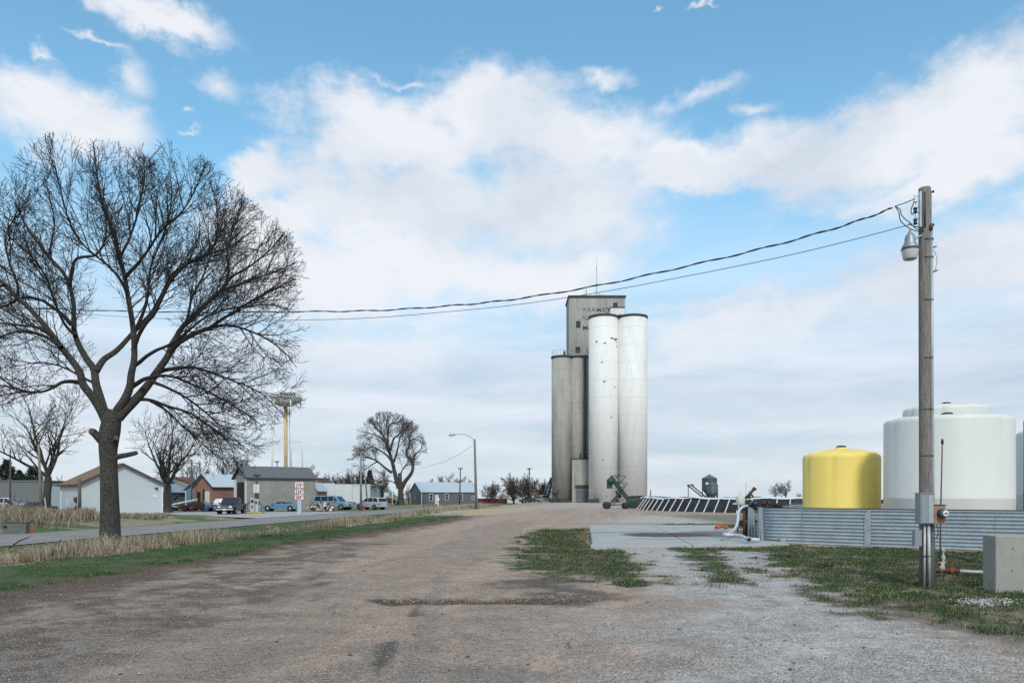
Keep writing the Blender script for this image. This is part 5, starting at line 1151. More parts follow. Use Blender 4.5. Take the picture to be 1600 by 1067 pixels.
    MB().lathe([(.056, -.446), (.05, -.449), (.01, -.450)], (lx(1457), 0, lz(801)), 20, axis='y').build('meter_face', M_trim, mtr); MB().box(lx(1457) - .03, lx(1457) + .03, -.455, -.4515, lz(801) - .008, lz(801) + .012).build('meter_dial', M_black, mtr)
    MB().box(lx(1421), lx(1432), -.20, -.08, lz(852), lz(826)).build('junction_box', ge, t, bevel=.006)
    p = MB().rod((lx(1434), -.24, lz(817)), (lx(1434.5), -.22, -.03), .020, n=12).rod((lx(1440), -.24, lz(817)), (lx(1442.5), -.22, -.03), .026, n=12); p.build('conduit', mat('pale_conduit', (.46, .48, .49), .45, .2, var=.12), t)
    MB().box(lx(1431.8), lx(1445), -.255, -.20, lz(868), lz(866)).build('strap', M_dark, t)
    q, rr = smooth_path([(lx(1456), -.15, lz(818)), (lx(1458), -.17, lz(828)), (lx(1454), -.2, lz(839)), (lx(1446), -.2, lz(839)), (lx(1441), -.2, lz(833))], [.008] * 5); MB().tube(q, rr, 6).build('ground_wire', M_black, t)
    q, rr = smooth_path([(lx(1440), -.14, 0), (lx(1440.5), -.14, .6), (lx(1438), -.14, lz(826))], [.014] * 3); MB().tube(q, rr, 6).build('ground_rod', M_rust, t)
    # overhead cables
    B = np.array([WX(-300, 38), 38.0]); 
    def cable(name, label, A, pts, r, twist=False):
        A = np.array(A); out = []
        for px, py in pts:
            u = (px - 800) / F; tt = (A[0] - u * A[1]) / (u * (B[1] - A[1]) - (B[0] - A[0])); Yc = A[1] + tt * (B[1] - A[1]); out.append((A[0] + tt * (B[0] - A[0]), Yc, WZ(py, Yc)))
        q, rr = smooth_path(out, [r] * len(out), 14)
        if twist:
            b = MB()
            for s in (0, 1):
                pp = [];
                for i, p in enumerate(q): ph = i * 1.1 + s * math.pi; pp.append(Vector(p) + Vector((0, math.cos(ph) * r * .9, math.sin(ph) * r * .9 + (.012 * math.sin(i * .7) if s == 0 else .012 * math.sin(i * .7)))))
                b.tube(pp, r, 5)
            o = b.build(name, M_black)
        else: o = MB().tube(q, rr, 6).build(name, M_black)
        tag(o, label, 'cable', 'overhead cables from the service pole'); return q
    A1 = (WX(1395, 14.2), 14.2); q1 = cable('service_cable', 'thick twisted black cable running from the service pole across the yard', A1, [(1395, 325), (1320, 352), (1200, 386), (1060, 419), (930, 447), (800, 468), (700, 478), (590, 485), (475, 487), (310, 488), (145, 485), (0, 478), (-160, 466), (-300, 452)], .0105, True)
    A2 = (WX(1425, 14.2), 14.2); q2 = cable('service_cable', 'thin lower cable running below the twisted cable from the service pole', A2, [(1425, 350), (1400, 357), (1300, 383), (1200, 406), (1060, 434), (930, 458), (800, 477), (700, 487), (590, 496), (475, 500), (310, 500), (145, 492), (0, 482), (-160, 468), (-300, 454)], .0065)
    d = MB(); yy = 14.21 - Y
    for pts in ([(1395, 325), (1410, 320), (1425, 314)], [(1395, 325), (1401, 334), (1404, 348), (1416, 358), (1430, 364), (1449, 363)], [(1395, 325), (1403, 330), (1405, 338), (1412, 346), (1418, 350), (1430, 361), (1448, 361)], [(1424, 320), (1420, 331), (1422, 338), (1426, 333)], [(1416, 352), (1425, 356), (1436, 358), (1449, 361)], [(1455, 392), (1460, 405), (1459, 418), (1456, 427)]):
        q, rr = smooth_path([(lx(a), yy - .02, lz(b)) for a, b in pts], [.0085 if pts[0] != (1455, 392) else .004] * len(pts)); d.tube(q, rr, 6)
    d.build('drip_loop', M_black, t)
    # far pole that carries the other end of the cables, outside the picture
    tp = thing('utility_pole', 'wooden pole left of the picture that carries the far end of the two cables', 'utility pole', (B[0], B[1], h1(*B))); MB().rod((0, 0, -.3), (0, 0, WZ(440, 38) - h1(*B)), .15, .11, 12).build('pole', M_wood, tp)
service_pole()

# faint wire from the street lamp to the cottonwood and over the roofs
def wire(label, pts, r):
    q, rr = smooth_path([P3(*p) for p in pts], [r] * len(pts), 8); o = MB().tube(q, rr, 5).build('overhead_wire', M_dark); tag(o, label, 'wire')
wire('thin wire sagging from the leaning street lamp towards the cottonwood', [(739, 695, 88), (715, 711, 100), (688, 723, 115), (655, 732, 135)], .02)
wire('thin wire left of the blue-grey street lamp over the white building', [(563, 724, 106), (545, 733, 112), (520, 742, 120), (495, 748, 130)], .016)

# ------------------------------------------------------------------ concrete loading pad
def pad():
    m = mat('pad_concrete', (.345, .35, .345), .85, col2=(.41, .41, .40), scale=.7, bump=.3, bscale=40, dirt=.45, dirt_col=(.22, .21, .20), coords='Object')
    nt = m.node_tree; N = nt.nodes; L = nt.links; b = N['Principled BSDF']
    tc = N.new('ShaderNodeTexCoord'); src = b.inputs['Base Color'].links[0].from_socket
    def spill(cx, cy, rx, ry, rot, col, amt, src):
        mp = N.new('ShaderNodeMapping'); mp.vector_type = 'TEXTURE'; mp.inputs['Location'].default_value = (cx, cy, 0); mp.inputs['Rotation'].default_value = (0, 0, R(rot)); mp.inputs['Scale'].default_value = (rx, ry, 50)
        nz = N.new('ShaderNodeTexNoise'); nz.inputs['Scale'].default_value = 1.4; nz.inputs['Detail'].default_value = 7; L.new(tc.outputs['Object'], nz.inputs[0])
        vm = N.new('ShaderNodeVectorMath'); vm.operation = 'SCALE'; L.new(nz.outputs['Color'], vm.inputs[0]); vm.inputs['Scale'].default_value = 1.5
        va = N.new('ShaderNodeVectorMath'); L.new(tc.outputs['Object'], va.inputs[0]); L.new(vm.outputs[0], va.inputs[1]); vb = N.new('ShaderNodeVectorMath'); vb.operation = 'SUBTRACT'; L.new(va.outputs[0], vb.inputs[0]); vb.inputs[1].default_value = (.75, .75, .75)
        L.new(vb.outputs[0], mp.inputs[0]); ln = N.new('ShaderNodeVectorMath'); ln.operation = 'LENGTH'; L.new(mp.outputs[0], ln.inputs[0])
        mr = N.new('ShaderNodeMapRange'); mr.interpolation_type = 'SMOOTHSTEP'; L.new(ln.outputs['Value'], mr.inputs[0]); mr.inputs[1].default_value = 1.15; mr.inputs[2].default_value = .75; mr.inputs[3].default_value = 0; mr.inputs[4].default_value = amt
        mx = N.new('ShaderNodeMix'); mx.data_type = 'RGBA'; L.new(mr.outputs[0], mx.inputs[0]); L.new(src, mx.inputs[6]); mx.inputs[7].default_value = (*col, 1); return mx.outputs[2]
    src = spill(8.6, 31.5, 2.0, 2.8, -5, (.15, .14, .15), .95, src); src = spill(6.3, 31.0, 1.9, 1.7, 12, (.07, .055, .05), 1.0, src); src = spill(4.9, 33.0, 2.2, .9, 14, (.25, .23, .21), .7, src); src = spill(5.6, 28.2, 1.6, .5, 5, (.26, .24, .22), .6, src)
    L.new(src, b.inputs['Base Color'])
    # four poured slabs with joints, 10 cm proud
    A = np.array([2.45, 24.0]); Bq = np.array([9.15, 25.3]); Cq = np.array([10.9, 41.0]); D = np.array([4.15, 41.0]); mb = MB()
    def q(u, v): return (A * (1 - u) + Bq * u) * (1 - v) + (D * (1 - u) + Cq * u) * v
    us = (0, .5, 1); vs = (0, .48, 1); g = .002
    for i in range(2):
        for j in range(2):
            c = [q(us[i] + g, vs[j] + g), q(us[i + 1] - g, vs[j] + g), q(us[i + 1] - g, vs[j + 1] - g), q(us[i] + g, vs[j + 1] - g)]; zt = .065 + .004 * ((i + j) % 2)
            mb.add([(p[0], p[1], -.2) for p in c] + [(p[0], p[1], zt) for p in c], [(3, 2, 1, 0), (4, 5, 6, 7), (0, 1, 5, 4), (1, 2, 6, 5), (2, 3, 7, 6), (3, 0, 4, 7)])
    o = mb.build('concrete_pad', m, bevel=.012); tag(o, kind='structure')
    kb = MB(); kb.bar((9.25, 26.2, .07), (10.1, 34.5, .07), .16, .20); o = kb.build('pad_curb', M_conc, bevel=.015); tag(o, kind='structure')
    kb = MB(); kb.bar((2.62, 25.3, .09), (3.4, 33.5, .09), .03, .06); o = kb.build('edge_angle', M_dark); tag(o, 'thin dark steel edge strip along the left side of the concrete pad', 'edge strip')
pad()

# ------------------------------------------------------------------ corrugated containment wall and the tanks
M_corr = mat('corrugated_galvanized', (.40, .46, .50), .38, .30, var=.12, scale=2.2, stretch=(1, 1, 1), dirt=.35, dirt_col=(.24, .27, .29))
def containment():
    t = thing('containment_wall', 'low corrugated galvanized steel containment wall in front of the yellow and white tanks', 'containment wall', (0, 0, 0))
    # plan: front run nearly straight, rounded near end, open far side hidden behind
    pl = [(12.8, 35.4), (11.2, 33.6), (10.0, 31.2), (9.25, 28.9), (8.98, 27.6), (9.06, 26.9), (9.35, 26.55), (9.9, 26.2), (11.12, 25.22), (13.0, 23.9), (14.9, 22.55), (17.0, 21.1), (19.3, 19.9), (22.5, 19.5), (25.8, 20.6), (28.5, 23.5), (30, 28), (30, 36), (28, 41), (19, 41.5), (14.8, 39.5), (12.8, 35.4)]
    q, _ = smooth_path([(a, b, 0) for a, b in pl], [1] * len(pl), 8); q = np.array(q)[:, :2]
    top = 1.205; nper = 10.5; nz = 140
    zs = np.linspace(-.05, top, nz); amp = .030
    T = np.gradient(q, axis=0); T /= np.linalg.norm(T, axis=1)[:, None]; Nn = np.stack([T[:, 1], -T[:, 0]], -1)
    V = []; n = len(q)
    for z in zs:
        d = amp * math.sin(2 * math.pi * z / (top / nper)); V.append(np.concatenate([q + Nn * d, np.full((n, 1), z)], 1))
    V = np.concatenate(V); i = np.arange((nz - 1) * (n - 1)); r = i // (n - 1); c = i % (n - 1); b = r * n + c
    me = bpy.data.meshes.new('corrugated_sheet'); Fc = np.stack([b, b + 1, b + n + 1, b + n], -1); me.from_pydata(V.tolist(), [], Fc.tolist()); me.update(); me.polygons.foreach_set('use_smooth', [True] * len(Fc)); me.materials.append(M_corr); o = bpy.data.objects.new('corrugated_sheet', me); link(o, t)
    sm_ = o.modifiers.new('thick', 'SOLIDIFY'); sm_.thickness = .004
    # dark rim along the top
    rim = MB().tube([(a, b_, top + .012) for a, b_ in q], .022, 6); rim.build('top_rim', mat('dark_rim', (.06, .065, .07), .6), t)
    # seams with bolt rows and one doubled joint
    s = MB(); 
    def at_len(px):   # front run: column -> plan point
        best = min(range(n), key=lambda k: abs(800 + F * q[k][0] / q[k][1] - px) + (0 if q[k][1] < 27.0 else 1e3)); return best
    for px, w in ((1253, .05), (1352, .20), (1358, .06), (1555, .07)):
        k = at_len(px); c = q[k]; nn = Nn[k]; tt = T[k]
        a = c + nn * (amp + .012) - tt * w / 2; b2 = c + nn * (amp + .012) + tt * w / 2
        if px == 1352: s.add([(a[0], a[1], 0), (b2[0], b2[1], 0), (b2[0], b2[1], top - .02), (a[0] + (b2[0] - a[0]) * .5, a[1] + (b2[1] - a[1]) * .5, top - .02), (a[0], a[1], top - .22)], [(0, 1, 2, 3, 4)])
        else:
            for z in np.arange(.06, top, top / nper): s.lathe([(.0, .0), (.016, 0), (.013, .02), (.001, .024)], (c[0] + nn[0] * (amp + .004), c[1] + nn[1] * (amp + .004), z), 6)
    s.build('seam', M_galv, t)
    return q
ring = containment()
M_yellow = mat('yellow_polyethylene', (.88, .68, .17), .55, var=.05, scale=.5, spec=.4)
M_poly = mat('white_polyethylene', (.68, .685, .645), .5, var=.035, scale=.4, spec=.4)
def poly_tank(name, label, px, Y, rpx, y_sh, y_lid, m, ribs, band=0, lid=M_black, manway=None, zb=.05):
    x = WX(px, Y); k = Y / F; r = rpx * k; zs = WZ(y_sh, Y) - zb; zl = WZ(y_lid, Y) - zb; t = thing(name, label, 'tank', (x, Y, zb))
    b = MB(); prof = [(r * .985, 0), (r, .06), (r, zs * .34), (r * 1.004, zs * .345), (r * 1.004, zs * .36), (r, zs * .365), (r, zs - .10), (r * .99, zs - .02), (r * .965, zs + .05)]
    N_ = 96; vs = []; cone = [(r * (.965 - .80 * i / 12), zs + .05 + (zl - zs - .05) * (i / 12) ** .85) for i in range(1, 13)]
    full = [(0, 0)] + prof + cone; m_ = len(full)
    for i, (rr, z) in enumerate(full):
        for j in range(N_):
            a = 2 * math.pi * j / N_; dz = 0; dr = 0
            if ribs:
                ph = (a * ribs / (2 * math.pi) + .31) % 1; w = abs(ph - .5) * 2
                ridge = sst(.30, .12, np.array(w)) ; fr = sst(r * .2, r * .6, np.array(rr)) 
                if i >= m_ - 12: dz = float(ridge) * .045 * float(fr)
                elif z > zs - .12: dr = -float(ridge) * .045; 
            vs.append(((rr + dr) * math.cos(a), (rr + dr) * math.sin(a), z + dz))
    fs = [(i * N_ + j, i * N_ + (j + 1) % N_, (i + 1) * N_ + (j + 1) % N_, (i + 1) * N_ + j) for i in range(m_ - 1) for j in range(N_)]
    b.add(vs, fs, True); b.build('tank_shell', m, t)
    MB().lathe([(r * .17, zl - .03), (r * .17, zl + .03), (.22, zl + .05)], n=24).build('neck', m, t); l = MB().lathe([(.01, zl), (.19, zl + .04), (.19, zl + .10), (.12, zl + .13), (.01, zl + .14)], n=24); l.build('lid', lid, t); return t
yt = poly_tank('poly_tank', 'yellow polyethylene tank with ribbed domed top behind the corrugated wall', 1314.3, 31.4, 56.5, 713, 701, M_yellow, 8)
wt = poly_tank('poly_tank', 'large white polyethylene tank directly behind the service pole', 1480, 27.8, 90, 658, 650, M_poly, 10, zb=.05)
w2 = poly_tank('poly_tank', 'taller white polyethylene tank whose domed top shows above the large white tank', 1478.5, 34.2, 61, 640, 633, M_poly, 8)
w3 = poly_tank('poly_tank', 'white polyethylene tank at the right edge past the large white tank', 1653, 37.0, 55, 676, 664, M_poly, 8)
w4 = poly_tank('poly_tank', 'dark grey tank cut by the right edge of the photo', 1685, 30.0, 72, 652, 640, mat('dark_grey_poly', (.16, .17, .19), .5), 8)
# thin white fill pipe between yellow and white tank
x = WX(1378.5, 30.2); o = MB().tube([(0, 0, .3), (0, 0, 2.6), (-.05, .1, 3.2)], .04, 8); t = thing('fill_pipe', 'thin white vertical pipe between the yellow and the large white tank', 'pipe', (x, 29.6, 0)); o.build('pipe', M_trim, t); MB().rod((-.0, 0, 1.25), (.14, 0, 1.25), .06, n=8).build('valve', M_dark, t)

# stacked galvanized strips leaning at the end of the wall
def strips():
    g = np.random.default_rng(4); m = mat('dull_galvanized_strip', (.30, .36, .39), .5, .4, var=.18, dirt=.3)
    spec = ((1180, 28.9, 2, 1.20, 'leftmost galvanized strip leaning at the end of the corrugated wall'), (1186, 28.4, -1, 1.17, 'second galvanized strip from the left leaning at the end of the corrugated wall'), (1191, 28.0, -4, 1.12, 'middle galvanized strip leaning at the end of the corrugated wall'), (1196.5, 27.6, 3, 1.20, 'fourth galvanized strip from the left by the corrugated wall end'), (1202, 27.2, -2, 1.22, 'galvanized strip nearest the corrugated wall edge'))
    for px, Y, tilt, h, lb in spec:
        x = WX(px, Y); t = MB(); w = .055
        t.add([(-w, 0, 0), (-w * .4, -.03, 0), (w * .4, -.03, 0), (w, 0, 0), (-w, 0, h), (-w * .4, -.03, h), (w * .4, -.03, h), (w, 0, h), (-w, .006, 0), (w, .006, 0), (-w, .006, h), (w, .006, h)], [(0, 1, 5, 4), (1, 2, 6, 5), (2, 3, 7, 6), (8, 9, 11, 10), (0, 8, 10, 4), (3, 7, 11, 9), (4, 5, 6, 7, 11, 10), (0, 1, 2, 3, 9, 8)])
        o = t.build('galvanized_strip', m); o.location = (x - .28, Y - .15, .02); o.rotation_euler = (R(-2), R(tilt), R(12)); tag(o, lb, 'metal strip', 'galvanized strips leaning at the wall end')
strips()

# pump stand with the small tank, hoses and pipework
def pump():
    Y = 30.0; x0 = WX(1168, Y); t = thing('pump_stand', 'rusty pump stand with valves and pipes at the end of the corrugated wall', 'pump', (x0, Y, 0))
    def L(px, py, dy=0): return (WX(px, Y + dy) - x0, dy, WZ(py, Y + dy))
    b = MB()
    for px, dy, r in ((1163, 0, .05), (1168, .35, .09), (1172, 0, .035), (1178, .4, .04)): b.rod(L(px, 795, dy), (L(px, 795, dy)[0], dy, .0), r, n=8)
    b.box(-.25, .45, -.05, .35, .55, .68).build('frame', M_rust, t)
    MB().bar(L(1155, 818, .25), L(1178, 820, .25), .1, .16).build('beam', M_wood, t)
    b = MB(); b.rod(L(1168, 793), L(1222, 791, -1.2), .07, .07, 10).rod(L(1208, 789, -1.0), L(1221, 789, -1.2), .085, .085, 10).rod(L(1176, 790), L(1190, 794), .09, n=10).rod(L(1183, 786), L(1183, 796), .06, n=8); b.build('black_pipe', M_black, t)
    b = MB(); b.lathe([(.02, -.12), (.11, -.1), (.13, 0), (.11, .1), (.02, .12)], L(1172, 788), 14, axis='x').lathe([(.02, -.1), (.1, -.08), (.12, 0), (.1, .08), (.02, .1)], L(1180, 787, -.2), 14, axis='y').rod(L(1171, 781), L(1171, 790), .03, n=6).rod(L(1176, 782), L(1178, 790), .035, n=6); b.build('pump_body', mat('pump_blue', (.015, .022, .045), .5, var=.3), t)
    b = MB(); b.lathe([(.02, -.1), (.1, -.08), (.12, 0), (.1, .08), (.02, .1)], L(1194, 786, -.6), 12, axis='x').rod(L(1197, 780, -.6), L(1203, 788, -.8), .05, n=8).rod(L(1193, 781, -.6), L(1198, 781, -.6), .03, n=6); b.build('valve', mat('valve_maroon', (.05, .02, .018), .6, var=.4), t)
    MB().rod(L(1164.5, 779), L(1179, 763), .055, .06, 10).rod(L(1178, 764.5), L(1180, 762), .08, n=10).rod(L(1170, 779), L(1174, 770), .03, n=6).rod(L(1177, 776), L(1173, 770), .03, n=6).build('discharge_pipe', M_rust, t)
    MB().rod(L(1166, 752), L(1165, 776), .006, n=4).rod(L(1170, 766), L(1171, 782), .01, n=4).build('wire_stub', M_dark, t)
    MB().rod(L(1178.5, 785), L(1178.5, 795), .045, n=10).build('teal_valve', mat('teal_plastic', (.05, .22, .24), .5), t)
    MB().box(*sorted((L(1195, 800, -2.0)[0], L(1201, 800, -2.0)[0])), -2.1, -2.0, WZ(812, 28), WZ(805, 28)).build('control_box', mat('tan_box', (.20, .16, .10), .8, var=.3), t)
    # small white tank on its stand
    xt = WX(1157, Y); tt = thing('small_tank', 'small off-white plastic tank on a stand left of the pump', 'tank', (xt, Y, 0)); k = Y / F
    z0 = WZ(789, Y); z1 = WZ(775, Y); MB().lathe([(.01, z0), (.16, z0), (.175, z0 + .04), (.175, z1 - .04), (.14, z1), (.05, z1 + .03), (.05, z1 + .07), (.01, z1 + .08)], n=24).build('tank_shell', mat('off_white_poly', (.50, .53, .47), .5), tt)
    MB().rod((0, 0, z1 + .06), (0, 0, z1 + .3), .01, n=5).rod((-.05, 0, z1 + .2), (.05, 0, z1 + .2), .01, n=5).rod((-.3, 0, z0 + .05), (-.14, 0, z0 + .05), .03, n=6).build('fitting', M_trim, tt); b = MB()
    for a in range(4): an = a * math.pi / 2 + .5; b.rod((.15 * math.cos(an), .15 * math.sin(an), 0), (.15 * math.cos(an), .15 * math.sin(an), z0), .022, n=5)
    b.build('leg', M_rust, tt)
    # white hose
    hp = [(1169, 790, 30), (1160, 792, 29.6), (1154, 800, 29.3), (1153, 812, 29.1), (1150.5, 822, 29.0), (1146, 829, 28.6), (1138, 833.2, 28.0), (1131, 834.3, 27.6), (1134, 835.4, 26.9), (1146, 835.5, 26.9), (1158, 837, 26.5), (1166, 840.5, 25.9), (1170, 842.5, 25.5)]
    pts = []
    for px, py, Yq in hp:
        z = WZ(py, Yq); z = max(z, .165); pts.append((WX(px, Yq), Yq, z))
    q, rr = smooth_path(pts, [.055] * len(pts), 6); mh = mat('white_hose', (.52, .55, .60), .45, var=.06)
    th = thing('suction_hose', 'thick white hose bending from the pump down onto the concrete pad', 'hose', q[0]); off = Vector(q[0])
    q = [Vector(p) - off for p in q]; MB().tube(q, rr, 14).build('hose', mh, th)
    e = q[-1]; d = (Vector(q[-1]) - Vector(q[-3])).normalized(); MB().tube([e - d * .16, e - d * .15, e + d * .02, e + d * .03], [.07, .088, .088, .07], 14).build('coupling', M_alu, th); MB().tube([e + d * .031, e + d * .034], [.062, .06], 14).build('opening', M_hole, th)
    x, y = WX(1172, 25.9), 25.9; o = MB().tube([(0, 0, .17), (.18, .02, .165), (.32, .02, .165)], [.07, .072, .065], 12).build('hose_stub', mh, None, loc=(x, y, 0)); tag(o, 'short white hose end lying beside the hose opening', 'hose')
    pts = [(1118, 827.5, 36), (1120, 824.5, 36.3), (1126, 823.4, 36.5), (1131, 825, 36), (1137, 828, 35), (1129, 826.5, 35.4), (1123, 826.8, 35.6), (1118, 829, 35.4), (1122, 826.2, 35.2)]
    pts = [(WX(a, c), c, max(.14, .10 + .04 + .05 * (i % 3))) for i, (a, b_, c) in enumerate(pts)]; q, rr = smooth_path(pts, [.045] * len(pts), 5); o = MB().tube(q, rr, 8).build('orange_hose', mat('orange_rubber', (.62, .12, .03), .5)); tag(o, 'bright orange hose coiled at the back edge of the concrete pad', 'hose')
pump()

# ------------------------------------------------------------------ grain bunker
def bunker():
    cx, cy, r = 35, 85.5, 20.4; t = thing('grain_bunker', 'low round grain bunker wall with slanting white struts and a white tarp edge', 'grain bunker', (cx, cy, 0))
    M_bw = add_wave(mat('bunker_wall', (.040, .044, .05), .7, .1, var=.4, scale=1.2), 1.5, 'Z', .5, .03)
    hw = 1.25; b = MB(); n = 120; a0, a1 = R(150), R(330)
    pts = [(r * math.cos(a), r * math.sin(a)) for a in np.linspace(a0, a1, n)]
    for i in range(n - 1):
        (x1, y1), (x2, y2) = pts[i], pts[i + 1]; b.add([(x1, y1, -.1), (x2, y2, -.1), (x2, y2, hw), (x1, y1, hw)], [(0, 1, 2, 3)])
    b.build('wall', M_bw, t)
    # tarp: wavy white hem and dark cover sloping inwards
    g = np.random.default_rng(2); hem = MB(); cov = MB(); cov2 = []
    for i in range(n):
        a = a0 + (a1 - a0) * i / (n - 1); w1 = .05 * math.sin(i * .35) + .04 * math.sin(i * .93 + 1) + .03 * g.normal() * .4; hem.v.append(((r + .07) * math.cos(a), (r + .07) * math.sin(a), hw + .005 + w1)); hem.v.append(((r + .02) * math.cos(a), (r + .02) * math.sin(a), hw + .09 + w1)); hem.v.append(((r - .35) * math.cos(a), (r - .35) * math.sin(a), hw + .15 + w1))
    for i in range(n - 1):
        for k in (0, 1): hem.f.append((i * 3 + k, i * 3 + 3 + k, i * 3 + 4 + k, i * 3 + 1 + k)); hem.sm.append(True)
    hem.build('tarp_hem', mat('white_tarp', (.66, .68, .70), .5, var=.05), t)
    rings = [(r - .3, hw + .12), (r - 1.2, hw + .16), (r - 3, hw + .02), (r - 6, hw + .05), (r - 10, hw - .1), (.5, hw - .1)]
    for rr, z in rings:
        for i in range(n): a = a0 + (a1 - a0) * i / (n - 1); cov.v.append((rr * math.cos(a), rr * math.sin(a), z + .06 * math.sin(i * .5 + rr) + .05 * g.normal() * .6))
    for k in range(len(rings) - 1):
        for i in range(n - 1): cov.f.append((k * n + i, k * n + i + 1, (k + 1) * n + i + 1, (k + 1) * n + i)); cov.sm.append(True)
    cov.build('tarp_cover', mat('black_tarp', (.03, .032, .037), .5, var=.3), t)
    # struts leaning out from the wall
    k = 0
    for a in np.linspace(R(183), R(318), 44):
        ca, sa = math.cos(a), math.sin(a); s = MB().bar(((r + .95) * ca, (r + .95) * sa, -.02), ((r + .10) * ca, (r + .10) * sa, hw - .04), .075, .07); so_ = s.build('strut', M_trim, t)
        MB().bar(((r + .9) * ca, (r + .9) * sa, .03), ((r + .03) * ca, (r + .03) * sa, .03), .06, .05).build('foot_bar', M_dark, so_)
    # two pale panels leaning at the far end
    m = add_wave(mat('pale_green_panel', (.36, .44, .43), .5, .2, var=.06), 2.2, 'X', .4, .02)
    for px, Y, lb in ((1012, 84.6, 'pale green-grey panel leaning at the left end of the bunker'), (1023, 82.0, 'pale green-grey panel next to the first bunker strut')):
        x = WX(px, Y); o = MB().box(-.42, .42, -.03, .03, 0, 1.75).build('metal_sheet', m, None, loc=(x, Y, 0)); o.rotation_euler = (R(-34), R(12), R(-42)); tag(o, lb, 'metal panel', 'pale panels leaning at the bunker end')
    # dark low timber wall left of the bunker
    x = WX(985, 93); t2 = thing('timber_wall', 'dark low timber wall with ribs between the green conveyor and the bunker', 'low wall', (x, 93, 0)); L_ = WX(1016, 93) - x; MB().box(0, L_, 0, .15, -.1, 1.25).build('wall', M_darkwood, t2); b = MB()
    for q in np.arange(.1, L_, .38): b.box(q, q + .08, -.06, -.005, 0, 1.2)
    b.build('rib', M_dark, t2); b = MB(); g = np.random.default_rng(8)
    for i in range(20): p = Vector((g.uniform(0, L_), g.uniform(.3, 1.5), g.uniform(1.1, 1.5))); b.lathe([(.02, -.1), (.25, -.08), (.28, 0), (.25, .08), (.02, .1)], p, 10)
    o = b.build('old_tire', M_black, None, loc=(x, 93, 0)); tag(o, 'one of the old black tires holding down the tarp behind the low timber wall', 'tire', 'old tires behind the timber wall')
    # dirt berm at the foot
    return t
bunker()

# ------------------------------------------------------------------ hopper bins and augers beyond
def bin_(px, Y, rpx, yt, ye, yh, label, m, legs=8, zb=0):
    k = Y / F; x = WX(px, Y); r = rpx * k; t = thing('hopper_bin', label, 'grain bin', (x, Y, zb)); ze = WZ(ye, Y) - zb; zt = WZ(yt, Y) - zb; zh = WZ(yh, Y) - zb
    MB().lathe([(r, zh), (r, ze)], n=36, cap=False).build('bin_wall', m, t); MB().lathe([(r + .12, ze - .05), (r * .12, zt - .1), (r * .1, zt + .05), (.01, zt + .1)], n=36, smooth=False).build('bin_roof', mat('bin_roof_metal', (.16, .20, .22), .4, .5, var=.15), t)
    MB().lathe([(r, zh), (r * .18, max(.6, zh - r * 1.1)), (.01, max(.55, zh - r * 1.1))], n=36, cap=False).build('hopper_cone', m, t)
    for i in range(legs): a = 2 * math.pi * i / legs + .2; MB().rod((r * math.cos(a), r * math.sin(a), 0), (r * math.cos(a), r * math.sin(a), zh + .4), .09, n=5).build('leg', M_dark, t)
    return t
M_bin = add_wave(mat('dark_bin_steel', (.085, .105, .12), .45, .5, var=.2, scale=1), 3, 'Z', .4, .02); M_bin2 = add_wave(mat('bin_steel', (.13, .165, .18), .45, .5, var=.15, scale=1), 3, 'Z', .4, .02)
bb = bin_(1108.5, 205, 11.6, 741, 747, 764, 'tall dark hopper bin with conical roof beyond the bunker', M_bin)
x = WX(1101.5, 205); o = MB().box(-.32, .32, 0, .05, -.35, .35).build('sign_plate', M_trim, bb); o.location = (WX(1101.8, 205) - WX(1108.5, 205), -1.98, WZ(755.5, 205))
bin_(1113, 200, 8.7, 752.5, 757, 770, 'shorter lighter hopper bin in front of the tall dark bin', M_bin2)
for lb, a, b_ in (('longer thin auger tube sloping down to the dark bins', (1076, 759), (1100, 778.5)), ('shorter auger tube parallel and right of the longer one', (1081.5, 758.5), (1102, 775.5))):
    Y = 200; A = P3(a[0], a[1], Y); B2 = P3(b_[0], b_[1], Y); t = thing('auger', lb, 'auger', (A[0], Y, 0)); MB().rod((0, 0, A[2]), (B2[0] - A[0], 0, B2[2]), .17, n=8).build('tube', M_dark, t); MB().box(-.3, .3, -.3, .3, A[2] - .15, A[2] + .4).build('head', M_dark, t)
    if a[0] < 1080: MB().rod((-.1, 0, 0), (-.1, 0, A[2]), .1, n=6).build('support', M_dark, t)

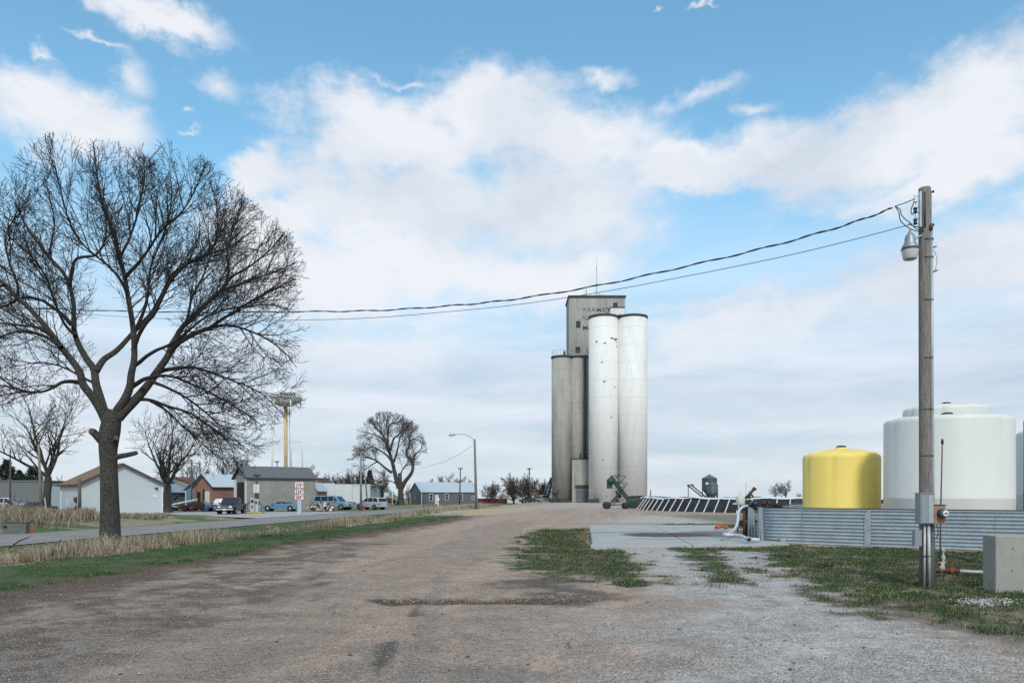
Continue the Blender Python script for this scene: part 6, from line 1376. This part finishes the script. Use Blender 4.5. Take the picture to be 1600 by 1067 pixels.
# ------------------------------------------------------------------ green portable conveyor and other farm machines
def conveyor():
    Y = 90; x0 = WX(970, Y); t = thing('grain_conveyor', 'green portable grain conveyor with raised boom in front of the white silos', 'conveyor', (x0, Y, 0))
    def L(px, py, dy=0): return (WX(px, Y + dy) - x0, dy, WZ(py, Y + dy))
    G = mat('green_machine_paint', (.014, .055, .040), .5, .1, var=.25, dirt=.4, dirt_col=(.03, .06, .05)); G2 = mat('pale_green_belt', (.13, .22, .19), .5, var=.2)
    A = L(984, 783); B = L(954, 745)
    b = MB(); b.bar((A[0], -.25, A[2]), (B[0], -.25, B[2]), .05, .42).bar((A[0], .25, A[2]), (B[0], .25, B[2]), .05, .42).bar((A[0], 0, A[2] - .12), (B[0], 0, B[2] - .12), .5, .05); b.build('boom', G, t)
    MB().bar((A[0] - .02, 0, A[2] + .16), (B[0] - .02, 0, B[2] + .16), .36, .06).build('belt', G2, t)
    hd = L(954, 751); MB().lathe([(.02, -.35), (.42, -.35), (.42, .35), (.02, .35)], (hd[0], 0, hd[2] - .05), 16, axis='y').box(hd[0] - .42, hd[0] + .2, -.3, .3, hd[2] - .9, hd[2] + .1).build('head', G, t)
    MB().box(L(979, 785)[0], L(994, 785)[0], -.5, .5, .35, 1.0).box(L(981, 785)[0], L(992, 785)[0], -.45, .45, .12, .35).build('hopper', G, t, bevel=.03)
    MB().rod(L(964, 766), L(969, 777), .28, .2, 12).box(L(962, 780)[0], L(966, 780)[0], -.3, .3, .75, 1.15).build('motor', M_dark, t)
    b = MB()
    for dy in (-.7, .7): b.bar((L(951, 791)[0], dy, .45), (L(976, 765)[0] - .4, dy * .4, 2.1), .09, .09).bar((L(949, 791)[0], dy, .4), (L(985, 791)[0], dy * .6, .55), .1, .1).bar((L(958, 788)[0], dy, .5), (L(967, 772)[0], dy * .4, 1.9), .07, .07)
    b.build('undercarriage', M_dark, t)
    for px, r in ((948, .42), (977, .36)):
        for s in (-1, 1): w = MB().lathe([(r * .5, -.12), (r * .95, -.12), (r, 0), (r * .95, .12), (r * .5, .12)], (L(px, 0)[0], s * .75, r), 18, axis='y').build('wheel', M_black, t); MB().lathe([(.01, -.05), (r * .5, -.1), (r * .5, .1), (.01, .05)], (L(px, 0)[0], s * .75, r), 12, axis='y').build('rim', M_lens, w)
    b = MB()
    for dy in (-.35, .35):
        for c in ([(953, 743), (969, 741)], [(956, 744), (978, 743.5)], [(961, 748), (969, 741)], [(966, 757), (978, 743.5)], [(962, 752.5), (972, 752.5)], [(964, 755), (980, 754.5)], [(970, 768), (980, 754.5)], [(967, 761), (975, 761)]): b.rod((L(c[0][0], 0)[0], dy, WZ(c[0][1], Y)), (L(c[1][0], 0)[0], dy, WZ(c[1][1], Y)), .03, n=4)
    b.build('belt_guard_rail', M_dark, t)
conveyor()
def small_machines():
    Y = 155; x0 = WX(867, Y); t = thing('small_auger', 'small dark green machine on legs against the foot of the grey silo', 'machine', (x0, Y, 0)); k = Y / F
    MB().lathe([(.3, 0), (.65, .45), (.65, .75), (.5, .8)], (0, 0, 1.55), 14).build('hopper', mat('machine_green', (.04, .07, .05), .6), t); b = MB()
    for p, q in (((-.3, 0, 1.7), (.8, 0, .1)), ((.1, .3, 1.6), (1.1, .3, .1)), ((0, -.3, 1.6), (-.6, -.3, .1)), ((.5, 0, 1.6), (.9, 0, 2.6))): b.rod(p, q, .09, n=6)
    b.build('leg', M_dark, t)
    Y = 172; t = thing('leaning_augers', 'pair of blue-grey auger tubes leaning beside the grey silo', 'auger', (WX(850, Y), Y, 0))
    MB().rod((0, 0, 1.8), (WX(862, Y) - WX(850, Y), 0, WZ(746, Y)), .28, n=8).rod((.9, .5, 1.0), (WX(863, Y) - WX(850, Y), .5, WZ(750, Y)), .28, n=8).build('tube', mat('blue_grey_tube', (.10, .15, .19), .6), t)
    b = MB()
    for x in (.2, 1.0, 1.7): b.bar((x, 0, 0), (x + .3, .3, 2.2 + x * 1.2), .12, .12)
    b.bar((.1, .2, .2), (1.9, .2, 2.6), .1, .1).bar((1.8, .2, .2), (.3, .2, 2.0), .1, .1).build('frame', M_dark, t)
small_machines()

# ------------------------------------------------------------------ block, hydrant and pipes at the right
def right_bits():
    m = mat('cast_block_concrete', (.31, .30, .27), .92, col2=(.37, .36, .33), scale=1.6, bump=.5, bscale=60, dirt=.35, dirt_col=(.22, .20, .17))
    t = thing('concrete_block', 'large grey precast concrete block in the lower right corner', 'concrete block', (8.38, 13.3, 0), R(2)); MB().box(0, 2.4, 0, .36, -.12, .985).build('block', m, t, bevel=.018)
    b = MB()
    for px, py in ((1582, 857), (1581, 891)): b.lathe([(.001, -.004), (.013, -.004), (.013, .01)], ((px - 1555) / F * 13.3, 0, WZ(py, 13.3)), 10, axis='y')
    b.build('tie_hole', M_hole, t)
    Y = 17.6; x = WX(1471, Y); t = thing('yard_hydrant', 'tall thin rusty standpipe with a white valve at its foot, right of the service pole', 'standpipe', (x, Y, 0)); k = Y / F
    MB().tube([(-.03, 0, 0), (-.02, 0, 1.2), (.02, 0, WZ(692, Y))], [.018, .017, .014], 8).build('pipe', M_darkwood, t); MB().lathe([(.012, -.06), (.028, -.05), (.03, .03), (.018, .05), (.018, .07)], (.02, 0, WZ(690, Y)), 10).build('cap', M_dark, t)
    MB().lathe([(.03, .0), (.035, .12), (.02, .14), (.045, .2), (.045, .26), (.02, .3), (.02, .36), (.035, .38), (.035, .42), (.01, .44)], (.03, -.02, .02), 12).build('valve', mat('chalky_white_paint', (.42, .44, .42), .8, dirt=.6), t)
    MB().tube([(.06, -.02, .30), (.2, -.03, .29), (.42, -.05, .25), (.6, -.06, .19)], [.022, .02, .018, .03], 8).build('hose', M_black, t)
    Y = 15.9; x = WX(1460, Y); t = thing('pipe_manifold', 'rusty ground pipe with valves and a white tube running behind the concrete block', 'pipe', (x, Y, 0))
    MB().tube([(-.15, 0, .13), (.25, 0, .12), (.5, -.02, .115)], [.05, .05, .045], 12).build('rusty_pipe', M_rust, t); MB().tube([(.42, -.02, .12), (.8, -.05, .10), (1.5, -.12, .08)], [.036, .036, .036], 12).build('white_tube', mat('dirty_white_tube', (.44, .43, .45), .6, dirt=.5), t)
    MB().lathe([(.03, 0), (.055, .02), (.05, .08), (.025, .1), (.025, .17)], (.16, 0, .13), 12).rod((.08, 0, .29), (.24, 0, .285), .014, n=6).build('white_valve', mat('peeling_white', (.46, .40, .37), .8, dirt=.5, dirt_col=(.2, .08, .05)), t)
    MB().lathe([(.03, -.03), (.07, -.03), (.07, .03), (.03, .03)], (.33, -.01, .12), 14, axis='x').rod((.34, 0, .12), (.37, 0, .3), .014, n=6).rod((.37, 0, .29), (.45, 0, .28), .014, n=6).build('red_valve', mat('rusty_red', (.26, .06, .03), .8, var=.3), t)
    # dry weed stalks by the pole
    o = MB(); g = np.random.default_rng(3)
    for i in range(14):
        p = Vector((WX(1472, 14.6), 14.6, 0)); p += Vector((g.normal() * .12, g.normal() * .05, 0)); d = Vector((g.normal() * .5, g.normal() * .3, g.uniform(.4, 1))).normalized() * g.uniform(.12, .4); o.tube([p, p + d * .5, p + d + Vector((0, 0, -.02))], [.003, .0025, .0015], 3)
    o = o.build('dry_weed', mat('straw_stalk', (.36, .31, .24), .9)); tag(o, 'pale dry weed stalks at the foot of the service pole', 'weed')
right_bits()

# ------------------------------------------------------------------ grass, weeds, stones
def blades(name, pos, hgt, wid, cols, lean=.35, kind='stuff', seg=2, droop=.3, seed=0):
    g = np.random.default_rng(seed); n = len(pos); az = g.uniform(0, 2 * np.pi, n); ld = g.uniform(0, 2 * np.pi, n); la = np.abs(g.normal(0, lean, n)) * hgt
    wx = np.cos(az) * wid / 2; wy = np.sin(az) * wid / 2; dx = np.cos(ld) * la; dy = np.sin(ld) * la; V = np.zeros((n, 5, 3)); b = pos
    V[:, 0] = b + np.stack([-wx, -wy, np.zeros(n)], -1); V[:, 1] = b + np.stack([wx, wy, np.zeros(n)], -1)
    mid = b + np.stack([dx * .35, dy * .35, hgt * .6], -1); V[:, 2] = mid + np.stack([wx, wy, np.zeros(n)], -1) * .8; V[:, 3] = mid - np.stack([wx, wy, np.zeros(n)], -1) * .8
    V[:, 4] = b + np.stack([dx, dy, hgt * (1 - droop * np.minimum(1, la / (hgt + 1e-6)))], -1)
    me = bpy.data.meshes.new(name); i = np.arange(n)[:, None] * 5
    loops = np.concatenate([i + 0, i + 1, i + 2, i + 3, i + 3, i + 2, i + 4], 1).astype(np.int32); ls = np.stack([np.arange(n) * 7, np.arange(n) * 7 + 4], -1).ravel().astype(np.int32)
    me.vertices.add(n * 5); me.vertices.foreach_set('co', V.ravel()); me.loops.add(n * 7); me.loops.foreach_set('vertex_index', loops.ravel()); me.polygons.add(n * 2); me.polygons.foreach_set('loop_start', ls); me.update(); me.validate()
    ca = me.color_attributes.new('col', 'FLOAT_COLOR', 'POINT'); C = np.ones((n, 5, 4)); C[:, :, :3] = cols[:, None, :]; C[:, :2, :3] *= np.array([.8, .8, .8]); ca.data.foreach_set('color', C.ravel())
    me.materials.append(M_blade); o = bpy.data.objects.new(name, me); link(o); return o
M_blade = attr_mat('grass_blades', .75)
def colmix(n, g, cols, w, var=.25):
    c = np.array(cols)[g.choice(len(cols), n, p=np.array(w) / sum(w))]; return c * g.uniform(1 - var, 1 + var, (n, 1))
def with_z(x, y, dz=0): return np.stack([x, y, H(x, y) + dz], -1)
def tall_grass():
    g = np.random.default_rng(1); n = 150000; y = 20 + (112 - 20) * g.random(n) ** 1.5; u = g.uniform(-25.3, -13.6, n); u0 = -14.6 - 4.0 * sst(48, 78, y); x = u + .143 * y
    cl = fbm(x * .7, y * .7, 41, 3); keep = (u < u0 + .9 + 1.2 * (cl - .5)) & (g.random(n) < sst(.28, .52, cl) * .85 + .15) & (x / y > -.72)
    keep &= ~((u < -22.5) & (g.random(n) < .75)); gz = sst(.47, .56, fbm(x * .16, y * .16, 88, 3)); keep &= ~(g.random(n) < gz * .8); x, y, u, cl = x[keep], y[keep], u[keep], cl[keep]; n = len(x)
    tall = sst(-24.8, -21, u) * sst(.3, 0, (u - (-14.6 - 4.0 * sst(48, 78, y))) / 2 + .0) 
    big = fbm(x * .22, y * .22, 91, 3); h = (.22 + .60 * g.random(n) ** 1.1) * (.45 + .55 * tall) * (.55 + .6 * cl) * (.55 + .9 * big); dry = colmix(n, g, [(.40, .335, .25), (.33, .265, .19), (.24, .19, .135), (.45, .39, .30)], [4, 4, 2, 1.5]); gr = colmix(n, g, [(.10, .14, .055), (.17, .17, .09), (.26, .23, .15)], [1, 1, 1])
    isg = (g.random(n) < .10 + .75 * sst(.47, .56, fbm(x * .16, y * .16, 88, 3))); c = np.where(isg[:, None], gr, dry); h = np.where(isg, h * .6, h)
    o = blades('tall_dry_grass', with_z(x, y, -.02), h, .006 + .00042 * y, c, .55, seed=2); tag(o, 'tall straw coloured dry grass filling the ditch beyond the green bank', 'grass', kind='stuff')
    # brush and weeds across the street at the left
    n = 42000; y = g.uniform(44, 92, n); px = g.uniform(-60, 262, n); x = WX(px, y); u = x - .143 * y; cl = fbm(x * .4, y * .4, 4, 3); keep = (u < -35.6) & (g.random(n) < sst(.3, .6, cl) + .1) & ~((y > 72) & (px > 90)); keep &= ~((u > -37.5) & (g.random(n) < .9)); keep &= ~((px > 128) & (u > -38)); x, y, px, cl, u = x[keep], y[keep], px[keep], cl[keep], u[keep]; n = len(x)
    h = (.25 + .8 * g.random(n)) * (.5 + .9 * cl) * np.where(px > 150, .45, 1) * np.where(px < 70, 1.15, 1); c = colmix(n, g, [(.37, .305, .225), (.28, .215, .155), (.15, .12, .095), (.09, .11, .05)], [5, 3, 2, 1.2])
    o = blades('roadside_weeds', with_z(x, y, -.02), h, .02 + .0003 * y, c, .6, seed=3); tag(o, 'dry weeds and straw covering the lot in front of the white garage', 'weeds', kind='stuff')
tall_grass()
def short_grass():
    g = np.random.default_rng(6)
    def scatter(poly, n, dens_fn, bounds, seed):
        gg = np.random.default_rng(seed); x = gg.uniform(bounds[0], bounds[1], n); y = bounds[2] + (bounds[3] - bounds[2]) * gg.random(n) ** 1.35; k = gg.random(n) < dens_fn(x, y); return x[k], y[k]
    n2 = lambda x, y: fbm(x * 2.2, y * 2.2, 9, 4)
    X = []; Yv = []
    x, y = scatter(None, 420000, lambda x, y: (.25 + .75 * sst(.40, .52, fbm(x * 1.4, y * 1.4, 66, 3))) * sst(-.35, .5, sdist(PG['bank'], x, y) + (n2(x, y) - .5) * 1.9), (-17, -3, 11, 60), 1); cb = colmix(len(x), g, [(.036, .092, .028), (.055, .125, .038), (.085, .13, .045), (.25, .22, .12)], [4, 4, 2, .6]); hb = .03 + .06 * g.random(len(x)) + .03 * fbm(x * 1.5, y * 1.5, 3, 3)
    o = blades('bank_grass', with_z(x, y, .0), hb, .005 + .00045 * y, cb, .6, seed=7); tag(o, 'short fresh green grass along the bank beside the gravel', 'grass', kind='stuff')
    tuft = lambda x, y: sst(.42, .6, n2(x, y) * .5 + fbm(x * 6, y * 6, 31, 3) * .5)
    xs = []; ys_ = []
    for nm, bnd, num, am, dk in (('patch', (.1, 5.5, 14, 42), 110000, 1.6, .9), ('patch2', (3, 8, 14, 28), 42000, 1.2, .9), ('padfr', (3.5, 9.8, 22, 25.5), 9000, .5, 1), ('rgrass', (4.5, 17, 8.5, 27), 260000, 1.6, .95), ('strip', (8, 16, 36, 46), 12000, 1, .7)):
        x, y = scatter(None, num, lambda x, y: sst(-.5, .9, sdist(PG[nm], x, y) + (n2(x, y) - .5) * am * 1.5) * tuft(x, y) * dk + .05 * sst(-.1, .3, sdist(PG[nm], x, y)), bnd, hash(nm) % 99 if False else len(nm)); xs.append(x); ys_.append(y)
    x = np.concatenate(xs); y = np.concatenate(ys_)
    # keep clear of the pad and inside of the containment wall
    pad_ = np.array([(2.45, 24.0), (9.15, 25.3), (10.9, 41.0), (4.15, 41.0)]); k = (sdist(pad_, x, y) < -.02) & (sdist(ring[::4], x, y) < -.03); x, y = x[k], y[k]
    c = colmix(len(x), g, [(.045, .085, .03), (.065, .105, .04), (.12, .12, .055), (.26, .21, .13)], [4, 4, 2, 1.2]); h = .02 + .05 * g.random(len(x)) + .05 * sst(.5, .75, fbm(x * 1.2, y * 1.2, 13, 3))
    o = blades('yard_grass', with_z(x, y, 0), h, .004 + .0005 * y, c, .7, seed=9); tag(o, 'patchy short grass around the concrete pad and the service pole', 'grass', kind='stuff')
    # tufts and suckers at the trunk foot
    n = 3200; a = g.uniform(0, 2 * np.pi, n); r = .35 + np.abs(g.normal(0, .35, n)); x = WX(172, 26.4) + r * np.cos(a); y = 26.2 + r * np.sin(a) * .7; c = colmix(n, g, [(.33, .28, .21), (.22, .18, .14), (.06, .10, .04)], [3, 3, 3])
    o = blades('grass_tuft', with_z(x, y, 0), .15 + .42 * g.random(n) ** 1.5, np.full(n, .010), c, .3, seed=12); tag(o, 'tuft of dry stems and green grass round the foot of the big tree', 'grass', kind='stuff')
    n = 420; y = g.uniform(27, 33, n); x = 2.30 + (y - 24) * .098 - np.abs(g.normal(0, .12, n)); c = colmix(n, g, [(.30, .21, .12), (.22, .16, .10), (.10, .11, .05)], [1, 1, 1]); o = blades('dry_weeds', with_z(x, y, 0), .05 + .16 * g.random(n), np.full(n, .009), c, .3, seed=14); tag(o, 'reddish dry weeds along the left edge of the concrete pad', 'weeds', kind='stuff')
short_grass()
def stones(name, label, cat, pos, size, col, var, seed, flat=.6):
    g = np.random.default_rng(seed); n = len(pos); base = np.array([(1, 0, 0), (0, 1, 0), (-1, 0, 0), (0, -1, 0), (0, 0, 1), (0, 0, -.6)], float); fs = np.array([(0, 1, 4), (1, 2, 4), (2, 3, 4), (3, 0, 4), (1, 0, 5), (2, 1, 5), (3, 2, 5), (0, 3, 5)])
    V = base[None] * (1 + .35 * g.normal(size=(n, 6, 1))); a = g.uniform(0, 6.28, n); c, s = np.cos(a)[:, None], np.sin(a)[:, None]; X = V[:, :, 0] * c - V[:, :, 1] * s * .7; Yy = V[:, :, 0] * s + V[:, :, 1] * c * .7; sz = size[:, None]; P = np.stack([X * sz, Yy * sz, V[:, :, 2] * sz * flat], -1) + pos[:, None, :]
    me = bpy.data.meshes.new(name); Fa = (fs[None] + (np.arange(n) * 6)[:, None, None]).reshape(-1, 3); me.vertices.add(n * 6); me.vertices.foreach_set('co', P.ravel()); me.loops.add(Fa.size); me.loops.foreach_set('vertex_index', Fa.ravel().astype(np.int32)); me.polygons.add(len(Fa)); me.polygons.foreach_set('loop_start', np.arange(0, Fa.size, 3, dtype=np.int32)); me.update(); me.validate()
    ca = me.color_attributes.new('col', 'FLOAT_COLOR', 'POINT'); C = np.ones((n, 6, 4)); C[:, :, :3] = (np.array(col)[g.integers(0, len(col), n)] * g.uniform(1 - var, 1 + var, (n, 1)))[:, None, :]; ca.data.foreach_set('color', C.ravel()); me.materials.append(M_stone); o = bpy.data.objects.new(name, me); link(o); tag(o, label, cat, kind='stuff'); return o
M_stone = attr_mat('stone_chips', .9)
def gravel():
    g = np.random.default_rng(21); n = 110000; py = 800 + (1095 - 835) * g.random(n) + 35; px = g.uniform(-60, 1660, n); Y = F * EYE / (py - HY); x = WX(px, Y); b = sdist(PG['rgrass'], x, Y); k = (b < .3) & (sdist(PG['bank'], x, Y) < -.2) & (sdist(np.array([(2.45, 24.0), (9.15, 25.3), (10.9, 41.0), (4.15, 41.0)]), x, Y) < 0) & (x > -13.5 + .143 * Y); x, Y = x[k], Y[k]
    stones('loose_gravel', 'loose crushed stone scattered over the yard', 'gravel', with_z(x, Y, .004), .0045 + .0075 * g.random(len(x)) ** 2 + .0003 * Y * 0, [(.36, .33, .30), (.30, .26, .225), (.20, .17, .15), (.38, .36, .34)], .15, 3)
    n = 650; px = g.uniform(1500, 1590, n) ; py = 941 + g.normal(0, 3.2, n); Y = F * EYE / (py - HY); px = 1545 + g.normal(0, 24, n); x = WX(px, Y); stones('stone_pile', 'spread of pale pebbles in the grass before the concrete block', 'gravel', with_z(x, Y, .012), .010 + .016 * g.random(n), [(.50, .48, .46), (.38, .36, .34)], .25, 4)
    n = 900; px = np.concatenate([g.uniform(600, 830, n // 2), 900 + g.normal(0, 38, n // 2)]); py = np.concatenate([937 + g.normal(0, 2.5, n // 2), 932 + g.normal(0, 4.0, n // 2)]); Y = F * EYE / (py - HY); x = WX(px, Y)
    stones('corn_husks', 'bits of pale corn husk and cob washed into the rut across the gravel', 'husks', with_z(x, Y, -.008), .008 + .014 * g.random(n), [(.50, .42, .28), (.40, .31, .20), (.20, .15, .11)], .2, 5, flat=.35)
    n = 260; px = g.uniform(0, 1500, n); py = 830 + 230 * g.random(n) ** 1.3; Y = F * EYE / (py - HY); x = WX(px, Y); stones('dry_leaves', 'stray pale leaves and dark clods dropped on the yard', 'leaves', with_z(x, Y, .012), .012 + .02 * g.random(n), [(.52, .46, .34), (.06, .05, .045), (.07, .06, .05), (.12, .10, .085)], .2, 6, flat=.3)
gravel()
def fallen_sticks():
    for lb, pts in (('long dark bare stick lying in the dry ditch grass near the left edge', [(60, 876, 25.5, .0), (78, 857, 26, .45), (97, 842, 26.3, .8)]), ('thin dark twig above the dry grass at the far left', [(15, 856, 27, .2), (30, 845, 27.4, .45), (48, 838, 28, .6)])):
        q, rr = smooth_path([P3(a, b, Y) for a, b, Y, _ in pts], [.028, .022, .012], 6); o = MB().tube(q, rr, 6).build('fallen_branch', M_twig); tag(o, lb, 'branch')
fallen_sticks()
# blue car nose and brush hints left: shrubs near the dark car
for i, (px, Y, sc, lb) in enumerate(((22, 74, .42, 'low brown brush clump below the grey shed at left'), (44, 71, .34, 'brush clump just right of the short dark pole'), (112, 66, .26, 'thin brown bush growing against the white garage corner'), (-8, 78, .46, 'brown brush clump cut by the left edge'))):
    place_tree(TH, lb, WX(px, Y), Y, i * 1.3, sc)

# ------------------------------------------------------------------ loose pieces become parts of their own
def split_loose(o):
    me = o.data; n = len(me.vertices); par = list(range(n))
    def fd(a):
        while par[a] != a: par[a] = par[par[a]]; a = par[a]
        return a
    for e in me.edges:
        a, b = fd(e.vertices[0]), fd(e.vertices[1])
        if a != b: par[a] = b
    groups = {}
    for p in me.polygons: groups.setdefault(fd(p.vertices[0]), []).append(p)
    if len(groups) < 2: return
    for gi, ps in enumerate(groups.values()):
        idx = {}; vs = []; fs = []
        for p in ps:
            f = []
            for v in p.vertices:
                if v not in idx: idx[v] = len(vs); vs.append(me.vertices[v].co.copy())
                f.append(idx[v])
            fs.append(f)
        m2 = bpy.data.meshes.new(me.name); m2.from_pydata(vs, [], fs); m2.update(); m2.polygons.foreach_set('use_smooth', [p.use_smooth for p in ps]); m2.materials.append(me.materials[0])
        c = o.copy(); c.data = m2; COL.objects.link(c); c.parent = o.parent
    bpy.data.objects.remove(o)
for o in list(scn.objects):
    if o.type == 'MESH' and o.name.split('.')[0] in ('patch_mark', 'corner_trim', 'plinth', 'bolt', 'strap', 'tie_hole', 'old_tire', 'seam_strip', 'top_tab', 'display', 'parapet_panel', 'insulator', 'cradle', 'roof_conveyor', 'rib', 'window_pillar', 'seam', 'drip_loop', 'side_window', 'bracing') and len(o.children) == 0: split_loose(o)
